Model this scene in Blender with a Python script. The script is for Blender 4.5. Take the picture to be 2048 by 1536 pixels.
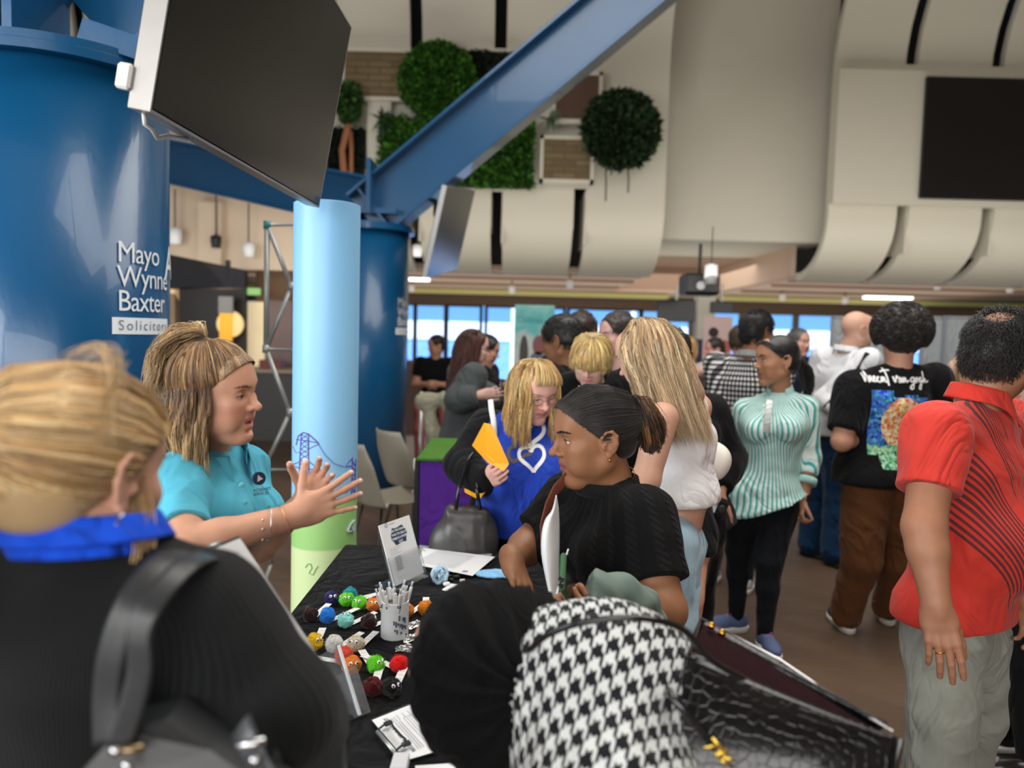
import bpy, math, random
import numpy as np
from mathutils import Vector, Matrix, Euler
sc = bpy.context.scene
for _o in list(bpy.data.objects): bpy.data.objects.remove(_o)
COL = sc.collection
PI = math.pi
# ---------------- camera ----------------
F_PX = 1539.0
PITCH = math.atan(0.0663); ROLL = 0.026
CAM = Vector((0, 0, 1.55))
_r0 = Vector((1, 0, 0)); _f0 = Vector((0, math.cos(PITCH), -math.sin(PITCH))); _u0 = Vector((0, math.sin(PITCH), math.cos(PITCH)))
C_R = _r0*math.cos(ROLL) + _u0*math.sin(ROLL)
C_U = _u0*math.cos(ROLL) - _r0*math.sin(ROLL)
C_F = _f0
cam_d = bpy.data.cameras.new('camera'); cam = bpy.data.objects.new('camera', cam_d); COL.objects.link(cam)
cam.matrix_world = Matrix(((C_R.x, C_U.x, -C_F.x, CAM.x), (C_R.y, C_U.y, -C_F.y, CAM.y), (C_R.z, C_U.z, -C_F.z, CAM.z), (0, 0, 0, 1)))
cam_d.sensor_width = 36; cam_d.lens = 36*F_PX/2048
cam_d.dof.use_dof = True; cam_d.dof.focus_distance = 2.0; cam_d.dof.aperture_fstop = 2.2
cam_d.clip_end = 500
sc.camera = cam
# ---------------- colour / world / lights ----------------
sc.view_settings.view_transform = 'Standard'; sc.view_settings.look = 'None'
sc.view_settings.gamma = 1; sc.view_settings.use_curve_mapping = False
sc.view_settings.exposure = 1.18
w = bpy.data.worlds.new('sky'); sc.world = w; w.use_nodes = True
_n = w.node_tree.nodes; _l = w.node_tree.links; _n.clear()
_bg = _n.new('ShaderNodeBackground'); _out = _n.new('ShaderNodeOutputWorld')
_tc = _n.new('ShaderNodeTexCoord'); _sp = _n.new('ShaderNodeSeparateXYZ'); _cr = _n.new('ShaderNodeValToRGB')
_l.new(_tc.outputs['Generated'], _sp.inputs[0]); _l.new(_sp.outputs[2], _cr.inputs[0])
_cr.color_ramp.elements[0].position = 0.0; _cr.color_ramp.elements[0].color = (0.13, 0.30, 0.60, 1)
_cr.color_ramp.elements[1].position = 0.12; _cr.color_ramp.elements[1].color = (0.05, 0.19, 0.46, 1)
_l.new(_cr.outputs[0], _bg.inputs[0]); _bg.inputs[1].default_value = 1.0
_l.new(_bg.outputs[0], _out.inputs[0])
def area_light(name, loc, target, size, power, color=(1, 1, 1), size_y=None):
 d = bpy.data.lights.new(name, 'AREA'); d.energy = power; d.color = color
 d.size = size
 if size_y: d.shape = 'RECTANGLE'; d.size_y = size_y
 o = bpy.data.objects.new(name, d); COL.objects.link(o); o.location = loc
 o.rotation_euler = (Vector(target) - Vector(loc)).to_track_quat('-Z', 'Y').to_euler()
 return o
# daylight from the glazed wall behind the photographer and on the left, plus the hall's ceiling lights
area_light('window_daylight_behind', (-1.5, -4.6, 2.6), (-0.5, 4, 1.0), 7, 190, (1.0, 0.98, 0.95), 3.2)
area_light('window_daylight_left', (-5.5, -0.5, 2.6), (0.0, 3, 1.2), 4, 150, (0.95, 0.98, 1.0), 3)
area_light('ceiling_light_panel', (1.5, 3.5, 5.6), (1.5, 3.5, 0), 5, 170, (1.0, 0.96, 0.9), 5)
area_light('added_uplight_far', (2.0, 15.5, 1.95), (2.0, 15.5, 5), 14, 70, (1.0, 0.93, 0.84), 6)  # added unseen uplight without a fitting, brightens the far low ceiling
area_light('added_uplight_bulkhead', (2.0, 9.5, 1.95), (2.0, 11.5, 5), 14, 60, (1.0, 0.97, 0.9), 2)  # added unseen fill from below, lifts the curled foot of the bulkheads
area_light('ceiling_light_far', (2.0, 16, 2.9), (2.0, 16, 0), 12, 130, (1.0, 0.95, 0.86), 4)
_s = bpy.data.lights.new('sun', 'SUN'); _s.energy = 3.0; _s.angle = .01; _so = bpy.data.objects.new('sun', _s); COL.objects.link(_so)
_so.rotation_euler = Vector((.25, .8, -.55)).to_track_quat('-Z', 'Y').to_euler()      # lights the stand outside; the closed hall gets none of it
def P(px, py, d):
 return CAM + C_F*d + C_R*((px-1024)/F_PX*d) - C_U*((py-768)/F_PX*d)
def G(px, py, z):
 v = C_F + C_R*((px-1024)/F_PX) - C_U*((py-768)/F_PX)
 return CAM + v*((z-CAM.z)/v.z)
# ---------------- objects, names, tags ----------------
WM = {}
def tag(o, label, cat=None, group=None, kind=None):
 if label: o['label'] = label
 if cat: o['category'] = cat
 if group: o['group'] = group
 if kind: o['kind'] = kind
 return o
def par(o, parent):
 o.parent = parent
 o.matrix_parent_inverse = WM.get(parent.name, Matrix.Identity(4)).inverted()
def thing(name, label, cat, loc=(0, 0, 0), group=None):
 o = bpy.data.objects.new(name, None); COL.objects.link(o); o.location = loc; o.empty_display_size = .1
 WM[o.name] = Matrix.Translation(Vector(loc))
 return tag(o, label, cat, group)
def link(name, me, m, parent=None, smooth=True):
 if m is not None:
  me.materials.clear()
  for q in (m if isinstance(m, (list, tuple)) else [m]): me.materials.append(q)
 if smooth and len(me.polygons):
  me.polygons.foreach_set('use_smooth', np.ones(len(me.polygons), dtype=bool))
 o = bpy.data.objects.new(name, me); COL.objects.link(o)
 WM[o.name] = Matrix.Identity(4)
 if parent is not None: par(o, parent)
 return o
def dup(o, parent=None):
 c = o.copy(); COL.objects.link(c)
 if parent is not None: c.parent = parent
 for ch in list(o.children): dup(ch, c)
 return c
def np_mesh(name, V, faces, uv=None, col=None, mats=None):
 """V (n,3); faces: array (m,k) or list of such arrays"""
 if not isinstance(faces, list): faces = [faces]
 me = bpy.data.meshes.new(name)
 V = np.asarray(V, dtype=np.float32)
 me.vertices.add(len(V)); me.vertices.foreach_set('co', V.ravel())
 faces = [np.asarray(f, dtype=np.int32) for f in faces if len(f)]
 li = np.concatenate([f.ravel() for f in faces]); tot = np.concatenate([np.full(len(f), f.shape[1], dtype=np.int32) for f in faces])
 me.loops.add(len(li)); me.loops.foreach_set('vertex_index', li)
 me.polygons.add(len(tot)); st = np.zeros(len(tot), dtype=np.int32); st[1:] = np.cumsum(tot)[:-1]
 me.polygons.foreach_set('loop_start', st)
 try: me.polygons.foreach_set('loop_total', tot)
 except Exception: pass
 if mats is not None: me.polygons.foreach_set('material_index', np.asarray(mats, dtype=np.int32))
 me.update(calc_edges=True)
 if col is not None:
  ca = me.color_attributes.new('Col', 'FLOAT_COLOR', 'POINT')
  c4 = np.ones((len(V), 4), dtype=np.float32); c4[:, :3] = col
  ca.data.foreach_set('color', c4.ravel())
 if uv is not None:
  at = me.attributes.new('puv', 'FLOAT_VECTOR', 'POINT')
  u3 = np.zeros((len(V), 3), dtype=np.float32); uv = np.asarray(uv); u3[:, :uv.shape[1]] = uv
  at.data.foreach_set('vector', u3.ravel())
 return me
# ---------------- materials ----------------
_MC = {}
def srgb(r, g=None, b=None):
 if g is None: r, g, b = r
 f = lambda c: (c/255/12.92) if c/255 <= .04045 else ((c/255+.055)/1.055)**2.4
 return (f(r), f(g), f(b))
class NT:
 def __init__(s, name):
  s.m = bpy.data.materials.new(name); s.m.use_nodes = True
  s.t = s.m.node_tree; s.N = s.t.nodes; s.L = s.t.links
  s.b = s.N['Principled BSDF']
 def n(s, t, **kw):
  x = s.N.new(t)
  for k, v in kw.items(): setattr(x, k, v)
  return x
 def l(s, a, b): s.L.new(a, b)
 def val(s, sock, v):
  if hasattr(v, 'is_output') or isinstance(v, bpy.types.NodeSocket): s.l(v, sock)
  else: sock.default_value = v
 def math(s, op, a, b=None, c=None):
  x = s.n('ShaderNodeMath', operation=op)
  s.val(x.inputs[0], a)
  if b is not None: s.val(x.inputs[1], b)
  if c is not None: s.val(x.inputs[2], c)
  return x.outputs[0]
 def mix(s, f, a, b):
  x = s.n('ShaderNodeMix', data_type='RGBA')
  s.val(x.inputs[0], f)
  s.val(x.inputs[6], a if not isinstance(a, tuple) else (*a[:3], 1)); s.val(x.inputs[7], b if not isinstance(b, tuple) else (*b[:3], 1))
  return x.outputs[2]
 def noise(s, scale, detail=3, vec=None, rough=.5):
  x = s.n('ShaderNodeTexNoise'); x.inputs['Scale'].default_value = scale; x.inputs['Detail'].default_value = detail; x.inputs['Roughness'].default_value = rough
  if vec is not None: s.l(vec, x.inputs['Vector'])
  return x.outputs['Fac']
 def co(s, which='Object'): return s.n('ShaderNodeTexCoord').outputs[which]
 def attr(s, name, out='Vector'): return s.n('ShaderNodeAttribute', attribute_name=name).outputs[out]
 def mapping(s, vec, scale=(1, 1, 1), rot=(0, 0, 0), loc=(0, 0, 0)):
  x = s.n('ShaderNodeMapping'); x.inputs['Scale'].default_value = scale; x.inputs['Rotation'].default_value = rot; x.inputs['Location'].default_value = loc
  s.l(vec, x.inputs['Vector']); return x.outputs[0]
 def sep(s, vec):
  x = s.n('ShaderNodeSeparateXYZ'); s.l(vec, x.inputs[0]); return x.outputs
 wr = 0
 def bump(s, h, strength=.3, dist=.002):
  x = s.n('ShaderNodeBump'); x.inputs['Strength'].default_value = strength; x.inputs['Distance'].default_value = dist
  s.l(h, x.inputs['Height']); s.l(x.outputs[0], s.b.inputs['Normal'])
  if s.wr:
   n = s.n('ShaderNodeTexNoise'); n.inputs['Scale'].default_value = 4.6; n.inputs['Detail'].default_value = 3; n.inputs['Distortion'].default_value = 1.6; s.l(s.mapping(s.co(), (1, 1, .55), (0, .5, .3)), n.inputs['Vector'])
   y = s.n('ShaderNodeBump'); y.inputs['Strength'].default_value = .75; y.inputs['Distance'].default_value = s.wr; s.l(s.math('ABSOLUTE', s.math('SUBTRACT', n.outputs['Fac'], .5)), y.inputs['Height']); s.l(y.outputs[0], x.inputs['Normal'])
 def ramp(s, fac, stops):
  x = s.n('ShaderNodeValToRGB'); e = x.color_ramp.elements
  e[0].position = stops[0][0]; e[0].color = (*stops[0][1], 1)
  e[1].position = stops[-1][0]; e[1].color = (*stops[-1][1], 1)
  for p, c in stops[1:-1]:
   q = e.new(p); q.color = (*c, 1)
  s.l(fac, x.inputs[0]); return x.outputs[0]
 def set(s, col=None, rough=None, metal=None, spec=None, sheen=None, sss=None, trans=None, alpha=None, emit=None, coat=None):
  b = s.b
  if col is not None: s.val(b.inputs['Base Color'], (*col, 1) if isinstance(col, tuple) else col)
  if rough is not None: s.val(b.inputs['Roughness'], rough)
  if metal is not None: b.inputs['Metallic'].default_value = metal
  if spec is not None: b.inputs['Specular IOR Level'].default_value = spec
  if sheen is not None: b.inputs['Sheen Weight'].default_value = sheen
  if sss is not None:
   b.inputs['Subsurface Weight'].default_value = sss; b.inputs['Subsurface Radius'].default_value = (.010, .004, .002); b.inputs['Subsurface Scale'].default_value = 1.0
  if trans is not None: b.inputs['Transmission Weight'].default_value = trans
  if alpha is not None: s.val(b.inputs['Alpha'], alpha)
  if coat is not None: b.inputs['Coat Weight'].default_value = coat
  if emit is not None: b.inputs['Emission Color'].default_value = (*emit[:3], 1); b.inputs['Emission Strength'].default_value = emit[3]
  return s.m
def mat(name, col, rough=.5, metal=0, spec=.5, nscale=40, var=.06, bump=0, bdist=.001, **kw):
 key = (name, col, rough, metal)
 if key in _MC: return _MC[key]
 t = NT(name); f = t.noise(nscale, 3, t.co())
 dark = tuple(c*(1-var) for c in col); light = tuple(min(1, c*(1+var)) for c in col)
 t.set(t.mix(f, dark, light), rough, metal, spec, **kw)
 if bump: t.bump(f, bump, bdist)
 _MC[key] = t.m; return t.m
def fabric(name, col, rough=.9, weave=700, strength=.25, sheen=.05, var=.1, rib=None):
 key = ('fab', name, col)
 if key in _MC: return _MC[key]
 t = NT(name); o = t.co(); t.wr = .07
 f = t.noise(9, 4, o); f2 = t.noise(weave, 2, o)
 c = t.mix(f, tuple(x*(1-var) for x in col), tuple(min(1, x*(1+var)) for x in col))
 t.set(c, rough, 0, .12 if max(col) < .03 else .25, sheen=sheen)
 if rib:
  w = t.n('ShaderNodeTexWave'); w.inputs['Scale'].default_value = rib[0]; w.inputs['Distortion'].default_value = .4; w.bands_direction = rib[1]
  t.l(t.attr('puv') if rib[2] else o, w.inputs['Vector'])
  h = t.math('ADD', w.outputs['Fac'], t.math('MULTIPLY', f2, .5)); t.bump(h, rib[3], .0015)
 else: t.bump(f2, strength, .0006)
 _MC[key] = t.m; return t.m
def skin_mat(name='skin'):
 if name in _MC: return _MC[name]
 t = NT(name); o = t.co(); c = t.attr('Col', 'Color')
 f = t.noise(60, 4, o); f2 = t.noise(900, 2, o)
 cc = t.mix(t.math('MULTIPLY', f, .22), c, (.45, .12, .07))
 t.set(c, .5, 0, .35, sss=.12); t.b.inputs['Roughness'].default_value = .48
 hs = t.n('ShaderNodeHueSaturation'); t.l(c, hs.inputs['Color'])
 t.l(t.math('ADD', t.math('MULTIPLY', f, .16), .92), hs.inputs['Value']); t.l(hs.outputs[0], t.b.inputs['Base Color'])
 t.bump(f2, .12, .0004)
 _MC[name] = t.m; return t.m
def hair_mat(name='hair_strands', rough=.42):
 if name in _MC: return _MC[name]
 t = NT(name); t.set(t.attr('Col', 'Color'), rough, 0, .4)
 t.b.inputs['Sheen Weight'].default_value = .1
 _MC[name] = t.m; return t.m
# ---------------- small mesh builder ----------------
class MB:
 def __init__(s): s.V = []; s.F = []; s.M = []; s.n = 0; s.U = []
 def add(s, V, F, m=0, uv=None):
  V = [tuple(v) for v in V]
  s.V += V; s.F += [tuple(i+s.n for i in f) for f in F]; s.M += [m]*len(F); s.n += len(V)
  s.U += (uv if uv is not None else [(v[0], v[1], 0) for v in V])
 def box(s, c, size, R=None, m=0, bev=0):
  x, y, z = size[0]/2, size[1]/2, size[2]/2; c = Vector(c)
  if bev:
   b = min(bev, x*.9, y*.9, z*.9)
   bm_v = []; F = []
   # chamfered box: 24 verts
   idx = {}
   for sx in (-1, 1):
    for sy in (-1, 1):
     for sz in (-1, 1):
      for a in range(3):
       p = [sx*(x-b), sy*(y-b), sz*(z-b)]; p[a] = (sx, sy, sz)[a]*(x, y, z)[a]
       idx[(sx, sy, sz, a)] = len(bm_v); bm_v.append(Vector(p))
   for a in range(3):
    o1, o2 = (a+1) % 3, (a+2) % 3
    for sg in (-1, 1):
     q = []
     for (u, v) in ((-1, -1), (1, -1), (1, 1), (-1, 1)):
      k = [0, 0, 0]; k[a] = sg; k[o1] = u; k[o2] = v; q.append(idx[(*k, a)])
     F.append(q if sg > 0 else q[::-1])
    for u in (-1, 1):
     for v in (-1, 1):
      k1 = [0, 0, 0]; k1[a] = -1; k1[o1] = u; k1[o2] = v; k2 = list(k1); k2[a] = 1
      q = [idx[(*k1, o1)], idx[(*k2, o1)], idx[(*k2, o2)], idx[(*k1, o2)]]
      F.append(q if u*v < 0 else q[::-1])
   for sx in (-1, 1):
    for sy in (-1, 1):
     for sz in (-1, 1):
      q = [idx[(sx, sy, sz, a)] for a in range(3)]; F.append(q if sx*sy*sz > 0 else q[::-1])
   V = bm_v
  else:
   V = [Vector((sx*x, sy*y, sz*z)) for sx in (-1, 1) for sy in (-1, 1) for sz in (-1, 1)]
   F = [(0, 1, 3, 2), (4, 6, 7, 5), (0, 4, 5, 1), (2, 3, 7, 6), (0, 2, 6, 4), (1, 5, 7, 3)]
  if R is not None: V = [R @ v for v in V]
  s.add([v+c for v in V], F, m); return s
 def tube(s, pts, r, sides=10, m=0, cap=True, closed=False, flat=None):
  pts = [Vector(p) for p in pts]; n = len(pts); V = []; F = []
  rr = r if isinstance(r, (list, tuple)) else [r]*n
  up = None
  for i, p in enumerate(pts):
   if closed: t = (pts[(i+1) % n]-pts[i-1])
   else: t = pts[min(i+1, n-1)]-pts[max(i-1, 0)]
   t.normalize()
   if up is None:
    up = Vector((0, 0, 1)) if abs(t.z) < .9 else Vector((1, 0, 0))
    if flat is not None: up = Vector(flat[2]) if len(flat) > 2 else up
   up = (up - t*up.dot(t)).normalized(); sd = t.cross(up)
   fa, fb = (flat[0], flat[1]) if flat is not None else (1, 1)
   for k in range(sides):
    a = 2*PI*k/sides
    V.append(p + up*math.cos(a)*rr[i]*fa + sd*math.sin(a)*rr[i]*fb)
  R_ = n if closed else n-1
  for i in range(R_):
   for k in range(sides):
    a = i*sides+k; b = i*sides+(k+1) % sides; c = ((i+1) % n)*sides+(k+1) % sides; d = ((i+1) % n)*sides+k
    F.append((a, d, c, b))
  if cap and not closed:
   F.append(tuple(range(sides))); F.append(tuple(reversed(range((n-1)*sides, n*sides))))
  s.add(V, F, m); return s
 def lathe(s, prof, c=(0, 0, 0), sides=48, m=0, R=None, cap=True, a0=0, a1=2*PI):
  V = []; F = []; c = Vector(c); full = abs(a1-a0-2*PI) < 1e-6; ns = sides if full else sides+1
  for (r, z) in prof:
   for k in range(ns):
    a = a0+(a1-a0)*k/sides; v = Vector((r*math.cos(a), r*math.sin(a), z))
    if R is not None: v = R @ v
    V.append(v+c)
  for i in range(len(prof)-1):
   for k in range(sides):
    k2 = (k+1) % ns
    F.append((i*ns+k, i*ns+k2, (i+1)*ns+k2, (i+1)*ns+k))
  if cap and full:
   if prof[0][0] > 1e-5: F.append(tuple(reversed(range(ns))))
   if prof[-1][0] > 1e-5: F.append(tuple(range((len(prof)-1)*ns, len(prof)*ns)))
  s.add(V, F, m); return s
 def prism(s, pts, off, m=0):
  """closed polygon pts (3D) extruded by vector off"""
  n = len(pts); off = Vector(off); V = [Vector(p) for p in pts]+[Vector(p)+off for p in pts]
  F = [tuple(range(n))[::-1], tuple(range(n, 2*n))]+[(i, (i+1) % n, n+(i+1) % n, n+i) for i in range(n)]
  s.add(V, F, m); return s
 def grid(s, fn, nu, nv, m=0, uvf=None, two=0):
  V = []; U = []
  for i in range(nu+1):
   for j in range(nv+1):
    V.append(Vector(fn(i/nu, j/nv))); U.append((i/nu, j/nv, 0))
  F = [(i*(nv+1)+j, (i+1)*(nv+1)+j, (i+1)*(nv+1)+j+1, i*(nv+1)+j+1) for i in range(nu) for j in range(nv)]
  s.add(V, F, m, U); return s
 def mesh(s, name):
  me = bpy.data.meshes.new(name); me.from_pydata(s.V, [], s.F); me.polygons.foreach_set('material_index', s.M)
  at = me.attributes.new('puv', 'FLOAT_VECTOR', 'POINT'); at.data.foreach_set('vector', [c for u in s.U for c in u])
  me.update(); return me
 def obj(s, name, m, parent=None, smooth=False):
  return link(name, s.mesh(name), m, parent, smooth)
def auto_smooth(o, ang=.6):
 me = o.data; me.polygons.foreach_set('use_smooth', np.ones(len(me.polygons), dtype=bool))
 try: me.set_sharp_from_angle(angle=ang)
 except Exception: pass
 return o
def solid(o, t, off=-1, bev=0):
 md = o.modifiers.new('s', 'SOLIDIFY'); md.thickness = t; md.offset = off
 if bev:
  b = o.modifiers.new('b', 'BEVEL'); b.width = bev; b.segments = 2
 return o
def text_mesh(body, size=1.0, bold=0.0, shear=0, extrude=.0, align='LEFT', spacing=1.0):
 cu = bpy.data.curves.new('t', 'FONT'); cu.body = body; cu.size = size; cu.offset = bold; cu.shear = shear; cu.extrude = extrude; cu.align_x = align; cu.space_character = spacing
 cu.resolution_u = 3
 o = bpy.data.objects.new('t', cu); COL.objects.link(o); dg = bpy.context.evaluated_depsgraph_get()
 me = bpy.data.meshes.new_from_object(o.evaluated_get(dg)); bpy.data.objects.remove(o); bpy.data.curves.remove(cu)
 return me
def map_mesh(me, fn):
 n = len(me.vertices); a = np.zeros(n*3, dtype=np.float32); me.vertices.foreach_get('co', a); a = a.reshape(-1, 3)
 b = np.array([tuple(fn(*v)) for v in a], dtype=np.float32).reshape(-1, 3); me.vertices.foreach_set('co', b.ravel()); me.update(); return me
# ---------------- signed distance bodies ----------------
A_ = lambda v: np.array(tuple(v), dtype=np.float32)
class SD:
 def __init__(s): s.L = []; s.at(None)
 def at(s, M=None, sc_=1.0):
  s.R = np.eye(3, dtype=np.float32) if M is None else np.array([list(r) for r in M.to_3x3()], dtype=np.float32)
  s.T = np.zeros(3, dtype=np.float32) if M is None else A_(M.translation); s.S = sc_; return s
 def w(s, p): return s.R @ (A_(p)*s.S) + s.T
 def cap(s, a, b, ra, rb=None, k=.01, op=1):
  s.L.append(('cap', s.w(a), s.w(b), ra*s.S, (ra if rb is None else rb)*s.S, k*s.S, op)); return s
 def path(s, pts, r, k=.01, op=1):
  rr = r if isinstance(r, (list, tuple)) else [r]*len(pts)
  for i in range(len(pts)-1): s.cap(pts[i], pts[i+1], rr[i], rr[i+1], k, op)
  return s
 def ell(s, c, r, k=.01, op=1, rot=None, cut=None):
  R = s.R if rot is None else s.R @ np.array([list(q) for q in rot.to_3x3()], dtype=np.float32)
  cc = None if cut is None else (s.R @ A_(cut[0]), cut[1]*s.S)
  s.L.append(('ell', s.w(c), R, A_(r)*s.S, k*s.S, op, cc)); return s
 def ecap(s, a, b, ra, rb, side, asp, k=.03, op=1):
  """elliptic tapered segment: radius r across, r*asp along 'side'"""
  sd = s.R @ A_(side); s.L.append(('ecap', s.w(a), s.w(b), ra*s.S, rb*s.S, sd/np.linalg.norm(sd), asp if isinstance(asp, (tuple, list)) else (asp, asp), k*s.S, op)); return s
 def box(s, c, half, rnd=.005, k=.005, op=1, rot=None):
  R = s.R if rot is None else s.R @ np.array([list(q) for q in rot.to_3x3()], dtype=np.float32)
  s.L.append(('box', s.w(c), R, A_(half)*s.S, rnd*s.S, k*s.S, op)); return s
 def plane(s, c, n, k=.005, op=-1):
  """remove everything on the +n side of c"""
  s.L.append(('pl', s.w(c), s.R @ A_(Vector(n).normalized()), k*s.S, op)); return s
 def bounds(s):
  lo = np.full(3, 9e9); hi = -lo
  for p in s.L:
   if p[0] == 'pl': continue
   b = s.pb(p, 0)
   if s.opof(p) > 0: lo = np.minimum(lo, b[0]); hi = np.maximum(hi, b[1])
  return lo, hi
 def opof(s, p): return p[5] if p[0] == 'ell' else p[-1]
 def pb(s, p, pad):
  if p[0] in ('cap', 'ecap'):
   m = max(p[3], p[4])*(max(p[6]) if p[0] == 'ecap' else 1)
   return np.minimum(p[1], p[2])-m-pad, np.maximum(p[1], p[2])+m+pad
  if p[0] == 'ell': m = p[3].max(); return p[1]-m-pad, p[1]+m+pad
  if p[0] == 'box': m = np.linalg.norm(p[3]); return p[1]-m-pad, p[1]+m+pad
 def field(s, lo, hi, h):
  n = np.maximum(2, np.ceil((hi-lo)/h).astype(int)+1); F = np.full(n, 1.0, dtype=np.float32)
  ax = [lo[i]+h*np.arange(n[i], dtype=np.float32) for i in range(3)]
  for p in s.L:
   k = p[5] if p[0] in ('cap', 'box') else p[4] if p[0] == 'ell' else p[7] if p[0] == 'ecap' else p[3]
   op = s.opof(p)
   if p[0] == 'pl': sl = [slice(0, n[i]) for i in range(3)]
   else:
    b = s.pb(p, k+3*h); sl = []
    for i in range(3):
     a = max(0, int(math.floor((b[0][i]-lo[i])/h))); z = min(n[i], int(math.ceil((b[1][i]-lo[i])/h))+1)
     sl.append(slice(a, z))
    if any(q.start >= q.stop for q in sl): continue
   X = ax[0][sl[0]][:, None, None]; Y = ax[1][sl[1]][None, :, None]; Z = ax[2][sl[2]][None, None, :]
   if p[0] == 'cap' or p[0] == 'ecap':
    a, b_ = p[1], p[2]; d = b_-a; L2 = float(d @ d)+1e-12
    x = X-a[0]; y = Y-a[1]; z = Z-a[2]
    t = np.clip((x*d[0]+y*d[1]+z*d[2])/L2, 0, 1)
    qx = x-t*d[0]; qy = y-t*d[1]; qz = z-t*d[2]
    if p[0] == 'cap': D = np.sqrt(qx*qx+qy*qy+qz*qz)-(p[3]+(p[4]-p[3])*t)
    else:
     sd = p[5]; c = qx*sd[0]+qy*sd[1]+qz*sd[2]; aa = p[6][0]+(p[6][1]-p[6][0])*t
     q2 = qx*qx+qy*qy+qz*qz-c*c+(c/aa)**2; D = np.sqrt(np.maximum(q2, 0))-(p[3]+(p[4]-p[3])*t)
   elif p[0] == 'ell':
    x = X-p[1][0]; y = Y-p[1][1]; z = Z-p[1][2]; R = p[2]; r = p[3]
    u = (x*R[0, 0]+y*R[1, 0]+z*R[2, 0])/r[0]; v = (x*R[0, 1]+y*R[1, 1]+z*R[2, 1])/r[1]; w_ = (x*R[0, 2]+y*R[1, 2]+z*R[2, 2])/r[2]
    k0 = np.sqrt(u*u+v*v+w_*w_); k1 = np.sqrt((u/r[0])**2+(v/r[1])**2+(w_/r[2])**2)+1e-9
    D = k0*(k0-1)/k1
    if p[6] is not None: cn, co = p[6]; D = np.maximum(D, x*cn[0]+y*cn[1]+z*cn[2]-co)
   elif p[0] == 'box':
    x = X-p[1][0]; y = Y-p[1][1]; z = Z-p[1][2]; R = p[2]; r = p[3]-p[4]
    u = np.abs(x*R[0, 0]+y*R[1, 0]+z*R[2, 0])-r[0]; v = np.abs(x*R[0, 1]+y*R[1, 1]+z*R[2, 1])-r[1]; w_ = np.abs(x*R[0, 2]+y*R[1, 2]+z*R[2, 2])-r[2]
    D = np.sqrt(np.maximum(u, 0)**2+np.maximum(v, 0)**2+np.maximum(w_, 0)**2)+np.minimum(np.maximum(u, np.maximum(v, w_)), 0)-p[4]
   else:
    D = -((X-p[1][0])*p[2][0]+(Y-p[1][1])*p[2][1]+(Z-p[1][2])*p[2][2])
   S = F[sl[0], sl[1], sl[2]]; k = max(k, 1e-6)
   if op > 0:
    hh = np.clip(.5+.5*(D-S)/k, 0, 1); R_ = D*(1-hh)+S*hh-k*hh*(1-hh)
   else:
    D = -D; hh = np.clip(.5-.5*(D-S)/k, 0, 1); R_ = D*(1-hh)+S*hh+k*hh*(1-hh)
   F[sl[0], sl[1], sl[2]] = R_
  return F
 def mesh(s, vox, fine=(), lohi=None):
  """fine: list of (lo, hi, vox) boxes meshed at another resolution"""
  lo, hi = s.bounds() if lohi is None else lohi
  lo = lo-3*vox; hi = hi+3*vox
  Vs = []; Fs = []; n = 0
  jobs = [(lo, hi, vox, [(a+vox*1.2, b-vox*1.2) for a, b, _ in fine])]+[(a-v*0.6, b+v*0.6, v, []) for a, b, v in fine]
  for (a, b, v, ex) in jobs:
   V, Q = surfnet(s.field(a, b, v), a, v, ex)
   if len(Q) == 0: continue
   Vs.append(V); Fs.append(Q+n); n += len(V)
  V = np.concatenate(Vs); Q = np.concatenate(Fs)
  return V, Q
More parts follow.
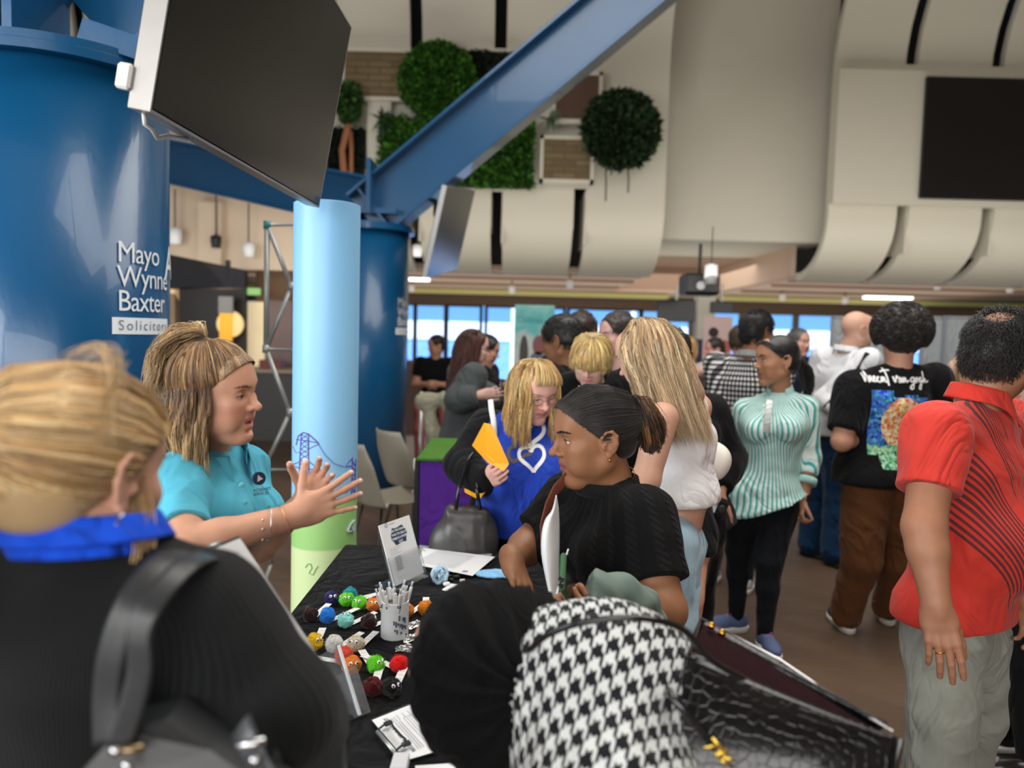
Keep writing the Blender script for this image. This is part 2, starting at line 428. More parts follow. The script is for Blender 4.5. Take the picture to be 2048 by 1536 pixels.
def surfnet(F, lo, h, exclude=()):
 I = F < 0
 nx, ny, nz = F.shape
 cnt = np.zeros((nx-1, ny-1, nz-1), dtype=np.int8)
 for i in (0, 1):
  for j in (0, 1):
   for k in (0, 1): cnt += I[i:nx-1+i, j:ny-1+j, k:nz-1+k]
 act = (cnt > 0) & (cnt < 8)
 idx = np.argwhere(act)
 if len(idx) == 0: return np.zeros((0, 3)), np.zeros((0, 4), dtype=int)
 gi = np.full(act.shape, -1, dtype=np.int32); gi[act] = np.arange(len(idx), dtype=np.int32)
 acc = np.zeros((len(idx), 3), dtype=np.float32); num = np.zeros(len(idx), dtype=np.float32)
 C = {}
 for i in (0, 1):
  for j in (0, 1):
   for k in (0, 1): C[(i, j, k)] = F[idx[:, 0]+i, idx[:, 1]+j, idx[:, 2]+k]
 for a in range(3):
  o = [q for q in range(3) if q != a]
  for u in (0, 1):
   for v in (0, 1):
    c0 = [0, 0, 0]; c0[o[0]] = u; c0[o[1]] = v; c1 = list(c0); c1[a] = 1
    f0 = C[tuple(c0)]; f1 = C[tuple(c1)]; m = (f0 < 0) != (f1 < 0)
    t = f0/np.where(m, f0-f1, 1)
    p = np.zeros((len(idx), 3), dtype=np.float32); p[:] = c0; p[:, a] = t
    acc += p*m[:, None]; num += m
 V = lo+h*(idx+acc/num[:, None]); quads = []
 for a in range(3):
  o = [(a+1) % 3, (a+2) % 3]
  s0 = [slice(1, -1)]*3; s0[a] = slice(0, -1); s1 = list(s0); s1[a] = slice(1, None)
  A = I[tuple(s0)]; B = I[tuple(s1)]; e = np.argwhere(A != B)
  if len(e) == 0: continue
  sg = A[e[:, 0], e[:, 1], e[:, 2]]; e = e.copy(); e[:, o[0]] += 1; e[:, o[1]] += 1
  def cell(du, dv):
   q = e.copy(); q[:, o[0]] -= du; q[:, o[1]] -= dv; return gi[q[:, 0], q[:, 1], q[:, 2]]
  q = np.stack([cell(1, 1), cell(0, 1), cell(0, 0), cell(1, 0)], 1)
  q = np.where(sg[:, None], q, q[:, ::-1]); quads.append(q)
 Q = np.concatenate(quads); Q = Q[(Q >= 0).all(1)]
 if len(exclude):
  c = V[Q].mean(1); kill = np.zeros(len(Q), dtype=bool)
  for a, b in exclude: kill |= ((c > a) & (c < b)).all(1)
  Q = Q[~kill]
 used = np.zeros(len(V), dtype=bool); used[Q.ravel()] = True
 rm = np.cumsum(used)-1
 return V[used], rm[Q]
def vnormals(V, Q):
 n = np.cross(V[Q[:, 2]]-V[Q[:, 0]], V[Q[:, 3]]-V[Q[:, 1]]); N = np.zeros_like(V)
 for k in range(4): np.add.at(N, Q[:, k], n)
 return N/(np.linalg.norm(N, axis=1, keepdims=True)+1e-12)
def wavy(V, freq, seed=0, octaves=3, aniso=(1, 1, 1)):
 r = np.random.RandomState(seed); out = np.zeros(len(V)); X = V*np.array(aniso)
 warp = np.stack([np.sin(X @ (r.randn(3)*freq*.5)+r.rand()*6) for _ in range(3)], 1)*(.8/freq)
 X = X+warp; a = 1; s = 0
 for o in range(octaves):
  for _ in range(4):
   d = r.randn(3); d /= np.linalg.norm(d)
   out += a*np.sin(X @ d*freq*(1.9**o)*(.7+.6*r.rand())+r.rand()*6.28)
  s += a*2; a *= .5
 return out/s
def folds(V, Q, amp, freq=22, seed=0, aniso=(1, 1, .45), w=None, sharp=True):
 N = vnormals(V, Q); f = wavy(V, freq, seed, 3, aniso)
 if sharp: f = np.maximum(1.15*(.42-np.abs(f)**.75)*1.5+.75*wavy(V, freq*.42, seed+7, 2, aniso), -1.3)
 if w is not None: f = f*w
 return V+N*(f*amp)[:, None].astype(np.float32)
# ---------------- people ----------------
V3 = Vector
def head_frame(pos, yaw, pitch=0, roll=0, s=1.0):
 """yaw 0 faces +Y (away from camera), 90 faces left, 180 towards the camera; pitch>0 looks down"""
 M = Matrix.Translation(V3(pos)) @ Matrix.Rotation(math.radians(yaw), 4, 'Z') @ Matrix.Rotation(math.radians(-pitch), 4, 'X') @ Matrix.Rotation(math.radians(roll), 4, 'Y')
 return M, s
def head_prims(sd, H, male=False, ears=(1, 1), fat=0.0, mouth=0.0, lid=.004, nose=1.0, face=True, gazez=0, neck=None, neck_r=None):
 M, s = H; sd.at(M, s)
 m = 1.08 if male else 1.0
 sd.ell((0, -.016, .034), (.074, .094, .086), .02)
 sd.ell((0, .018, -.012), (.066, .066, .075), .03)
 sd.ell((0, .022, -.045), (.052+fat*.6, .060, .058), .025)                    # cheeks / jaw volume
 for x in (-1, 1):
  sd.cap((x*.050*m+x*fat*.5, -.004, -.052), (x*.014*m, .062, -.098), .020+fat*.3, .015*m, .02)
  sd.ell((x*.040, .054, -.016), (.024, .024, .020), .02)            # cheekbone
  sd.ell((x*.040, .050, -.050), (.018+fat, .022+fat, .028), .02)
 sd.ell((0, .0735, -.096), (.019*m, .015, .015), .012)                    # chin
 sd.ell((0, .066, -.070), (.026, .020, .022), .014)
 sd.cap((-.030, .070, .028), (0, .0745, .028), .0125, .0125, .018); sd.cap((.030, .070, .028), (0, .0745, .028), .0125, .0125, .018)    # brow
 sd.ell((0, .050, .054), (.054, .032, .040), .03)
 if fat: sd.ell((0, .035, -.098), (.036, .040, .022+fat*.6), .02)
 for x in (-1, 1): sd.ell((x*.033, .090, .009), (.018, .014, .0125), .012, -1)   # sockets
 n = nose
 sd.cap((0, .081, .016), (0, .098*1.0+(n-1)*.01, -.018), .0066, .0082*n, .009)
 sd.ell((0, .1015+(n-1)*.012, -.0225), (.0098*n, .0105*n, .0088*n), .007)
 for x in (-1, 1): sd.ell((x*.0125*n, .0895, -.0255), (.0075*n, .0095, .0072), .005)
 for x in (-1, 1): sd.ell((x*.0058*n, .0955, -.0325), (.0030, .0048, .0030), .003, -1)
 g = mouth
 sd.ell((0, .081, -.046), (.018, .0090, .010), .008)                      # philtrum mound
 for x in (-1, 1):
  sd.cap((x*.0225, .0735, -.0570), (x*.0045, .0865, -.0515), .0030, .0048, .005)
  sd.cap((x*.0205, .0735, -.0590-g), (0, .0835, -.0645-g), .0034, .0062, .005)
 sd.cap((-.0045, .0865, -.0517), (.0045, .0865, -.0517), .0048, .0048, .003)
 sd.ell((0, .0905, -.0577-g*.5), (.0235, .0125, .0010+g*.55), .0020, -1)
 sd.ell((0, .085, -.0775-g), (.016, .008, .0045), .008, -1)
 # eyelids
 for x in (-1, 1):
  sd.ell((x*.031, .0665, .0085), (.0152, .0142, .0142), .0022, 1, cut=((0, 0, -1), -lid))
  sd.ell((x*.031, .0665, .0085), (.0150, .0136, .0140), .0022, 1, cut=((0, 0, 1), -.0050 if lid > -.003 else -.0056))
 # ears
 for i, x in enumerate((-1, 1)):
  if not ears[i]: continue
  sd.ell((x*.072, -.008, -.006), (.010, .014, .024), .008)
  sd.ell((x*.0795, -.014, -.002), (.0045, .017, .028), .004, 1, rot=Matrix.Rotation(math.radians(-12*x if False else 0), 4, 'X') @ Matrix.Rotation(math.radians(18*x), 4, 'Z'))
  e = [(.072, .006, -.002), (.079, .006, .014), (.083, -.004, .026), (.086, -.018, .026), (.087, -.028, .014), (.084, -.028, -.004), (.079, -.020, -.020), (.077, -.010, -.030)]
  sd.path([(x*p[0], p[1], p[2]) for p in e], .0036, .003)
  sd.ell((x*.0775, -.008, -.031), (.0045, .0075, .0085), .004)
  sd.ell((x*.0870, -.011, .006), (.0040, .0095, .0150), .003, -1)
  sd.ell((x*.0850, -.006, -.008), (.0050, .0060, .0090), .003, -1)
  sd.cap((x*.079, .004, -.008), (x*.080, .003, -.014), .0035, .003, .003)
 sd.at(None)
 if neck is not None:
  nr = neck_r or (.054 if male else .045)
  a = M @ V3((0, -.020*s, -.045*s)); b = V3(neck)
  sd.cap(a, b, nr*s, nr*s*1.06, .03)
def face_colors(V, H, skin, lips, blush=None, stubble=None, hairline=None):
 M, s = H; L = (V-A_(M.translation)) @ np.array([list(r) for r in M.to_3x3()])/s
 C = np.tile(np.array(skin, dtype=np.float32), (len(V), 1))
 def mixin(w, c):
  nonlocal C; C = C*(1-w[:, None])+np.array(c)*w[:, None]
 d = np.linalg.norm(L, axis=1) < .2
 if blush is not None:
  for x in (-1, 1):
   w = np.exp(-(((L[:, 0]-x*.042)/.022)**2+((L[:, 1]-.06)/.04)**2+((L[:, 2]+.03)/.02)**2))*.6; mixin(w*d, blush)
  w = np.exp(-(((L[:, 0])/.012)**2+((L[:, 1]-.10)/.02)**2+((L[:, 2]+.022)/.012)**2))*.35; mixin(w*d, blush)
 if stubble is not None:
  w = np.clip((-.030-L[:, 2])/.02, 0, 1)*np.clip((L[:, 1]-.0)/.03, 0, 1)*np.clip((L[:, 2]+.13)/.02, 0, 1)*.6; mixin(w*d, stubble)
 if hairline is not None:
  w = np.clip((L[:, 2]-.03)/.02, 0, 1)*np.clip((.03-L[:, 1])/.03, 0, 1)*.8; mixin(w*d, hairline)
 u = L[:, 0]; z = L[:, 2]+.0565; wl = (np.abs(u) < .0245) & (L[:, 1] > .071) & (np.abs(z) < .0118*(1-.75*(u/.0250)**2))
 w = wl*np.clip(1.6-(np.abs(z)/.0115)**2*1.3, 0, 1); mixin(w, lips)
 return C
def sphere_mesh(c, r, axis, cols, n=16):
 """cols: list of (max_angle_deg, colour) from the axis"""
 mb = MB(); prof = [(max(1e-6, math.sin(PI*i/n)), -math.cos(PI*i/n)) for i in range(n+1)]
 R = V3(axis).normalized().to_track_quat('Z', 'Y').to_matrix()
 mb.lathe([(a*r, b*r) for a, b in prof], (0, 0, 0), 20, R=R, cap=False)
 V = np.array([tuple(v) for v in mb.V]); ang = np.degrees(np.arccos(np.clip(V @ np.array(V3(axis).normalized())/r, -1, 1)))
 C = np.zeros((len(V), 3));
 for mx, c_ in reversed(cols): C[ang <= mx+1e-3] = c_
 return np_mesh('eye', V+A_(c), np.array(mb.F), col=C)
def eye_mat():
 if 'eye' in _MC: return _MC['eye']
 t = NT('eyeball'); t.set(t.attr('Col', 'Color'), .12, 0, .5); _MC['eye'] = t.m; return t.m
def add_face(root, H, brow=(.05, .03, .02), lid=.004, gaze=(0, 1, -.1), iris=(.05, .03, .02), brows=True, lash=True, browr=.0016, sides=(-1, 1)):
 M, s = H
 n_ = len(root.data.vertices); LV = np.zeros(n_*3, dtype=np.float32); root.data.vertices.foreach_get('co', LV); LV = LV.reshape(-1, 3)+A_(root.location)
 LV = ((LV-A_(M.translation)) @ np.array([list(r) for r in M.to_3x3()]))/s
 for x in sides:
  g = (M.to_3x3() @ V3(gaze)).normalized()
  me = sphere_mesh(M @ (V3((x*.031, .0665, .0085))*s), .0131*s, g, [(9, (.004, .004, .004)), (25, iris), (180, (.62, .58, .55))], 20)
  link('eye', me, eye_mat(), root)
  if lash:
   pts = []
   for i in range(9):
    a = -1+2*i/8; px = a*.0138; zz = lid+.0002-.0022*abs(a)**2.5*(1 if lid > 0 else .2); rr = math.sqrt(max(0, .0150**2-px*px-zz*zz)) if .0150**2 > px*px+zz*zz else .004
    pts.append(M @ (V3((x*.031+px, .0665+rr, .0085+zz))*s))
   MB().tube(pts, [.0004*s+.0009*s*math.sin(PI*(.1+.8*i/8)) for i in range(9)], 5).obj('eyelashes', mat('lash', (.01, .008, .006), .6), root, True)
  if brows:
   pts = []
   for i in range(9):
    bx, bz = x*(.012+.038*i/8), .0262+.0062*math.sin(PI*.75*i/8); q_ = (np.abs(LV[:, 0]-bx) < .0035) & (np.abs(LV[:, 2]-bz) < .0035) & (LV[:, 1] > .03)
    by = LV[q_, 1].mean()+.0004 if q_.any() else .085-.0165*(i/8)**2; pts.append(M @ (V3((bx, by, bz))*s))
   mb = MB(); rnd = random.Random(3)
   fw = M.to_3x3()
   for i in range(60):
    t = rnd.random(); a = int(t*7.99); b = pts[a].lerp(pts[a+1], t*8-a) + fw @ V3((0, -.001, (rnd.random()-.5)*.006*(1-.5*t)*s))
    d = (fw @ V3((x*.8, -.12, .35*(1-1.6*t)))).normalized()*.008*s
    mb.tube([b-d*.4, b+d*.2+fw @ V3((0, .0006*s, 0)), b+d*.7], [browr*.4*s, browr*.7*s, .0001], 4)
   mb.obj('eyebrow', mat('brow', brow, .7), root, True)
def hand(sd, wrist, fwd, palm, thumb, curls=(.3, .3, .35, .4), spread=.12, s=1.0, tcurl=.3, tdir=(.75, .6, .25), k=.006, ret=False):
 """fwd: towards the fingers, palm: the way the palm faces, thumb: the side the thumb is on"""
 f = V3(fwd).normalized(); n = V3(palm); n = (n-f*n.dot(f)).normalized(); t = V3(thumb); t = (t-f*t.dot(f)-n*t.dot(n)).normalized()
 w = V3(wrist); tips = []
 R = Matrix((t, f, n)).transposed().to_4x4()
 sd.cap(w-f*.02*s, w+f*.02*s, .026*s, .027*s, .012)
 sd.ecap(w, w+f*.045*s, .0175*s, .0165*s, t, (1.5, 2.1), .012)
 for off, ln, ra in ((.0285, .088, .0125), (.010, .092, .0125), (-.010, .088, .0120), (-.0275, .080, .0115)):
  sd.cap(w+f*.02*s+t*off*.6*s, w+f*ln*s*.97+t*off*s, .0145*s, ra*s*.86, .010)
 sd.ell(w+f*.038*s+t*.024*s+n*.008*s, (.017*s, .030*s, .013*s), .010, rot=R)
 sd.ell(w+f*.035*s-t*.024*s+n*.007*s, (.014*s, .030*s, .011*s), .010, rot=R)
 for i, (off, bs, ln) in enumerate(((.0285, .090, .072), (.0100, .094, .080), (-.0095, .090, .074), (-.0275, .081, .058))):
  c = curls[i]; p = w+f*bs*s+t*off*s; ang = 0; r = (.0092, .0092, .0088, .0078)[i]*s
  lat = (1.5-i)*spread
  for j, fr in enumerate((.45, .30, .25)):
   ang += c*(1.0 if j == 0 else 1.25 if j == 1 else .8)
   d = (f*math.cos(ang)+n*math.sin(ang)); d = (d+t*lat*math.cos(ang)).normalized()
   q = p+d*ln*fr*s; r2 = r*.91
   sd.cap(p, q, r, r2, .0028); p = q; r = r2
  tips.append((p, d, n*math.cos(ang)-f*math.sin(ang)))
 d0 = (f*tdir[0]+t*tdir[1]+n*tdir[2]).normalized(); p = w+f*.022*s+t*.020*s+n*.004*s; r = .0145*s; ang = 0
 tn = (f*.75-t*.35+n*.55*0); tn = (tn-d0*tn.dot(d0)).normalized() if True else tn
 for j, ln in enumerate((.044, .034, .027)):
  ang += tcurl*(0 if j == 0 else 1); d = d0*math.cos(ang)+(n*.6+f*.4-t*.5).normalized()*math.sin(ang); d.normalize()
  q = p+d*ln*s; r2 = r*(.78 if j == 0 else .88); sd.cap(p, q, r, r2, .006 if j == 0 else .003); p = q; r = r2
 tips.append((p, d, n))
 return tips
def nail_colors(V, C, tips, col, s=1.0):
 for p, d, n in tips:
  c = A_(p+d*.003*s-n*.005*s); w = np.linalg.norm(V-c, axis=1) < .0065*s
  C[w] = col
 return C
# ---- joints of a standing figure ----
def joints(x, y, yaw, h, z0=0, lean=0, pose=None, wide=1.0, male=True):
 """yaw as for heads. returns world joints"""
 R = Matrix.Translation(V3((x, y, z0))) @ Matrix.Rotation(math.radians(yaw), 4, 'Z')
 sh = (.118 if male else .104)*h*wide; hp = .056*h*wide
 J = dict(hip=(0, 0, .52*h), waist=(0, .0, .60*h), chest=(0, .0, .74*h), neck=(0, -.01*h, .838*h), head=(0, .012*h, .932*h))
 for k, sx in (('L', -1), ('R', 1)):
  J['sh'+k] = (sx*sh, -.006*h, .812*h); J['el'+k] = (sx*(sh+.035*h), -.01*h, .645*h); J['wr'+k] = (sx*(sh+.03*h), .02*h, .50*h)
  J['th'+k] = (sx*hp, 0, .50*h); J['kn'+k] = (sx*(hp+.004*h), .012*h, .275*h); J['an'+k] = (sx*(hp+.01*h), -.005*h, .045*h)
 if pose: J.update(pose)
 L = math.radians(lean); out = {}
 for k, v in J.items():
  v = V3(v)
  if k[:2] in ('ne', 'he', 'sh', 'ch', 'el', 'wr', 'wa') and k[:2] != 'hi' and lean:
   b = V3((0, 0, .52*h)); q = v-b; v = b+V3((q.x, q.y*math.cos(L)+q.z*math.sin(L), q.z*math.cos(L)-q.y*math.sin(L)))
  out[k] = R @ v
 out['R'] = R; out['h'] = h; out['fwd'] = (R.to_3x3() @ V3((0, 1, 0))); out['side'] = (out['shR']-out['shL']).normalized()
 return out
def torso(sd, J, off=0, g=1.0, bust=0, belly=0, hem=None, male=True, hips=1.0, neck=True, waistk=1.0, up=True):
 h = J['h']; sd.at(None); s = J['side']; f = (J['chest']-J['hip']).cross(s); f = -f if f.dot(J['fwd']) < 0 else f; f.normalize()
 w = h*g
 if hips: sd.ecap(J['hip']+(J['waist']-J['hip'])*.15, J['hip']+(J['hip']-J['waist'])*.35, .062*w+off, .062*w+off, s, 1.55 if not male else 1.42, .03)
 sd.ecap(J['hip'], J['waist'], .060*w+off, .053*w+off*waistk, s, (1.5 if not male else 1.42, 1.30 if not male else 1.42), .03)
 sd.ecap(J['waist'], J['chest'], .053*w+off*waistk, .059*w+off, s, (1.30 if not male else 1.42, 1.45), .03)
 top = J['chest'].lerp(J['neck'], .55)
 sd.ecap(J['chest'], top, .059*w+off, .036*w+off, s, (1.45, 1.85), .03)
 for k in 'LR':
  sh = J['sh'+k]; sd.cap(top, sh, .034*w+off, .025*h*(.5+.5*g)+off, .025)
  sd.cap(J['neck']-(J['neck']-J['chest'])*.10, sh, .016*h+off, .020*h+off, .015)
 if bust:
  for x in (-1, 1): sd.ell(J['chest']+s*x*.046*w+f*(.048*w+off)-(J['neck']-J['chest']).normalized()*.012*h, (bust+off,)*3, .035)
 if belly: sd.ell(J['waist'].lerp(J['chest'], .15)+f*.028*w, (belly*1.15+off, belly+off, belly*1.1+off), .06, rot=Matrix((s, f, s.cross(f))).transposed().to_4x4())
 return f
def arm(sd, J, k, off=0, g=1.0, upto=1.0, k1=.02, r=(.031, .026, .024, .0165), start=0.0):
 """upto: 1 elbow, 2 wrist, fractions allowed"""
 h = J['h']; a, b, c = J['sh'+k], J['el'+k], J['wr'+k]
 R_ = [q*h*g+off for q in r]
 if upto <= 1: sd.cap(a.lerp(b, start), a.lerp(b, upto), R_[0], R_[0]+(R_[1]-R_[0])*upto, k1)
 else:
  sd.cap(a.lerp(b, start), b, R_[0], R_[1], k1); u = upto-1
  sd.cap(b, b.lerp(c, min(u, .3)), R_[1], R_[2]+.001, k1)
  if u > .3: sd.cap(b.lerp(c, .3), b.lerp(c, u), R_[2], R_[2]+(R_[3]-R_[2])*u, k1)
def legs(sd, J, off=0, g=1.0, upto=2.0, r=(.054, .036, .033, .024), flare=0, k1=.025, seat=True):
 h = J['h']; s = J['side']; R_ = [q*h*g+off for q in r]
 if seat: sd.ecap(J['hip']+V3((0, 0, .02*h)), J['hip']-V3((0, 0, .02*h)), .048*h*g+off, .060*h*g+off, s, 1.45, .03)
 for k in 'LR':
  a, b, c = J['th'+k], J['kn'+k], J['an'+k]
  sd.cap(a, b, R_[0], R_[1], k1)
  if upto > 1:
   sd.cap(b, b.lerp(c, .35), R_[1], R_[2]+flare*.3, k1); sd.cap(b.lerp(c, .35), b.lerp(c, upto-1), R_[2]+flare*.3, R_[3]+flare, k1)
def cyl_uv(V, c, side, fwd, r=.15, sgn=1):
 """u along the circumference (0 at -fwd, i.e. the back when sgn=1), v height"""
 q = V-A_(c); x = q @ A_(side); y = q @ A_(fwd); a = np.arctan2(x, -y*sgn)
 return np.stack([a*r, V[:, 2], y], 1)
def garment(name, sd, m, root, vox=.006, fold=(.004, 22, 1, (1, 1, .45)), uvf=None, label=None, fine=(), lohi=None, colf=None):
 V, Q = sd.mesh(vox, fine, lohi)
 if fold: V = folds(V, Q, fold[0], fold[1], fold[2], fold[3], None if len(fold) < 5 else fold[4](V))
 me = np_mesh(name, V, Q, uv=uvf(V) if uvf else None, col=colf(V) if colf else None)
 o = link(name, me, m, root)
 if label: o['label'] = label
 return o
def person(label, group, base, sd, skin, H, lips=None, blush=None, vox=.006, headv=.0028, hands=(), handv=.0030, stubble=None, hairline=None, nails=None, tips=(), extra=None, arms_fine=None):
 """body = one continuous mesh, the top-level object"""
 M, s = H; c = A_(M @ V3((0, 0, -.005*s))); r = .150*s
 fine = [(c-np.array([r*.9, r*.9, r*.95]), c+np.array([r*.9, r*.9, r]), headv)]
 for hb in hands: fine.append((A_(hb[0])-hb[1], A_(hb[0])+hb[1], handv))
 V, Q = sd.mesh(vox, fine)
 lips = lips or tuple(a*b for a, b in zip(skin, (.82, .48, .45)))
 C = face_colors(V, H, skin, lips, blush, stubble, hairline)
 if nails: C = nail_colors(V, C, tips, nails)
 if extra: C = extra(V, C)
 base = V3(base); me = np_mesh('person', V-A_(base), Q, col=C)
 o = link('person', me, skin_mat()); o.location = base; WM[o.name] = Matrix.Translation(base)
 return tag(o, label, 'person', group)
# ---- hair ----
def spline(pts, t):
 """Catmull-Rom through pts (n,3) at t in 0..1 (array)"""
 P_ = np.asarray(pts, dtype=float); n = len(P_)-1; x = np.clip(t, 0, 1)*n; i = np.minimum(x.astype(int), n-1); f = (x-i)[:, None]
 g = lambda k: P_[np.clip(k, 0, n)]
 p0, p1, p2, p3 = g(i-1), g(i), g(i+1), g(i+2)
 return .5*((2*p1)+(p2-p0)*f+(2*p0-5*p1+4*p2-p3)*f*f+(3*p1-p0-3*p2+p3)*f**3)
def strands(sheets, H, nseg=12, seed=0):
 """sheet: dict(g=[guides], n, r, th, cols, wave, clump, jit, end). returns V,F,C in world space"""
 M, s = H; R = np.array([list(r) for r in M.to_3x3()]); T = A_(M.translation); rs = np.random.RandomState(seed)
 Vs = []; Fs = []; Cs = []; nv = 0
 for sh in sheets:
  G_ = [spline(g, np.linspace(0, 1, nseg+1)) for g in sh['g']]; G_ = np.array(G_)            # (ng, seg+1, 3)
  n = sh['n']; u = rs.rand(n); cl = sh.get('clump', 0);
  nc = max(2, int(n/max(2, sh.get('per', 14))))
  uc = (np.floor(u*nc)+.5)/nc; off = rs.rand(nc, 3)-.5; ci = np.minimum((u*nc).astype(int), nc-1)
  t = np.linspace(0, 1, nseg+1)
  U = u[:, None]*(1-cl*t[None])+uc[:, None]*cl*t[None]                                      # (n, seg+1)
  x = np.clip(U, 0, 1)*(len(G_)-1); i = np.minimum(x.astype(int), len(G_)-2 if len(G_) > 1 else 0); f = (x-i)[..., None]
  if len(G_) > 1:
   k = np.arange(nseg+1)[None].repeat(n, 0); P_ = G_[i, k]*(1-f)+G_[np.minimum(i+1, len(G_)-1), k]*f
  else: P_ = np.repeat(G_, n, 0).copy()
  th = np.interp(t, np.linspace(0, 1, len(sh['th'])), sh['th']) if hasattr(sh['th'], '__len__') else np.full(nseg+1, sh['th'])
  rv = rs.randn(n, 3)*.45; cv = off[ci]*1.6
  P_ = P_+(rv*(1-cl*.6))[:, None, :]*th[None, :, None]+cv[:, None, :]*(th*cl)[None, :, None]
  wv = sh.get('wave', 0)
  if wv:
   fr = sh.get('wf', 2.5)*(1+.3*rs.randn(nc))[ci][:, None]; ph = (rs.rand(nc)*6.28)[ci][:, None]+rs.randn(n)[:, None]*.25
   d = rs.randn(nc, 3)[ci]; d /= np.linalg.norm(d, axis=1, keepdims=True)
   P_ = P_+d[:, None, :]*(np.sin(t[None]*fr*6.28+ph)*wv*np.clip(t*2.2, 0, 1))[:, :, None]
  jit = sh.get('jit', 0)
  if jit: P_ = P_+np.cumsum(rs.randn(n, nseg+1, 3), 1)*jit
  ln = sh.get('len', None)
  if ln:
   q = ln[0]+(ln[1]-ln[0])*rs.rand(n); tt = t[None]*q[:, None]*nseg; a = np.minimum(tt.astype(int), nseg-1); f = (tt-a)[..., None]
   P_ = np.take_along_axis(P_, a[..., None].repeat(3, 2), 1)*(1-f)+np.take_along_axis(P_, (a+1)[..., None].repeat(3, 2), 1)*f
  if sh.get('keep', 1):
   for (cc, rr) in sh.get('out', HEADOUT):                     # push strands out of the skull
    q = (P_-np.array(cc))/np.array(rr); l = np.linalg.norm(q, axis=2, keepdims=True); P_ = np.where(l < 1, P_/1*0+np.array(cc)+(q/np.maximum(l, 1e-3))*np.array(rr), P_)
  P_ = (P_*s) @ R.T+T
  r = sh['r']*s; tan = np.gradient(P_, axis=1); tan /= np.linalg.norm(tan, axis=2, keepdims=True)+1e-9
  a = np.cross(tan, np.array([.3, .5, .81])); a /= np.linalg.norm(a, axis=2, keepdims=True)+1e-9; b = np.cross(tan, a)
  prof = r*np.clip(np.minimum(.35+t*3, (1.02-t)*3.2), .06, 1)
  ring = [P_+(a*math.cos(q)+b*math.sin(q))*prof[None, :, None] for q in (0, 2.094, 4.189)]
  V = np.stack(ring, 2).reshape(-1, 3)
  base = (np.arange(n)*(nseg+1)*3)[:, None, None]+(np.arange(nseg)*3)[None, :, None]+np.arange(3)[None, None]
  nx = (np.arange(n)*(nseg+1)*3)[:, None, None]+(np.arange(nseg)*3)[None, :, None]+((np.arange(3)+1) % 3)[None, None]
  Fq = np.stack([base, base+3, nx+3, nx], -1).reshape(-1, 4)
  cols = np.array(sh['cols']); cc = cols[rs.randint(0, len(cols), nc)[ci]]*.55+cols[rs.randint(0, len(cols), n)]*.45
  tipc = np.array(sh.get('tip', cols.mean(0))); w_ = sh.get('tipw', 0)
  C = cc[:, None, :]*(1-w_*t[None, :, None]**1.5)+tipc*w_*t[None, :, None]**1.5
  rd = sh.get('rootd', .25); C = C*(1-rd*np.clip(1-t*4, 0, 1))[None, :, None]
  C = C*(1+.20*rs.randn(n))[:, None, None]*(1+.22*rs.randn(nc))[ci][:, None, None]
  C = np.clip(C, 0.003, 1)[:, :, None, :].repeat(3, 2).reshape(-1, 3)
  Vs.append(V); Fs.append(Fq+nv); Cs.append(C); nv += len(V)
 return np.concatenate(Vs), np.concatenate(Fs), np.concatenate(Cs)
HEADOUT = [((0, -.016, .034), (.0775, .098, .0895)), ((0, .016, -.014), (.068, .064, .075)), ((0, .046, .054), (.067, .047, .052))]
def hair(root, H, sheets, cap=None, capcol=(.1, .06, .03), seed=0, nseg=12, vox=.004, name='hair', m=None, label=None, bump=0):
 Vs = []; Fs = []; Cs = []; n = 0
 if cap is not None:
  sd = SD(); M, s = H; sd.at(M, s); cap(sd); sd.at(None)
  V, Q = sd.mesh(vox)
  if bump: V = folds(V, Q, bump, 90, 4, (1, 1, 1))
  rs = np.random.RandomState(1); Vs.append(V); Fs.append(Q); Cs.append(np.tile(np.array(capcol), (len(V), 1))*(1+.25*wavy(V, 60, 2, 3, (1, 1, .3)))[:, None]); n += len(V)
 if sheets:
  V, F, C = strands(sheets, H, nseg, seed); Vs.append(V); Fs.append(F+n); Cs.append(C)
 me = np_mesh(name, np.concatenate(Vs), np.concatenate(Fs), col=np.concatenate(Cs))
 o = link(name, me, m or hair_mat(), root)
 if label: o['label'] = label
 return o
def std_cap(front=.045, low=-.045, r=1.05, face=.0, side=.0):
 """close-fitting cap of hair: skull shell minus the face"""
 def f(sd):
  sd.ell((0, -.016, .036), (.076*r, .096*r, .087*r), .005)
  sd.ell((0, -.040, -.010), (.066*r, .070*r, .070), .02); sd.ell((0, .030, .055), (.068*r, .050, .050*r), .01)
  sd.ell((0, .130+face, -.005), (.092+side, .105, .075+front), .008, -1)
  for x in (-1, 1): sd.ell((x*.085, .008, -.030), (.030, .034, .048), .006, -1)
  sd.plane((0, -.05, low), (0, .25, -1), .02)
 return f
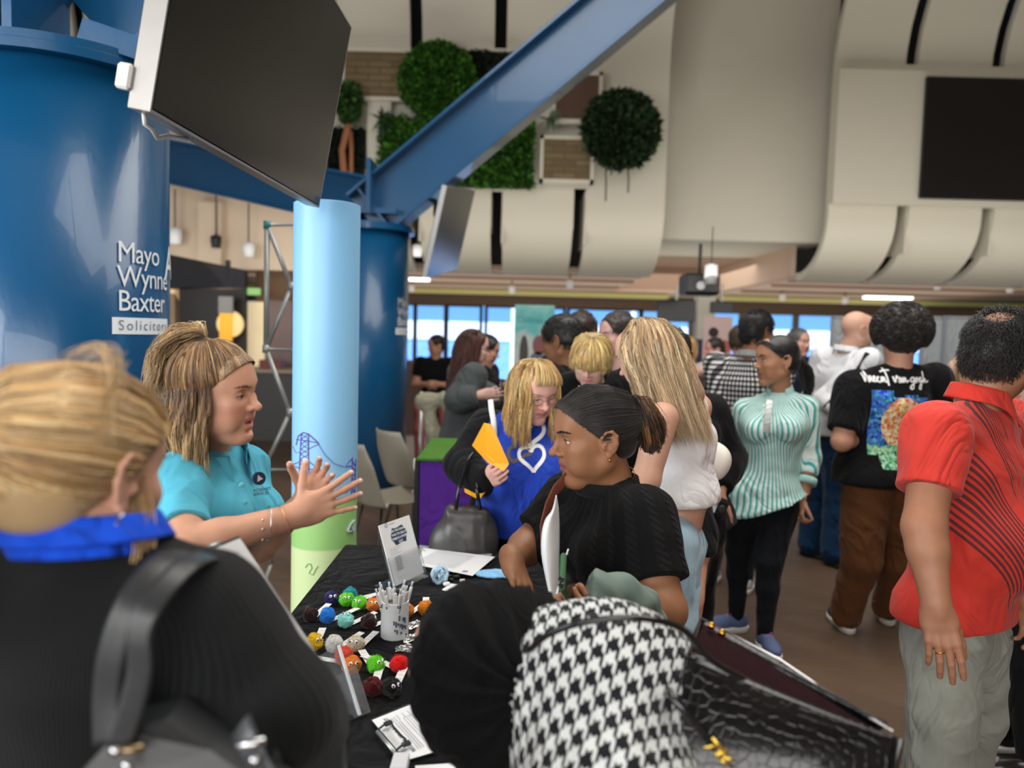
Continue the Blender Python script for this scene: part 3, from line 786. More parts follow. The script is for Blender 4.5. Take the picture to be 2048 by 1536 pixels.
def short_hair(root, H, col, low=-.050, r=1.06, n=2600, ln=.022, rad=.0009, curl=0.0, front=.045, seed=0, capcol=None, face=0, cut=None, side=0, lift=.3):
 """short cropped hair: cap plus many short strands lying on it"""
 rs = np.random.RandomState(seed); M, s = H; Rm = np.array([list(q) for q in M.to_3x3()]); T = A_(M.translation)
 d = rs.randn(n*4, 3); d /= np.linalg.norm(d, axis=1, keepdims=True); c = np.array([0, -.016, .034]); rr = np.array([.076, .096, .088])*r
 p = c+d*rr
 k_ = rs.rand(len(p)) < .3; p = np.where(k_[:, None], np.array([0, -.040, -.010])+d*np.array([.068, .072, .070])*r, p); p[k_ & ((d[:, 1] > .2) | (d[:, 2] > .3))] = [0, 9, 9]
 ok = (p[:, 2] > low-.012+.25*(p[:, 1]+.05)) & (p[:, 1] < 5) & ((((p-np.array([0, .130+face, -.005]))/np.array([.092+side, .105, .075+front]))**2).sum(1) > 1) & ~((np.abs(p[:, 0]) > .060) & (p[:, 1] > -.035) & (p[:, 2] < .008))
 if cut is not None: ok &= cut(p)
 p = p[ok][:n]; d = d[ok][:n]; n = len(p)
 flow = np.tile(np.array([0, .25, -1.0]), (n, 1)); flow[p[:, 2] > .09] = [.15, 1, 0.1]
 flow = flow+rs.randn(n, 3)*.35; flow -= d*(flow*d).sum(1, keepdims=True); flow /= np.linalg.norm(flow, axis=1, keepdims=True)
 seg = 5; t = np.linspace(0, 1, seg); L = ln*(.6+.8*rs.rand(n))[:, None, None]
 Pp = p[:, None, :]-d[:, None]*.003+flow[:, None]*t[None, :, None]*L+d[:, None]*(np.sin(t*PI*.7)*lift)[None, :, None]*L
 if curl:
  a = flow; b = np.cross(d, a); ph = rs.rand(n)[:, None]*6.28
  Pp = Pp+b[:, None]*(np.sin(t[None]*7+ph)*curl)[..., None]+d[:, None]*(np.cos(t[None]*7+ph)*curl)[..., None]
 Pp = (Pp*s) @ Rm.T+T; r0 = rad*s*np.array([1, 1, .9, .7, .15])
 tan = np.gradient(Pp, axis=1); tan /= np.linalg.norm(tan, axis=2, keepdims=True)+1e-9; a = np.cross(tan, np.array([.3, .5, .81])); a /= np.linalg.norm(a, axis=2, keepdims=True)+1e-9; b = np.cross(tan, a)
 V = np.stack([Pp+(a*math.cos(q)+b*math.sin(q))*r0[None, :, None] for q in (0, 2.094, 4.189)], 2).reshape(-1, 3)
 bs = (np.arange(n)*seg*3)[:, None, None]+(np.arange(seg-1)*3)[None, :, None]+np.arange(3)[None, None]; nx = bs-np.arange(3)[None, None]+((np.arange(3)+1) % 3)[None, None]
 F = np.stack([bs, bs+3, nx+3, nx], -1).reshape(-1, 4); C = np.array(col)*(1+.35*rs.randn(n))[:, None]; C = np.clip(C, .002, 1)[:, None, :].repeat(seg*3, 1).reshape(-1, 3)
 sd = SD(); sd.at(M, s); std_cap(front, low, r, face, side)(sd)
 sd.at(None); V2, Q2 = sd.mesh(.004*1.0)
 if cut is not None:
  L2 = ((V2-T) @ Rm)/s; V2 = V2-0; keep = cut(L2)[Q2].all(1); Q2 = Q2[keep]
 me = np_mesh('hair', np.concatenate([V2, V]), np.concatenate([Q2, F+len(V2)]), col=np.concatenate([np.tile(np.array(capcol or col)*.8, (len(V2), 1)), C]))
 return link('hair', me, hair_mat(), root)
# ---------------- the hall ----------------
def PY(px, py, y):
 v = C_F + C_R*((px-1024)/F_PX) - C_U*((py-768)/F_PX); return CAM + v*((y-CAM.y)/v.y)
def PX_(px, py, x):
 v = C_F + C_R*((px-1024)/F_PX) - C_U*((py-768)/F_PX); return CAM + v*((x-CAM.x)/v.x)
def floor_mat():
 t = NT('dark_wood_floor'); o = t.mapping(t.co('Object'), rot=(0, 0, .78))
 br = t.n('ShaderNodeTexBrick'); t.l(o, br.inputs['Vector']); br.inputs['Scale'].default_value = 1.0; br.offset = .5
 br.inputs['Brick Width'].default_value = .62; br.inputs['Row Height'].default_value = .15; br.inputs['Mortar Size'].default_value = .0018
 br.inputs['Color1'].default_value = (*srgb(74, 61, 51), 1); br.inputs['Color2'].default_value = (*srgb(98, 82, 69), 1); br.inputs['Mortar'].default_value = (*srgb(40, 32, 27), 1)
 st = t.noise(2.2, 5, t.mapping(t.co('Object'), (1, 6, 1), (0, 0, .78)), .62); bl = t.noise(.9, 3, t.co('Object'))
 c = t.mix(t.math('MULTIPLY', st, .8), br.outputs['Color'], srgb(52, 41, 34)); c = t.mix(t.math('MULTIPLY', t.math('MULTIPLY', bl, bl), .9), c, srgb(128, 100, 78))
 t.set(c, t.math('ADD', t.math('MULTIPLY', st, .25), .34), 0, .45); t.bump(br.outputs['Fac'], .15, .001); return t.m
M_WALL = mat('warm_white_plaster', srgb(190, 178, 160), .85, nscale=3, var=.02)
M_WALL2 = mat('white_panel_paint', srgb(202, 196, 180), .6, nscale=2, var=.02)
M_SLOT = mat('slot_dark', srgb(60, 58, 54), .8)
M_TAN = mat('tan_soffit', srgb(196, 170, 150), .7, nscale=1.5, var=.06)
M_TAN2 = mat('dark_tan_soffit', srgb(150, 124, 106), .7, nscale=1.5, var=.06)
M_BLK = mat('black_gloss', (.008, .008, .009), .18)
M_BLKM = mat('black_matt', (.012, .012, .013), .6)
M_STEEL = mat('brushed_alu', srgb(178, 180, 180), .35, .7)
M_WHITE = mat('white_plastic', (.78, .78, .77), .4)
def steel_blue():
 t = NT('blue_gloss_paint'); o = t.co('Object')
 f = t.noise(2.5, 3, o); f2 = t.noise(26, 4, t.mapping(o, (1, 1, .6)))
 t.set(t.mix(f, srgb(6, 70, 112), srgb(12, 80, 124)), .30, 0, .5, coat=.25); t.bump(f2, .18, .006); return t.m
M_BLUE = steel_blue()
def struct(o, label=None): o['kind'] = 'structure'; return o
fl = MB().box((2.5, 7.5, -.05), (23, 27, .1)).obj('floor', floor_mat()); struct(fl)
struct(MB().box((2.5, 3.2, 7.3), (23, 18.4, .2)).obj('ceiling', M_WALL))
struct(MB().box((2.5, -5.1, 3.6), (23, .2, 7.4)).obj('wall_back', M_WALL))
struct(MB().box((-9.1, 7.5, 3.6), (.2, 27, 7.4)).obj('wall_left', M_WALL))
struct(MB().box((14.1, 7.5, 3.6), (.2, 27, 7.4)).obj('wall_right', M_WALL))
# curved bulkheads with slots
def bulkhead(x0, x1, slots, name, yoff=0.0):
 prof = []
 for i in range(9): a = i/8*PI/2*.98; prof.append((11+1.15*(1-math.cos(a)), 3.35-.88*math.sin(a)))           # bottom curl
 prof = prof[::-1]; prof += [(11, 3.9), (11, 4.6), (11, 5.3)]
 for i in range(1, 11): a = i/10*PI/2; prof.append((11-2.3*(1-math.cos(a)), 5.3+1.9*math.sin(a)))
 prof = [(y+yoff, z) for y, z in prof]
 V = []; F = []
 def strip(a, b, z0=-9, z1=99):
  n0 = len(V); pr = [(y, z) for y, z in prof if z0 <= z <= z1]
  for y, z in pr: V.extend([(a, y, z), (b, y, z)])
  for i in range(len(pr)-1): F.append((n0+2*i, n0+2*i+1, n0+2*i+3, n0+2*i+2))
  for e in (a, b):
   n0 = len(V)
   for i in range(len(pr)):
    j0, j1 = max(0, i-1), min(len(pr)-1, i+1); ty, tz = pr[j1][0]-pr[j0][0], pr[j1][1]-pr[j0][1]; l = math.hypot(ty, tz); ny, nz = tz/l, -ty/l
    V.extend([(e, pr[i][0], pr[i][1]), (e, pr[i][0]+ny*.11, pr[i][1]+nz*.11)])
   for i in range(len(pr)-1): F.append((n0+2*i, n0+2*i+1, n0+2*i+3, n0+2*i+2))
 cuts = sorted(slots); cur = x0; zb = 3.60+0; zt = 5.42
 W = .17
 P2 = []
 for y, z in prof: P2.append((y, z))
 # refine profile at the slot limits
 def ins(zv):
  for i in range(len(prof)-1):
   if prof[i][1] < zv < prof[i+1][1]:
    f = (zv-prof[i][1])/(prof[i+1][1]-prof[i][1]); prof.insert(i+1, (prof[i][0]+f*(prof[i+1][0]-prof[i][0]), zv)); return
 ins(zb); ins(zt)
 for c in cuts:
  strip(cur, c-W/2); strip(c-W/2, c+W/2, zb-1e-6, zt+1e-6); cur = c+W/2
 strip(cur, x1)
 me = bpy.data.meshes.new(name); me.from_pydata(V, [], F); me.update()
 return struct(link(name, me, M_WALL2))
SL_L = [P(845, 95, 11).x, P(1002, 95, 11).x-.0]
xs = [(985-1024)/F_PX*11.05, (1148-1024)/F_PX*11.05]
step = xs[1]-xs[0]
bulkhead(-9.0, 2.09, [xs[0]+step*k for k in range(-7, 2)], 'wall_front')
xr = [(1783-1024)/F_PX*11.05, (1950-1024)/F_PX*11.05]; st2 = xr[1]-xr[0]
bulkhead(4.40, 14.0, [xr[0]+st2*k for k in range(0, 7)], 'wall_front_right')
mb = MB().box((3.2, 12.9, 5.1), (3.0, 2.4, 4.16)); struct(mb.obj('wall_recess', M_WALL2))
# slot backing and white fins inside the slots
mb = MB()
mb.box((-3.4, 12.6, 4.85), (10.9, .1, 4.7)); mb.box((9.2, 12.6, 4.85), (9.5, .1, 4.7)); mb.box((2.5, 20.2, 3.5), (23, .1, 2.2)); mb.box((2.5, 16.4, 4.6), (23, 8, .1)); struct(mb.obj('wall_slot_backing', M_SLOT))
mb = MB()
for x in [xs[0]+step*k for k in range(-7, 2)]+[xr[0]+st2*k for k in range(0, 7)]:
 mb.box((x+.085, 11.5, 3.2), (.03, .9, .75)); mb.box((x-.085, 11.5, 3.3), (.02, .8, .5))
struct(mb.obj('trim_1', M_WALL2))
# flat white projecting panel with the black screen (right)
a = PY(1642, 138, 10.9); b = PY(1612, 405, 10.9)
mb = MB().box((9.2, 10.93, (a.z+b.z)/2), (9.6, .14, a.z-b.z)); struct(mb.obj('trim_2', M_WALL2))
# low ceiling beyond, soffits, cove strips
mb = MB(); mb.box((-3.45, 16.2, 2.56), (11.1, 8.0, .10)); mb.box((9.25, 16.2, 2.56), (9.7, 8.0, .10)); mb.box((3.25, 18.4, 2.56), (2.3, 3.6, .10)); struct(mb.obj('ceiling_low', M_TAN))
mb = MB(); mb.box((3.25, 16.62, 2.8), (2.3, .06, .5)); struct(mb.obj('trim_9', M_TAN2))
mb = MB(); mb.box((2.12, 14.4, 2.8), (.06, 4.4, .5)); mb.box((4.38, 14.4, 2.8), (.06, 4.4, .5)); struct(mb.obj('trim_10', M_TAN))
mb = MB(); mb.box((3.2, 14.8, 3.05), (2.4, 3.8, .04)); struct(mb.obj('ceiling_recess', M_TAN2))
mb = MB()
for y in (13.4, 15.2):
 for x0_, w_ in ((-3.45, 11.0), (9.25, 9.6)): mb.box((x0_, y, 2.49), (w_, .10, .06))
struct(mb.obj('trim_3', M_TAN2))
struct(MB().box((-1.8, 17.2, 2.44), (10.4, .35, .09)).obj('trim_4', mat('olive_strip', srgb(205, 200, 128), .7)))
struct(MB().box((9.2, 17.2, 2.44), (9.2, .35, .09)).obj('trim_5', mat('olive_strip', srgb(205, 200, 128), .7)))
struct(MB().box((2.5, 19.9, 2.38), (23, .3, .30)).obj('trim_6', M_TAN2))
# window wall
zt = 2.23; zb = .12
mull = [(-9, .2), (-5.2, .12), (-3.35, .10), (-2.55, .06), (-1.75, .08), (-.78, .17), (.9, .10), (1.36, .14), (3.3, .06), (4.6, .10), (5.9, .10), (7.3, .10), (8.4, .08), (9.6, .1), (11, .1), (12.4, .1), (13.9, .2)]
glass = NT('window_glass'); glass.set((.92, .97, 1.0), .02, 0, .5, trans=1.0); glass.b.inputs['IOR'].default_value = 1.03
for i in range(len(mull)-1):
 x0 = mull[i][0]+mull[i][1]/2; x1 = mull[i+1][0]-mull[i+1][1]/2
 wf = MB(); dk = M_BLKM if 4 <= i <= 7 else M_WALL
 wf.box((x0-.02, 20, (zt+zb)/2), (.08, .12, zt-zb)).box((x1+.02, 20, (zt+zb)/2), (.08, .12, zt-zb)).box(((x0+x1)/2, 20, zt), (x1-x0, .12, .08)).box(((x0+x1)/2, 20, zb), (x1-x0, .12, .10))
 o = wf.obj('window_%d' % (i+1), dk); struct(o)
 MB().box(((x0+x1)/2, 20.01, (zt+zb)/2), (x1-x0, .012, zt-zb)).obj('pane', glass.m, o)
struct(MB().box((2.5, 20.05, .03), (23, .3, .2)).obj('wall_sill', M_TAN2))
# ---------------- outside: far stand of the ground ----------------
t_ = thing('stadium_stand', 'far stand outside the windows with blue seats and a white roof edge', 'stand', (0, 80, -8))
m_seat = NT('blue_seats'); o_ = m_seat.co('Object'); br = m_seat.n('ShaderNodeTexBrick'); m_seat.l(m_seat.mapping(o_, (.5, .5, .5)), br.inputs['Vector'])
br.inputs['Color1'].default_value = (*srgb(60, 130, 205), 1); br.inputs['Color2'].default_value = (*srgb(84, 150, 220), 1); br.inputs['Mortar'].default_value = (*srgb(190, 210, 230), 1); br.inputs['Mortar Size'].default_value = .06
m_seat.set(br.outputs['Color'], .6)
mb = MB()
for k in range(16): mb.box((5, 74+k*1.1, -7.5+k*.5), (150, 1.12, .5+.02))
mb.obj('seating', m_seat.m, t_)
mb = MB(); mb.box((5, 93, 1.65), (150, .6, 2.2)); mb.obj('roof_fascia', mat('ext_white', (.82, .84, .86), .5), t_)
mb = MB(); mb.box((5, 80, -8.0), (150, 1, .6)); mb.obj('wall', mat('ext_grey', (.5, .53, .56), .7), t_)
for x in range(-24, 50, 12): MB().box((x, 77.8, -1), (.5, .5, 15)).obj('roof_column', mat('ext_white', (.82, .84, .86), .5), t_)
t_ = MB().box((0, 46, -8.6), (160, 52, .2)).obj('pitch', mat('grass', srgb(96, 150, 70), .9, nscale=.3, var=.15)); tag(t_, 'green playing field outside below the windows', 'pitch')
# ---------------- blue steel columns and beams ----------------
def column(c, r, zt, label):
 t = thing('steel_column', label, 'column', (c[0], c[1], 0), 'round blue steel columns')
 MB().lathe([(r, 0), (r, zt-.02)], (c[0], c[1], 0), 96).obj('shaft', M_BLUE, t, True)
 auto_smooth(MB().lathe([(r+.0, zt-.03), (r+.05, zt-.03), (r+.05, zt+.002), (r+.042, zt+.006), (r+.042, zt+.034), (r*.2, zt+.036)], (c[0], c[1], 0), 96).obj('top_flange', M_BLUE, t))
 return t
c1 = P(120, 400, 3.065); c1 = (c1.x, c1.y); R1 = .400; ZT = 2.505
col1 = column(c1, R1, ZT, 'thick blue steel column nearest on the left with white lettering')
c2p = P(733, 600, 7.5); c2 = (c2p.x, c2p.y)
col2 = column(c2, .405, ZT, 'blue steel column further back, half hidden by the pale blue tube')
def ibeam(p0, p1, hgt, wid, up, tw=.022, tf=.03):
 p0 = V3(p0); p1 = V3(p1); d = (p1-p0); L = d.length; d.normalize(); u = V3(up); u = (u-d*u.dot(d)).normalized(); s = d.cross(u)
 R = Matrix((d, s, u)).transposed(); c = (p0+p1)/2; mb = MB()
 mb.box(c, (L, tw, hgt-.02), R); mb.box(c+u*(hgt/2-tf/2), (L, wid, tf), R, bev=.004); mb.box(c-u*(hgt/2-tf/2), (L, wid, tf), R, bev=.004)
 return mb, R, u, s, d
def beam_thing(name, label, p0, p1, hgt, wid, up, plates=()):
 t = thing(name, label, 'beam', tuple(p0), 'blue steel beams')
 mb, R, u, s, d = ibeam(p0, p1, hgt, wid, up); mb.obj('beam', M_BLUE, t)
 for q in plates:
  c = V3(p0)+d*q; MB().box(c, (.02, wid*.9, hgt-.03), R).obj('stiffener', M_BLUE, t)
 return t
q0 = P(735, 437, 7.35); q1 = P(1400, -122, 7.05)
beam_thing('steel_beam', 'long diagonal blue steel beam rising right from the further column', q0, q1, .53, .34, (0, 0, 1), (.12,))
q0 = P(745, 408, 7.6); q1 = P(150, 285, 10.0)
beam_thing('steel_beam', 'blue steel beam rising left behind the large tilted screen', q0, q1, .50, .32, (0, 0, 1), (.05,))
mb = MB(); pc = P(743, 405, 7.28); mb.box((pc.x, pc.y, (2.63+3.12)/2), (.04, .36, .50)); mb.box((pc.x-.0, pc.y+.15, 2.66), (.5, .5, .05)); tag(mb.obj('gusset_plate', M_BLUE), 'upright blue gusset plate where beams meet on the further column', 'steel plate')
# on top of the near column
z0 = ZT+.04
e0 = V3((c1[0]+.05, c1[1], z0+.12)); e1 = e0+V3((2.3, -.25, 2.03))
beam_thing('steel_beam', 'blue steel beam rising from the near column behind the big screen', e0+V3((.12, 0, .02)), e1, .50, .34, (0, 0, 1))
e1 = e0+V3((-1.7, .25, 1.2)); beam_thing('steel_beam', 'blue steel beam rising left from the top of the near column', e0+V3((-.02, 0, .1)), e1, .50, .30, (0, 0, 1))
for x, w_, lb in ((-.17, .03, 'left upright blue plate on top of the near column'), (.02, .035, 'right upright blue plate on top of the near column, beside the beam foot')):
 mb = MB().box((c1[0]+x, c1[1]-.16, z0+.30), (w_, .36, .62)); tag(mb.obj('gusset_plate', M_BLUE), lb, 'steel plate')
MB().box((c1[0]+.33, c1[1]-.2, z0+.03), (.22, .10, .08), R=Matrix.Rotation(.3, 3, 'Y')).obj('weld_plate', M_BLUE, col1)
# lettering on the columns
def wrap_text(me, c, r, ang0, z, out=.003):
 """x along the circumference, y up; ang0 = angle of x=0, measured from -Y towards +X"""
 def fn(x, y, zz):
  a = ang0+x/r; rr = r+out+zz; return (c[0]+rr*math.sin(a), c[1]-rr*math.cos(a), z+y)
 return map_mesh(me, fn)
def subdiv_x(me, dx):
 import bmesh
 bm = bmesh.new(); bm.from_mesh(me); bmesh.ops.triangulate(bm, faces=bm.faces[:]); xs_ = [v.co.x for v in bm.verts]; x = min(xs_)+dx
 while x < max(xs_):
  bmesh.ops.bisect_plane(bm, geom=bm.verts[:]+bm.edges[:]+bm.faces[:], plane_co=(x, 0, 0), plane_no=(1, 0, 0)); x += dx
 bm.to_mesh(me); bm.free(); return me
M_LET = mat('white_vinyl', (.9, .92, .93), .5, sheen=0)
def col_sign(col, c, r, a_left, z_top, k=1.0):
 w = .185*k
 for i, s_ in enumerate(('Mayo', 'Wynne', 'Baxter')):
  me = subdiv_x(text_mesh(s_, .115*k, 0, spacing=.93), .01); map_mesh(me, lambda x, y, z: (x*.95, y*1.05, z)); wrap_text(me, c, r, a_left, z_top-.092*k-i*.098*k, .005); link('lettering', me, M_LET, col, False)
 me = subdiv_x(text_mesh('Allotts' if False else 'A', .2*k, .002*k), .02)
 wrap_text(me, c, r, a_left+.285*k/r, z_top-.135*k, .003); link('lettering', me, M_LET, col, False)
 mb = MB(); zz = z_top-.383*k
 mb.grid(lambda u, v: (c[0]+(r+.002)*math.sin(a_left-.02*k/r+u*.34*k/r), c[1]-(r+.002)*math.cos(a_left-.02*k/r+u*.34*k/r), zz+v*.068*k), 16, 1)
 mb.obj('sign_band', M_LET, col)
 me = subdiv_x(text_mesh('Solicitors', .058*k, 0, spacing=1.3), .02); wrap_text(me, c, r, a_left+.004*k/r, zz+.017*k, .004); link('lettering', me, mat('grey_ink', srgb(120, 130, 140), .6), col, False)
# angle of the text start: pixel 230 on the near column
def surf_angle(px, py, c, r):
 v = (P(px, py, 1)-CAM); dx, dy = v.x, v.y; A = dx*dx+dy*dy; B = -2*(dx*c[0]+dy*c[1]); Cc = c[0]**2+c[1]**2-r*r
 D = max(0, B*B-4*A*Cc); s_ = (-B-math.sqrt(D))/(2*A); x, y, z = dx*s_, dy*s_, CAM.z+v.z*s_
 return math.atan2(x-c[0], -(y-c[1])), z
aL, zL = surf_angle(232, 476, c1, R1); _, zB = surf_angle(222, 668, c1, R1)
col_sign(col1, c1, R1, aL, zL, (zL-zB)/.383)
aL2, zL2 = surf_angle(795, 590, c2, .405); col_sign(col2, c2, .405, aL2, zL, (zL-zB)/.383)
# ---------------- hanging screens ----------------
def quad3d(q, width):
 r = [C_F + C_R*((x-1024)/F_PX) - C_U*((y-768)/F_PX) for x, y in q]
 A = np.array([[-r[1][i], r[2][i], -r[3][i]] for i in range(3)]); d = np.linalg.solve(A, -np.array(tuple(r[0])))
 p = [r[0]]+[r[i+1]*float(d[i]) for i in range(3)]; w_ = (p[1]-p[0]).length; k = width/w_
 return [CAM+v*k for v in p]
def screen(q, width, label, thick=.045):
 p = quad3d(q, width); c = (p[0]+p[1]+p[2]+p[3])/4; x = ((p[1]-p[0])+(p[2]-p[3])).normalized(); y = (p[0]-p[3])+(p[1]-p[2]); hh = y.length/2; y = y.normalized()
 b = (x+y).normalized(); e = (x-y).normalized(); x2 = (b+e).normalized(); y2 = (b-e).normalized(); n = x2.cross(y2)
 if n.dot(CAM-c) < 0: n = -n
 w_ = width
 R = Matrix((x2, y2, x2.cross(y2))).transposed(); t = thing('hanging_screen', label, 'television', tuple(c), 'hanging black television screens')
 MB().box(c-n*(thick/2+.004), (w_, hh, thick), R, bev=.006).obj('casing', M_BLKM, t)
 MB().box(c-n*.001, (w_-.012, hh-.012, .008), R).obj('display', mat('screen_glass', (.0045, .0042, .004), .2, spec=.18), t)
 fr = MB(); tw = .011
 for sx in (-1, 1): fr.box(c+x2*sx*(w_/2)-n*.02, (.006, hh+.004, .045), R)
 for sy in (-1, 1): fr.box(c+y2*sy*(hh/2)-n*.02, (w_, .006, .045), R)
 fr.obj('frame', mat('grey_metal_edge', srgb(150, 148, 146), .35, .6), t)
 MB().box(c-n*(thick+.05), (.3, .3, .09), R).tube([c-n*(thick+.09), c-n*(thick+.13)+V3((0, 0, .12)), c-n*(thick+.13)+V3((0, 0, .9 if c.y > 4 else 4.4))], .02, 8).obj('mounting_arm', M_BLKM, t)
 return t, c, x2, y2, n, w_, hh
tv1 = screen([(408, -410), (705, 45), (637, 400), (290, 240)], 1.22, 'large tilted black screen hanging over the table at upper left')
tv2 = screen([(895, 350), (942, 402), (912, 555), (862, 532)], 1.22, 'smaller looking tilted black screen hanging by the further column')
t, c, x2, y2, n, w_, hh = tv1
cl = c-x2*w_/2-y2*hh*.415; MB().box(cl-n*.055-x2*.004, (.022, .05, .03), Matrix((x2, y2, n)).transposed(), bev=.005).obj('bracket_cover', M_WHITE, t)
mb = MB(); b0 = c-x2*w_*.47-y2*hh*.5-n*.03
mb.tube([b0, b0-y2*.02+x2*.01, b0-y2*.022+x2*.04, b0-y2*.035+x2*.07, b0-y2*.02+x2*.11, b0+x2*.2-y2*.005], .005, 6); mb.obj('cable', M_WHITE, t, True)
# big black wall screen at right
a = PY(1852, 153, 10.83); b = PY(1838, 397, 10.83)
tw = MB().box((a.x+2.6, 10.83, (a.z+b.z)/2), (5.2, .06, a.z-b.z), bev=.01).obj('wall_screen', mat('matt_screen', (.010, .008, .008), .35)); tag(tw, 'wide black wall screen on the white panel at upper right', 'screen')
# ---------------- living wall ----------------
def wbox(px0, py0, px1, py1, y, dep, m, name='panel', parent=None, bev=.0):
 a = PY(px0, py0, y); b = PY(px1, py1, y); cx = (a.x+b.x)/2; cz = (a.z+b.z)/2
 return MB().box((cx, y+dep/2, cz), (abs(b.x-a.x), dep, abs(a.z-b.z)), bev=bev).obj(name, m, parent)
def foliage_obj(name, spots, n, leaf, cols, parent=None, seed=0, dens=None, label=None):
 """spots: function(rs, n) -> points, normals"""
 rs = np.random.RandomState(seed); p, nn = spots(rs, n); n = len(p)
 d = nn+rs.randn(n, 3)*.7; d /= np.linalg.norm(d, axis=1, keepdims=True); s = np.cross(d, rs.randn(n, 3)); s /= np.linalg.norm(s, axis=1, keepdims=True)
 L = leaf*(.6+.8*rs.rand(n))[:, None]; b = np.cross(s, d)
 V = np.stack([p, p+d*L*.5+s*L*.28, p+d*L+b*L*.2, p+d*L*.5-s*L*.28], 1).reshape(-1, 3); F = np.arange(4*n).reshape(-1, 4)
 cc = np.array(cols)[rs.randint(0, len(cols), n)]*(1+.25*rs.randn(n))[:, None]
 me = np_mesh(name, V, F, col=np.clip(cc, .001, 1)[:, None].repeat(4, 1).reshape(-1, 3))
 if 'leaf' not in _MC:
  t = NT('leaf'); t.set(t.attr('Col', 'Color'), .6, 0, .3); _MC['leaf'] = t.m
 o = link(name, me, _MC['leaf'], parent, False)
 return o
GREEN = [srgb(58, 104, 30), srgb(40, 84, 24), srgb(80, 128, 40), srgb(34, 66, 22)]
DGREEN = [srgb(20, 44, 18), srgb(34, 62, 28), srgb(60, 84, 50), srgb(14, 30, 14)]
def plant_panel(label, shape, n, leaf, cols, y, seed, cat='plant panel'):
 if shape[0] == 'disc':
  c = PY(shape[1], shape[2], y); r = shape[3]/F_PX*y*1.0; t = thing('plant_panel', label, cat, (c.x, c.y, c.z), 'planted panels on the wall')
  MB().lathe([(r*.97, 0), (r*.97, .12), (r*.8, .17)], (c.x, y+.13, c.z), 40, R=Matrix.Rotation(PI/2, 3, 'X')).obj('backing', mat('soil', (.012, .02, .008), .9), t)
  def sp(rs, n):
   a = rs.rand(n)*6.283; q = np.sqrt(rs.rand(n))*r; z = .16+.10*np.sqrt(np.maximum(0, 1-(q/r)**2))*shape[4]
   p = np.stack([c.x+q*np.cos(a), y+.12-z, c.z+q*np.sin(a)], 1); nn = np.stack([np.cos(a)*q/r*.9, -np.ones(n)*.8, np.sin(a)*q/r*.9-.1], 1); return p, nn
 else:
  a = PY(shape[1], shape[2], y); b = PY(shape[3], shape[4], y); t = thing('plant_panel', label, cat, ((a.x+b.x)/2, y, b.z), 'planted panels on the wall')
  MB().box(((a.x+b.x)/2, y+.04, (a.z+b.z)/2), (b.x-a.x, .10, a.z-b.z)).obj('backing', mat('soil', (.012, .02, .008), .9), t)
  def sp(rs, n):
   u = rs.rand(n); v = rs.rand(n); p = np.stack([a.x+(b.x-a.x)*u, np.full(n, y-.02)-.05*rs.rand(n), b.z+(a.z-b.z)*v], 1); return p, np.stack([.8*(u-.5)*2*(np.abs(u-.5) > .46), -np.ones(n), -.2+.8*(v-.5)*(np.abs(v-.5) > .46)], 1)
 o = foliage_obj('foliage', sp, n, leaf, cols, t, seed); o['kind'] = 'stuff'
 return t
YW = 10.80
plant_panel('round bright green moss panel on the wall above the blue beam', ('disc', 876, 166, 70, 1.2), 5200, .085, GREEN, YW-.1, 1)
plant_panel('round dark leafy plant ball on the wall right of the blue beam', ('disc', 1240, 263, 69, 2.2), 4600, .10, DGREEN+[srgb(70, 80, 60)], YW-.1, 2)
plant_panel('dark green square planted panel at top behind the blue beam', ('rect', 920, 104, 1042, 200), 1500, .05, [srgb(14, 26, 14), srgb(10, 18, 10)], YW+.1, 3)
plant_panel('large square green moss panel crossed by the blue beam', ('rect', 762, 236, 1062, 374), 6500, .08, GREEN, YW, 4)
plant_panel('dark planted square panel beside the big tilted screen', ('rect', 655, 256, 728, 350), 1200, .05, [srgb(12, 24, 12), srgb(9, 16, 9)], YW+.05, 5)
def stone_mat(a, b, sc_):
 t = NT('stone_tiles'); o = t.co('Object'); br = t.n('ShaderNodeTexBrick'); t.l(t.mapping(o, (1, 1, 1), (PI/2, 0, 0)), br.inputs['Vector']); br.inputs['Scale'].default_value = sc_
 br.inputs['Brick Width'].default_value = .32; br.inputs['Row Height'].default_value = .09; br.inputs['Color1'].default_value = (*a, 1); br.inputs['Color2'].default_value = (*b, 1); br.inputs['Mortar'].default_value = (*tuple(c*.5 for c in a), 1); br.inputs['Mortar Size'].default_value = .012
 f = t.noise(14, 4, o); t.set(t.mix(t.math('MULTIPLY', f, .5), br.outputs['Color'], tuple(c*.55 for c in a)), .9); t.bump(f, .6, .02); return t.m
ST = stone_mat(srgb(128, 110, 80), srgb(104, 86, 62), 1.0)
for q, lb, m in (((690, 101, 835, 196), 'wide brown stacked stone panel at the top left of the planted wall', ST), ((1088, 277, 1180, 360), 'small square brown stone panel below the wooden one', ST), ((1113, 148, 1196, 240), 'dark brown wooden square panel beside the beam', mat('dark_wood_panel', srgb(84, 60, 46), .7, nscale=18, var=.25))):
 t = thing('wall_panel', lb, 'wall panel', tuple(PY(q[0], q[3], YW)), 'framed panels on the wall')
 wbox(*q, YW, .08, m, 'panel', t)
 fr = MB(); a = PY(q[0]-7, q[1]-7, YW); b = PY(q[2]+7, q[3]+7, YW)
 for (x0, z0_, x1_, z1_) in ((a.x, a.z, b.x, a.z-.05), (a.x, b.z+.05, b.x, b.z), (a.x, a.z, a.x+.05, b.z), (b.x-.05, a.z, b.x, b.z)): fr.box(((x0+x1_)/2, YW+.06, (z0_+z1_)/2), (abs(x1_-x0), .13, abs(z0_-z1_)))
 fr.obj('frame', M_WALL2, t)
mb = MB()
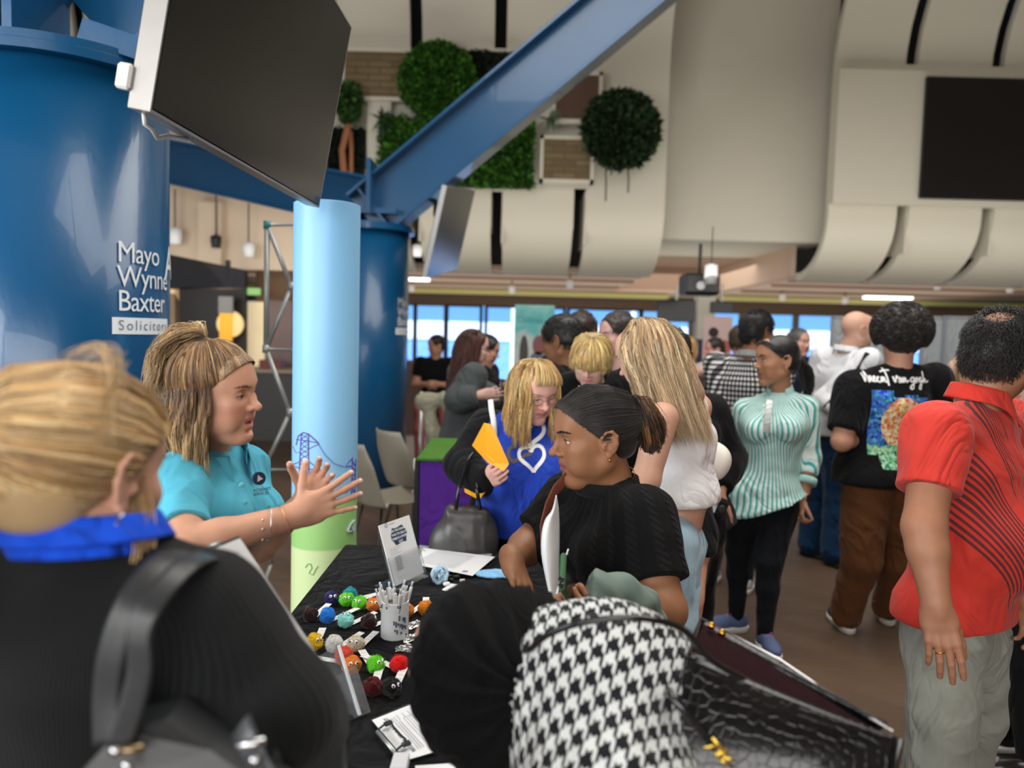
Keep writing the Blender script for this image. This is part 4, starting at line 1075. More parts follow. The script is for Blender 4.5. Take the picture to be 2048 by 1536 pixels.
for q in ((735, 196, 780, 340), (930, 95, 1045, 104), (760, 374, 1060, 380)): wbox(*q, YW+.05, .12, M_WALL2, 'trim_7')['kind'] = 'structure'
# small tree and agaves fixed to the wall
t = thing('wall_tree', 'small leafy tree with a bare brown trunk on the wall beside the tilted screen', 'tree', tuple(PY(690, 345, YW)))
pa = [PY(688, 345, YW-.06), PY(684, 300, YW-.10), PY(694, 262, YW-.12), PY(700, 235, YW-.15)]
MB().tube(pa, [.05, .045, .05, .03], 8).tube([pa[0]+V3((.1, 0, 0)), pa[1]+V3((.13, 0, 0)), pa[2]+V3((.05, 0, 0))], [.03, .03, .03], 8).obj('trunk', mat('bark', srgb(140, 90, 60), .9), t, True)
cc = PY(697, 205, YW-.15)
foliage_obj('foliage', lambda rs, n: ((lambda d: (A_(cc)+d*np.array([.17, .12, .26])*(.6+.4*rs.rand(n))[:, None], d))((lambda x: x/np.linalg.norm(x, axis=1, keepdims=True))(rs.randn(n, 3)))), 1400, .07, DGREEN+GREEN, t, 7)
for px, py, lb in ((765, 240, 'dark spiky plant on the left edge of the moss square'), (1098, 238, 'grey green spiky plant beside the dark wooden panel')):
 t = thing('agave', lb, 'plant', tuple(PY(px, py, YW-.1))); mb = MB(); rr = random.Random(px)
 for k in range(16):
  a = rr.random()*6.28; c = PY(px, py, YW-.02); d = V3((math.cos(a), -.6-rr.random()*.5, math.sin(a)-.1)).normalized(); L = .2+.1*rr.random()
  mb.tube([c, c+d*L*.5, c+d*L+V3((0, 0, -.05))], [.02, .025, .002], 5, flat=(.25, 1))
 mb.obj('leaves', mat('agave%d' % px, srgb(38, 60, 40) if px < 900 else srgb(96, 116, 92), .6), t, True)
mb = MB()
for x, y0, y1 in ((1210, 330, 402), (1255, 330, 385), (1221, 320, 350)): mb.tube([PY(x, y0, YW-.25), PY(x+2, (y0+y1)/2, YW-.25), PY(x+1, y1, YW-.25)], .012, 5)
tag(mb.obj('hanging_roots', mat('root', srgb(70, 74, 60), .9)), 'thin strands trailing below the round leafy plant ball', 'plant strands')
# ---------------- left background: bar ----------------
M_BEI = mat('beige_wall', srgb(200, 180, 158), .85, nscale=2, var=.03)
a = PY(592, 545, 10.5); b = PY(300, 545, 10.5)
struct(MB().box(((a.x-9)/2, 10.6, 3.15), (a.x+9, .2, 1.66)).obj('wall_bar_upper', M_BEI))
struct(MB().box((a.x-.1, 11.6, 2.35), (.15, 2.0, .06)).obj('trim_11', M_TAN2))
a = PY(420, 545, 10.35); struct(MB().box((a.x, 10.42, 2.75), (.30, .16, .86)).obj('trim_12', M_BEI))
wd = mat('wood_wall', srgb(126, 96, 72), .7, nscale=8, var=.2)
a = PY(488, 600, 11.2); b = PY(604, 600, 11.6); struct(MB().box(((a.x+b.x)/2, 11.75, 1.2), (b.x-a.x, .1, 2.4)).obj('wall_bar_right', wd))
struct(MB().box(((a.x-9)/2, 11.3, 1.2), (a.x+9, .1, 2.4)).obj('wall_bar_back', mat('bar_dark', (.012, .010, .010), .5)))
t = thing('bar_canopy', 'long black canopy over the dark bar behind the near column', 'bar canopy', tuple(P(340, 574, 8.2)))
MB().prism([P(325, 506, 8.2), P(491, 540, 9.8), P(491, 576, 9.8), P(325, 574, 8.2)], V3((-.35, .55, 0))).obj('canopy', mat('canopy_black', (.015, .013, .014), .35), t)
for px, d_ in ((374, 8.7), (456, 9.45)): MB().box(P(px, 545, d_), (.05, .05, .30)).obj('joint', M_BLKM, t)
t = thing('bar_opening', 'pale wooden door frame seen just right of the near column', 'frame', tuple(PY(348, 660, 9.6)))
c = PY(347, 660, 9.6); MB().box((c.x, c.y, 1.0), (.09, .12, 2.0)).obj('post', mat('pale_wood', srgb(190, 158, 118), .6, nscale=20, var=.1), t)
pb = PY(462, 648, 11.1); t = thing('bar_light', 'round glowing sign with an orange bar at the dark counter', 'sign', tuple(pb)); RX = Matrix.Rotation(PI/2, 3, 'X')
MB().lathe([(.001, 0), (.19, 0), (.19, .05), (.001, .06)], pb, 32, R=RX).obj('disc', mat('glow_cream', srgb(225, 190, 120), .5, emit=(.9, .68, .35, .25)), t)
pb2 = PY(452, 655, 11.0); MB().box(pb2, (.17, .05, .40)).obj('bar', mat('orange_bar', srgb(235, 150, 20), .5, emit=(.9, .45, .03, .3)), t)
MB().box(pb2+V3((0, 0, .32)), (.2, .05, .24)).obj('cap', mat('grey_cap', srgb(150, 145, 145), .5), t)
a = PY(493, 603, 11.6); b = PY(528, 765, 11.6); tag(MB().box(((a.x+b.x)/2, 11.62, (a.z+b.z)/2), (b.x-a.x, .06, a.z-b.z)).obj('lit_panel', mat('lit_panel', srgb(228, 204, 160), .6, emit=(.9, .72, .45, .25))), 'pale lit doorway panel right of the round sign', 'panel')
a = P(562, 670, 11.3); tag(MB().box((a.x, a.y, a.z), (.34, .06, 1.0)).obj('menu_board', mat('menu', srgb(120, 96, 92), .5, nscale=3, var=.3)), 'brownish display board on the far wall left of the pale tube', 'board')
a = P(503, 583, 11.3); tag(MB().box((a.x, a.y, a.z), (.26, .05, .10)).obj('exit_sign', mat('exit_green', srgb(120, 150, 90), .5, emit=(.3, .6, .2, .3))), 'small green exit sign above the lit doorway', 'sign')
t = thing('bar_counter', 'dark grey bar counter with pale worktop behind the woman in turquoise', 'counter', (-3.6, 11.2, 0))
a = P(486, 735, 10.4); b = P(600, 735, 10.4)
MB().box(((a.x+b.x)/2-.3, a.y+.35, .46), (b.x-a.x+1.2, .7, .92)).obj('body', mat('counter_dark', srgb(62, 60, 60), .5), t)
MB().box(((a.x+b.x)/2-.3, a.y+.33, .95), (b.x-a.x+1.3, .8, .05), bev=.01).obj('worktop', mat('counter_top', srgb(170, 150, 128), .4), t)
MB().box((a.x+.3, a.y+.3, 1.03), (.3, .2, .12)).obj('till', mat('till_red', srgb(130, 60, 50), .5), t)
# spotlights on the beige soffit (left) and pendants
def spot(px, py, d, label, r=.07, m=None, grp='ceiling spotlights'):
 c = P(px, py, d); t = thing('spotlight', label, 'spotlight', tuple(c), grp)
 MB().lathe([(.001, -.09*r/.07), (r*.8, -.09*r/.07), (r, 0), (r, .06*r/.07), (.02, .08*r/.07)], c, 20).obj('lamp', m or M_WHITE, t, True)
 ztop_ = 2.51 if c.y > 12.4 else (2.47 if c.z < 2.3 and c.y > 11 else c.z+.6)
 MB().tube([c+V3((0, 0, .05)), V3((c.x, c.y, max(ztop_, c.z+.1)))], .010, 6).obj('stem', M_BLKM, t); return t
for q in ((350, 470, 10.2, 'white spotlight on the beige soffit just right of the near column', .09), (432, 482, 10.2, 'dark spotlight in the middle of the beige soffit', .07), (497, 498, 10.2, 'cream spotlight at the right end of the beige soffit', .08)):
 spot(q[0], q[1], q[2], q[3], q[4], M_BLKM if q[0] == 432 else M_WHITE)
for i, (px, py, d) in enumerate(((835, 500, 9.2), (1140, 568, 12.3), (1024, 578, 14), (823, 575, 15), (1565, 593, 15), (1690, 600, 15), (1875, 570, 13), (2020, 576, 13), (1810, 602, 16))):
 lb = ('white spotlight by the edge of the smaller tilted screen', 'white spotlight at the foot of the right slot above the teal banner', 'small spotlight under the olive strip, above the blue window', 'small spotlight just right of the further column', 'small spotlight on the low ceiling above the dark haired man in checks', 'small spotlight on the low ceiling above the bald man', 'spotlight under the right bulkhead, above the curly haired man', 'spotlight under the right bulkhead at the right picture edge', 'faint spotlight on the low ceiling above the grey screens')[i]
 spot(px, py, d, lb, .06)
c = P(1422, 548, 9.0); t = thing('pendant_lamp', 'white cylinder pendant lamp below the tall white box', 'pendant lamp', tuple(c)); MB().lathe([(.001, -.12), (.075, -.12), (.075, .10), (.02, .12)], c, 24).obj('shade', M_WHITE, t, True); MB().tube([c+V3((0, 0, .1)), c+V3((0, 0, .55))], .006, 6).obj('rod', M_BLKM, t)
c = P(1398, 570, 9.4); t = thing('ceiling_projector', 'black projector housing hanging beside the white pendant', 'projector', tuple(c)); MB().box(c, (.42, .4, .26), bev=.03).obj('housing', M_BLKM, t); MB().lathe([(.001, 0), (.05, 0), (.05, .03)], c+V3((-.03, -.2, -.02)), 20, R=Matrix.Rotation(PI/2, 3, 'X')).obj('lens', mat('lens', (.3, .3, .32), .2), t); MB().tube([c, c+V3((0, 0, .5))], .02, 6).obj('pole', M_BLKM, t)
for px, py, w_, h_, d, lb in ((1352, 622, .52, .30, 10.6, 'black hanging display left of the white pillar'), (1443, 615, .34, .17, 11.5, 'smaller black hanging display right of the white pillar')):
 c = P(px, py, d); t = thing('hanging_display', lb, 'television', tuple(c), 'displays hanging at the far pillar'); MB().box(c, (w_, .06, h_), bev=.01).obj('casing', M_BLK, t); MB().tube([c, c+V3((0, 0, .35))], .015, 6).obj('pole', M_STEEL, t)
c = P(1408, 640, 12.4); struct(MB().box((c.x, c.y, 1.26), (.28, .28, 2.5)).obj('trim_8', M_WALL2))
c = P(1395, 700, 12.2); tag(MB().box((c.x-.05, c.y-.1, .78), (.75, .06, 1.5)).obj('display_board', mat('navy_board', srgb(36, 46, 70), .6)), 'navy blue exhibition board below the hanging displays', 'board')
c = P(1775, 606, 16); tag(MB().box((c.x, c.y, 2.48), (.9, .3, .05)).obj('ceiling_light', mat('strip_light', (.9, .9, .88), .5, emit=(1, 1, .96, 1.5))), 'bright strip light on the low ceiling above the curly haired man', 'ceiling light')
c = P(830, 572, 14); tag(MB().box((c.x, c.y, 2.48), (.5, .3, .05)).obj('ceiling_light', mat('strip_light', (.9, .9, .88), .5, emit=(1, 1, .96, 1.5))), 'bright ceiling light right beside the further column', 'ceiling light')
# banners and grey exhibition screens
def banner(px0, px1, pt, d, m, label, top=None):
 a = P(px0, pt, d); b = P(px1, pt, d); t = thing('roll_up_banner', label, 'banner', ((a.x+b.x)/2, a.y, 0), 'roll up banners')
 mb = MB(); V = [(a.x, a.y, .06), (b.x, b.y, .06), (b.x, b.y, a.z), (a.x, a.y, a.z)]
 mb.prism([V[0], V[1], V[2], V[3]], (0, .006, 0)); mb.obj('print', m, t); MB().box(((a.x+b.x)/2, a.y, .05), (b.x-a.x+.04, .2, .1), bev=.02).obj('base', M_STEEL, t)
 return t, a, b
tm = NT('teal_print'); o_ = tm.co('Object'); z_ = tm.sep(o_)[2]; f = tm.noise(6, 4, o_)
cc = tm.ramp(tm.math('ADD', tm.math('MULTIPLY', z_, .45), tm.math('MULTIPLY', f, .25)), [(.25, srgb(90, 96, 96)), (.60, srgb(170, 178, 172)), (.78, srgb(180, 186, 180)), (.86, srgb(80, 165, 165)), (1, srgb(150, 205, 195))]); tm.set(cc, .6)
tb, a, b = banner(1030, 1110, 609, 8.6, tm.m, 'tall teal and grey roll up banner in front of the windows')
me = text_mesh('Children', .10, .001); map_mesh(me, lambda x, y, z: (a.x+.03+x*.8, a.y-.004, a.z-.2+y)); link('lettering', me, mat('teal_ink', srgb(50, 140, 145), .6), tb, False)
for (u, zc, w_, h_, c_) in ((.25, 1.32, .10, .42, (60, 56, 52)), (.62, 1.42, .14, .22, (120, 70, 74)), (.62, 1.25, .20, .2, (86, 96, 110))):
 MB().lathe([(.0001, 0), (w_/2, 0)], (a.x+(b.x-a.x)*u, a.y-.004, zc), 16, R=Matrix.Rotation(PI/2, 3, 'X') @ Matrix.Diagonal((1, h_/w_, 1)), cap=False).obj('printed_figure', mat('fig%d' % zc, srgb(*c_), .6), tb)
tb, a, b = banner(1408, 1466, 632, 9.2, mat('pink_print', srgb(205, 176, 172), .6, nscale=2, var=.1), 'pinkish roll up banner with printed people under the hanging display')
for (u, zc, r_, c_) in ((.35, 1.62, .06, (40, 30, 30)), (.35, 1.45, .10, (186, 100, 88)), (.75, 1.45, .08, (180, 96, 80)), (.3, 1.22, .12, (120, 30, 50)), (.75, 1.2, .12, (130, 40, 60))):
 MB().lathe([(.0001, 0), (r_, 0)], (a.x+(b.x-a.x)*u, a.y-.003-.001*zc, zc), 18, R=Matrix.Rotation(PI/2, 3, 'X'), cap=False).obj('printed_figure', mat('figp%d' % c_[0], srgb(*c_), .6), tb)
m_gr = fabric('grey_felt', srgb(158, 166, 170), weave=60)
for px0, px1, lb in ((1664, 1713, 'narrow grey felt exhibition screen behind the bald man'), (1713, 1772, 'grey felt exhibition screen directly behind the curly haired man'), (1845, 1884, 'grey felt exhibition screen right of the curly hair'), (1890, 1944, 'grey felt exhibition screen beside the head of the man in red')):
 a = P(px0, 634, 7.4); b = P(px1, 634, 7.4); t = thing('exhibition_screen', lb, 'exhibition screen', ((a.x+b.x)/2, a.y, 0), 'grey felt exhibition screens')
 MB().box(((a.x+b.x)/2, a.y, (a.z+.15)/2), (b.x-a.x-.03, .04, a.z-.15)).obj('felt_panel', m_gr, t)
 fr = MB(); W2 = b.x-a.x
 for x in (a.x+.008, b.x-.008): fr.box((x, a.y, a.z/2), (.02, .05, a.z))
 fr.box(((a.x+b.x)/2, a.y, a.z), (W2, .05, .025)); fr.obj('frame', mat('grey_frame', srgb(176, 180, 182), .4, .4), t)
# ---------------- the stand's table and what lies on it ----------------
TZ = .74
def TP(px, py, z=TZ): return G(px, py, z)
TX0, TX1, TY0, TY1 = -.605, .135, 1.02, 2.84
tc = fabric('black_cloth', (.0040, .0040, .0048), weave=500, sheen=.04)
t = thing('folding_table', 'long table covered to the floor with a black cloth in the foreground', 'table', ((TX0+TX1)/2, (TY0+TY1)/2, 0))
MB().box(((TX0+TX1)/2, (TY0+TY1)/2, TZ-.024), (TX1-TX0-.02, TY1-TY0-.02, .035)).obj('tabletop', mat('table_ply', (.5, .5, .48), .6), t)
for x in (TX0+.08, TX1-.08):
 for y in (TY0+.12, TY1-.12): MB().tube([(x, y, 0), (x, y, TZ-.04)], .013, 8).obj('leg', M_STEEL, t, True)
mb = MB()
def cloth_pt(u, v):
 # u around the rim 0..1, v down
 L = [(TX0, TY0), (TX1, TY0), (TX1, TY1), (TX0, TY1)]; per = [TX1-TX0, TY1-TY0]*2; tot = sum(per); s_ = (u % 1)*tot; i = 0
 while s_ > per[i] and i < 3: s_ -= per[i]; i += 1
 a, b = L[i], L[(i+1) % 4]; f = s_/per[i]; x = a[0]+(b[0]-a[0])*f; y = a[1]+(b[1]-a[1])*f
 n = [(0, -1), (1, 0), (0, 1), (-1, 0)][i]; wv = .012*v*math.sin(u*150)*(1)+.01*v*math.sin(u*61+1)
 o = .004+.02*v+wv*1.0; return (x+n[0]*o, y+n[1]*o, TZ*(1-v*.985)+.0005)
mb.grid(cloth_pt, 360, 10); nn = len(mb.V)
mb.box(((TX0+TX1)/2, (TY0+TY1)/2, TZ-.0025), (TX1-TX0+.006, TY1-TY0+.006, .005))
cl = mb.obj('tablecloth', tc, None, True); tag(cl, 'black cloth draped over the long table in front', 'tablecloth'); auto_smooth(cl, .7)
# pompom bugs with paper tags
m_pom = {}
def pom_mat(name, col):
 t = NT('pompom_'+name); o = t.co(); f = t.noise(55, 5, o, .7); t.set(t.mix(f, tuple(c*.7 for c in col), tuple(min(1, c*1.7) for c in col)), .85, 0, .1, sheen=.25); t.bump(f, 1.0, .006); return t.m
M_TAG = NT('tag_paper'); o_ = M_TAG.attr('puv'); u_, v_, _z = M_TAG.sep(o_)
ln = M_TAG.math('GREATER_THAN', M_TAG.math('SINE', M_TAG.math('MULTIPLY', v_, 46)), .55); nz = M_TAG.math('GREATER_THAN', M_TAG.noise(60, 1, M_TAG.mapping(o_, (1, .4, 1))), .47)
ed = M_TAG.math('MULTIPLY', M_TAG.math('GREATER_THAN', u_, .12), M_TAG.math('LESS_THAN', u_, .88))
M_TAG.set(M_TAG.mix(M_TAG.math('MULTIPLY', M_TAG.math('MULTIPLY', M_TAG.math('MULTIPLY', ln, nz), ed), .45), (.80, .80, .78), (.25, .25, .27)), .7); M_TAG = M_TAG.m
def pompom(label, px, py, cname, col, tagdir, eyes=(0, -1), r=.0195, twosided=False, curve=0, seed=0, tl=.062):
 r = r*1.04; c = TP(px, py+6); root = thing('pompom_bug', label, 'pompom', tuple(c), 'pompom bugs on the black table')
 rs = np.random.RandomState(seed+int(px)); sd = SD(); cc = c+V3((0, 0, r*.93))
 sd.ell(cc, (r, r, r*.93), .004)
 for _ in range(26):
  d = rs.randn(3); d /= np.linalg.norm(d); sd.ell(cc+V3(tuple(d))*r*.82, (r*.30,)*3, .004)
 V, Q = sd.mesh(.0016); V = folds(V, Q, .0012, 900, 3, (1, 1, 1)); link('fluffy_ball', np_mesh('b', V, Q), col, root)
 n = 900; d = rs.randn(n, 3); d /= np.linalg.norm(d, axis=1, keepdims=True); p = A_(cc)+d*r*.9; e = p+d*r*.25*(.5+rs.rand(n))[:, None]+rs.randn(n, 3)*.0012
 s_ = np.cross(d, rs.randn(n, 3)); s_ /= np.linalg.norm(s_, axis=1, keepdims=True); s_ *= .0005
 VV = np.stack([p-s_, p+s_, e], 1).reshape(-1, 3); link('fluff', np_mesh('f', VV, np.arange(3*n).reshape(-1, 3)), col, root)['kind'] = 'stuff'
 # feet / tag
 td = V3((tagdir[0], tagdir[1]*(2.2 if tagdir[0] >= .5 else 1), 0)).normalized(); ts = V3((-td.y, td.x, 0)); L = tl*2.0+r; hw = .0095
 mb = MB();
 def fn(u, v):
  s2 = -.004+v*L; cv = curve*(v**2)*.03; return c+td*s2+ts*((u-.5)*2*hw+cv)+V3((0, 0, .0015+.012*v*v+.003*math.sin(v*PI)))
 mb.grid(fn, 2, 12); o = mb.obj('paper_tag', M_TAG, root); solid(o, .0004, 0)
 if eyes is not None:
  ev = V3((eyes[0], eyes[1], .75)).normalized(); es = V3((-ev.y, ev.x, 0)).normalized()
  for k in (-1, 1):
   p_ = cc+(ev+es*k*.32).normalized()*r*1.04; nrm = (ev+es*k*.15).normalized(); R = nrm.to_track_quat('Z', 'Y').to_matrix()
   e_ = MB().lathe([(.0046, 0), (.0046, .0008), (.0030, .0022), (.0001, .0028)], p_, 14, R=R).obj('googly_eye', mat('eye_white', (.85, .85, .85), .25), root, True)
   MB().lathe([(.0024, .0022), (.0020, .0030), (.0001, .0034)], p_+R @ V3((.0012*k, -.001, .0004)), 10, R=R).obj('pupil', M_BLK, e_, True)
 return root
PC = {k: pom_mat(k, srgb(*v)) for k, v in dict(navy=(28, 26, 80), teal=(10, 130, 140), green=(92, 190, 30), orange=(205, 110, 30), brightor=(225, 125, 20), dkbrown=(42, 22, 20), blue=(24, 110, 200), mint=(130, 205, 195), yellow=(235, 170, 10), cream=(190, 180, 155), red=(225, 10, 10), maroon=(80, 8, 16), black=(14, 8, 10), white=(210, 210, 200), rust=(190, 60, 40)).items()}
POMS = [('navy blue pompom bug at the far left corner of the group', 664, 1203, 'navy', (.75, .9), (.4, -1)),
 ('teal pompom bug half hidden behind a green one', 700, 1195, 'teal', (1, .22), None),
 ('left one of the two bright green pompom bugs side by side', 693, 1206, 'green', (1, .45), (.3, -1)),
 ('right one of the two bright green pompom bugs side by side', 719, 1213, 'green', (1, .3), (-.2, -1)),
 ('orange pompom bug just left of the pen pot', 748, 1216, 'orange', (1, .45), (.1, -1)),
 ('orange pompom bug right of the pen pot beside the black headscarf', 851, 1223, 'brightor', (-.1, 1), (.9, .5)),
 ('amber pompom bug half hidden behind the pen pot', 812, 1228, 'brightor', (1, .9), None),
 ('dark brown pompom bug at the left table edge', 620, 1236, 'dkbrown', (.6, 1), None),
 ('bright blue pompom bug left of the mint one', 655, 1239, 'blue', (1, .55), None),
 ('mint green pompom bug between the blue and dark brown ones', 691, 1248, 'mint', (1, .55), (.1, -.2)),
 ('dark brown pompom bug just left below the pen pot', 738, 1251, 'dkbrown', (1, .5), (1, .3)),
 ('yellow pompom bug left behind the see-through sign holder', 629, 1292, 'yellow', (-.05, 1), (1, -.6)),
 ('white pompom bug seen through the clear sign holder', 668, 1296, 'white', (1, .8), None),
 ('cream pompom bug in front of the pen pot with a face looking down', 711, 1297, 'cream', (.75, 1), (-.1, -1)),
 ('orange pompom bug at the right edge of the clear sign holder', 703, 1340, 'orange', (-.35, 1), (.5, -1)),
 ('bright green pompom bug in the front row beside the red one', 751, 1338, 'green', (-.5, .9), (.9, -.6)),
 ('red pompom bug in the front row near the headscarf', 798, 1337, 'red', (-.8, .8), None),
 ('maroon pompom bug lying frontmost on the left', 744, 1384, 'maroon', (-.02, 1), None),
 ('black pompom bug lying frontmost on the right', 783, 1385, 'black', (.10, 1), (.8, -.9)),
 ('rust red pompom bug seen through the clear sign holder', 688, 1320, 'rust', (-1, .1), None)]
for i, q in enumerate(POMS):
 pompom(q[0], q[1], q[2], q[3], PC[q[3]], q[4], q[5], curve=1.0 if q[3] == 'red' else 0, seed=i, tl=.050 if q[3] in ('maroon', 'black') else .045)
# pen pot with pens
cb = TP(789, 1273); potr = .0365; poth = .098
t = thing('pen_pot', 'white pen pot full of white pens on the black table', 'pen pot', tuple(cb))
auto_smooth(MB().lathe([(.001, 0), (potr-.003, 0), (potr, .003), (potr, poth), (potr-.003, poth+.001), (potr-.003, .006), (.001, .006)], cb, 48).obj('pot', mat('pot_white', (.74, .78, .82), .35), t))
mb = MB()
for k in range(14):
 a = .5+k*.075; z = .014+.008*(k % 5)
 mb.box(cb+V3((potr*math.cos(a)*1.005, -potr*math.sin(a)*1.005*(-1 if False else 1), z+.012*(k % 3))), (.004, .004, .006+.004*(k % 3)), R=Matrix.Rotation(-a, 3, 'Z'))
mb.obj('printed_drawing', mat('pot_ink', (.12, .13, .16), .6), t)
rp = random.Random(5)
for k in range(13):
 a = k*2.399; r0 = .006+.020*math.sqrt((k+.5)/13); b0 = cb+V3((r0*math.cos(a)*.6, r0*math.sin(a)*.6, .008)); tip = cb+V3((math.cos(a)*r0*2.1, math.sin(a)*r0*2.1, .128+.018*rp.random()))
 pn = thing('ballpoint_pen', 'white ballpoint pen in the white pot, '+('leaning to the right' if math.cos(a) > .6 else 'leaning to the left' if math.cos(a) < -.6 else 'at the far rim' if math.sin(a) > 0 else 'at the near rim')+(', close to the middle' if k < 5 else ''), 'pen', tuple(b0), 'pens in the white pot'); d = (tip-b0)
 MB().tube([b0, b0+d*.85, b0+d*.9], [.0048, .0048, .0036], 10).obj('barrel', M_WHITE, pn, True)
 MB().tube([b0+d*.9, b0+d], .0028, 8).obj('push_button', mat('pen_blue_white', (.62, .68, .74), .3), pn, True)
 sv = d.normalized().cross(V3((math.cos(a), math.sin(a), 0))).normalized(); u = V3((math.cos(a+1), math.sin(a+1), 0))*.0062
 MB().box(b0+d*.76+u, (.0028, .0018, .036), R=d.to_track_quat('Z', 'Y').to_matrix()).obj('clip', M_WHITE, pn)
 MB().tube([b0+d*.60, b0+d*.66], .0051, 8).obj('printed_mark', mat('pot_ink', (.12, .13, .16), .6), pn, True)
# leaflet holders
m_acr = NT('clear_acrylic'); m_acr.set((.95, .97, .98), .04, 0, .5, trans=.96); m_acr.b.inputs['IOR'].default_value = 1.25; m_acr = m_acr.m
M_PAPER = mat('white_paper', (.80, .81, .82), .7, nscale=5, var=.01)
M_INK = mat('dark_ink', (.05, .06, .08), .6); M_GINK = mat('grey_text_ink', (.38, .39, .42), .6); M_NAVY = mat('navy_ink', srgb(38, 66, 92), .6)
def on_plane(me, o, x, y, off=.0006):
 n = x.cross(y); return map_mesh(me, lambda a, b, c: tuple(o+x*a+y*b+n*(off+c)))
def text_on(body, size, o, x, y, m, parent, bold=0, off=.0006, align='LEFT', shear=0, name='lettering', spacing=1):
 me = text_mesh(body, size, bold, shear, 0, align, spacing); on_plane(me, V3(o), x, y, off); return link(name, me, m, parent, False)
def fake_lines(o, x, y, rows, parent, m, off=.0006, name='small_print', seed=0):
 rr = random.Random(seed); mb = MB(); n = x.cross(y)
 for (cx, cy, w_, h_) in rows:
  k = 0
  while k < w_:
   L = min(w_-k, .003+.006*rr.random()); a = V3(o)+x*(cx+k)+y*cy+n*off; mb.add([a, a+x*L*.82, a+x*L*.82+y*h_, a+y*h_], [(0, 1, 2, 3)]); k += L
 return mb.obj(name, m, parent)
# holder 1: upright leaflet
bl = TP(787, 1180); br_ = TP(846, 1151); x = (br_-bl); W1 = x.length; x.normalize(); best = None
for k_ in range(200):
 d_ = (bl-CAM).dot(C_F)-.10+k_*.002; q_ = P(756, 1058, d_); e_ = abs((q_-bl).dot(x))
 if best is None or e_ < best[0]: best = (e_, q_)
y = best[1]-bl; H1 = y.length; y = (y-x*y.dot(x)).normalized(); zz = V3((0, 0, 1)); nrm = x.cross(y); org = bl+V3((0, 0, .010))
t = thing('leaflet_holder', 'clear upright leaflet holder with a white leaflet beside the papers', 'leaflet holder', tuple(bl))
R = Matrix((x, y, x.cross(y))).transposed()
MB().box(org+x*W1/2+y*H1*.46-nrm*.004, (W1+.006, H1*.92, .002), R).obj('back_plate', m_acr, t)
MB().box(org+x*W1/2+y*.045+nrm*.010, (W1+.006, .09, .002), R).box(org-x*.003+y*.045+nrm*.003, (.002, .09, .014), R).box(org+x*(W1+.003)+y*.045+nrm*.003, (.002, .09, .014), R).obj('pocket', m_acr, t)
nh_ = V3((nrm.x, nrm.y, 0)).normalized()
MB().box(bl+x*W1/2-nh_*.025+V3((0, 0, .002)), (W1+.006, .09, .003), Matrix((x, -nh_, zz)).transposed()).obj('base_plate', m_acr, t)
MB().prism([org+x*(W1+.004)-nrm*.004, org+x*(W1+.004)-nh_*.07-V3((0, 0, .008)), org+x*(W1+.004)+y*.11-nrm*.004], x*.002).obj('side_brace', m_acr, t)
lf = thing('leaflet', 'white leaflet with dark blue heading panel in the clear holder', 'leaflet', tuple(org))
MB().box(org+x*W1/2+y*H1/2+nrm*.002, (W1, H1, .004), R).obj('sheet', M_PAPER, lf)
fo = org+nrm*.0045; n2 = x.cross(y)
if n2.dot(nrm) < 0: raise Exception('normal')
mb = MB(); pts = []
for k in range(28):
 a = k/28*2*PI; rx = .040+.0035*math.cos(a*6); ry = .027+.003*math.sin(a*6+1); e_ = 2/3.2
 pts.append(fo+x*(W1*.52+rx*math.copysign(abs(math.cos(a))**e_, math.cos(a)))+y*(.146+ry*math.copysign(abs(math.sin(a))**e_, math.sin(a)))+n2*.0004)
mb.add(pts, [tuple(range(28))]); mb.obj('heading_panel', M_NAVY, lf)
for k, s_ in enumerate(('DO YOU KNOW', 'WHO TO CALL IF', 'THERE IS A POWER', 'CUT?')): text_on(s_, .0098, fo+x*W1*.52+y*(.160-.0125*k), x, y, M_PAPER, lf, .0004, .0010, 'CENTER')
mb = MB(); mb.lathe([(.0045, 0), (.0075, 0)], (0, 0, 0), 20, cap=False); me = mb.mesh('logo'); on_plane(me, fo+x*.034+y*.189, x, y, .0006); link('round_logo', me, mat('grn_ink', (.2, .35, .4), .6), lf, False)
fake_lines(fo, x, y, [(.05, .187, .03, .0022)]+[(.02, .112-.0062*k, .062-.01*(k % 3), .0012) for k in range(4)]+[(.022, .020-.005*k, .05, .001) for k in range(2)], lf, M_GINK, seed=1)
fake_lines(fo, x, y, [(.034, .082-.0058*k, .034, .0022) for k in range(8)], lf, M_INK, seed=2)
# holder 2: seen from behind, lower left
b0 = TP(737, 1440); b1 = TP(672, 1452); b2 = TP(602, 1300)
x = (b0-b1).normalized()
t = thing('leaflet_holder', 'clear leaflet holder seen from behind next to the clipboard', 'leaflet holder', tuple(b1))
tA = P(631, 1240, (G(640, 1400, TZ)-CAM).dot(C_F)+.03); bB = G(716, 1440, TZ)+V3((0, 0, .006)); tB = P(672, 1290, (bB-CAM).dot(C_F)+.05)
bA = bB+(tA-tB)
y = (tB-bB); H2 = y.length; y = y.normalized(); x = (tB-tA); W2 = x.length; x = (x-y*x.dot(y)).normalized(); n2 = x.cross(y); R = Matrix((x, y, n2)).transposed(); W2 = max(.10, W2)
cc = bB-x*W2/2+y*H2/2
MB().box(cc, (W2, H2, .0022), R).obj('back_plate', m_acr, t)
s2 = 1 if n2.x > 0 else -1
MB().box(cc-y*(H2/2-.05)+n2*s2*.030, (W2, .10, .0022), R).box(cc-y*(H2/2-.05)+n2*s2*.015-x*W2/2, (.0022, .10, .03), R).box(cc-y*(H2/2-.05)+n2*s2*.015+x*W2/2, (.0022, .10, .03), R).obj('pocket', m_acr, t)
MB().box(cc-y*(H2/2-.002)-n2*s2*.03, (W2, .003, .10), R).obj('base_plate', m_acr, t)
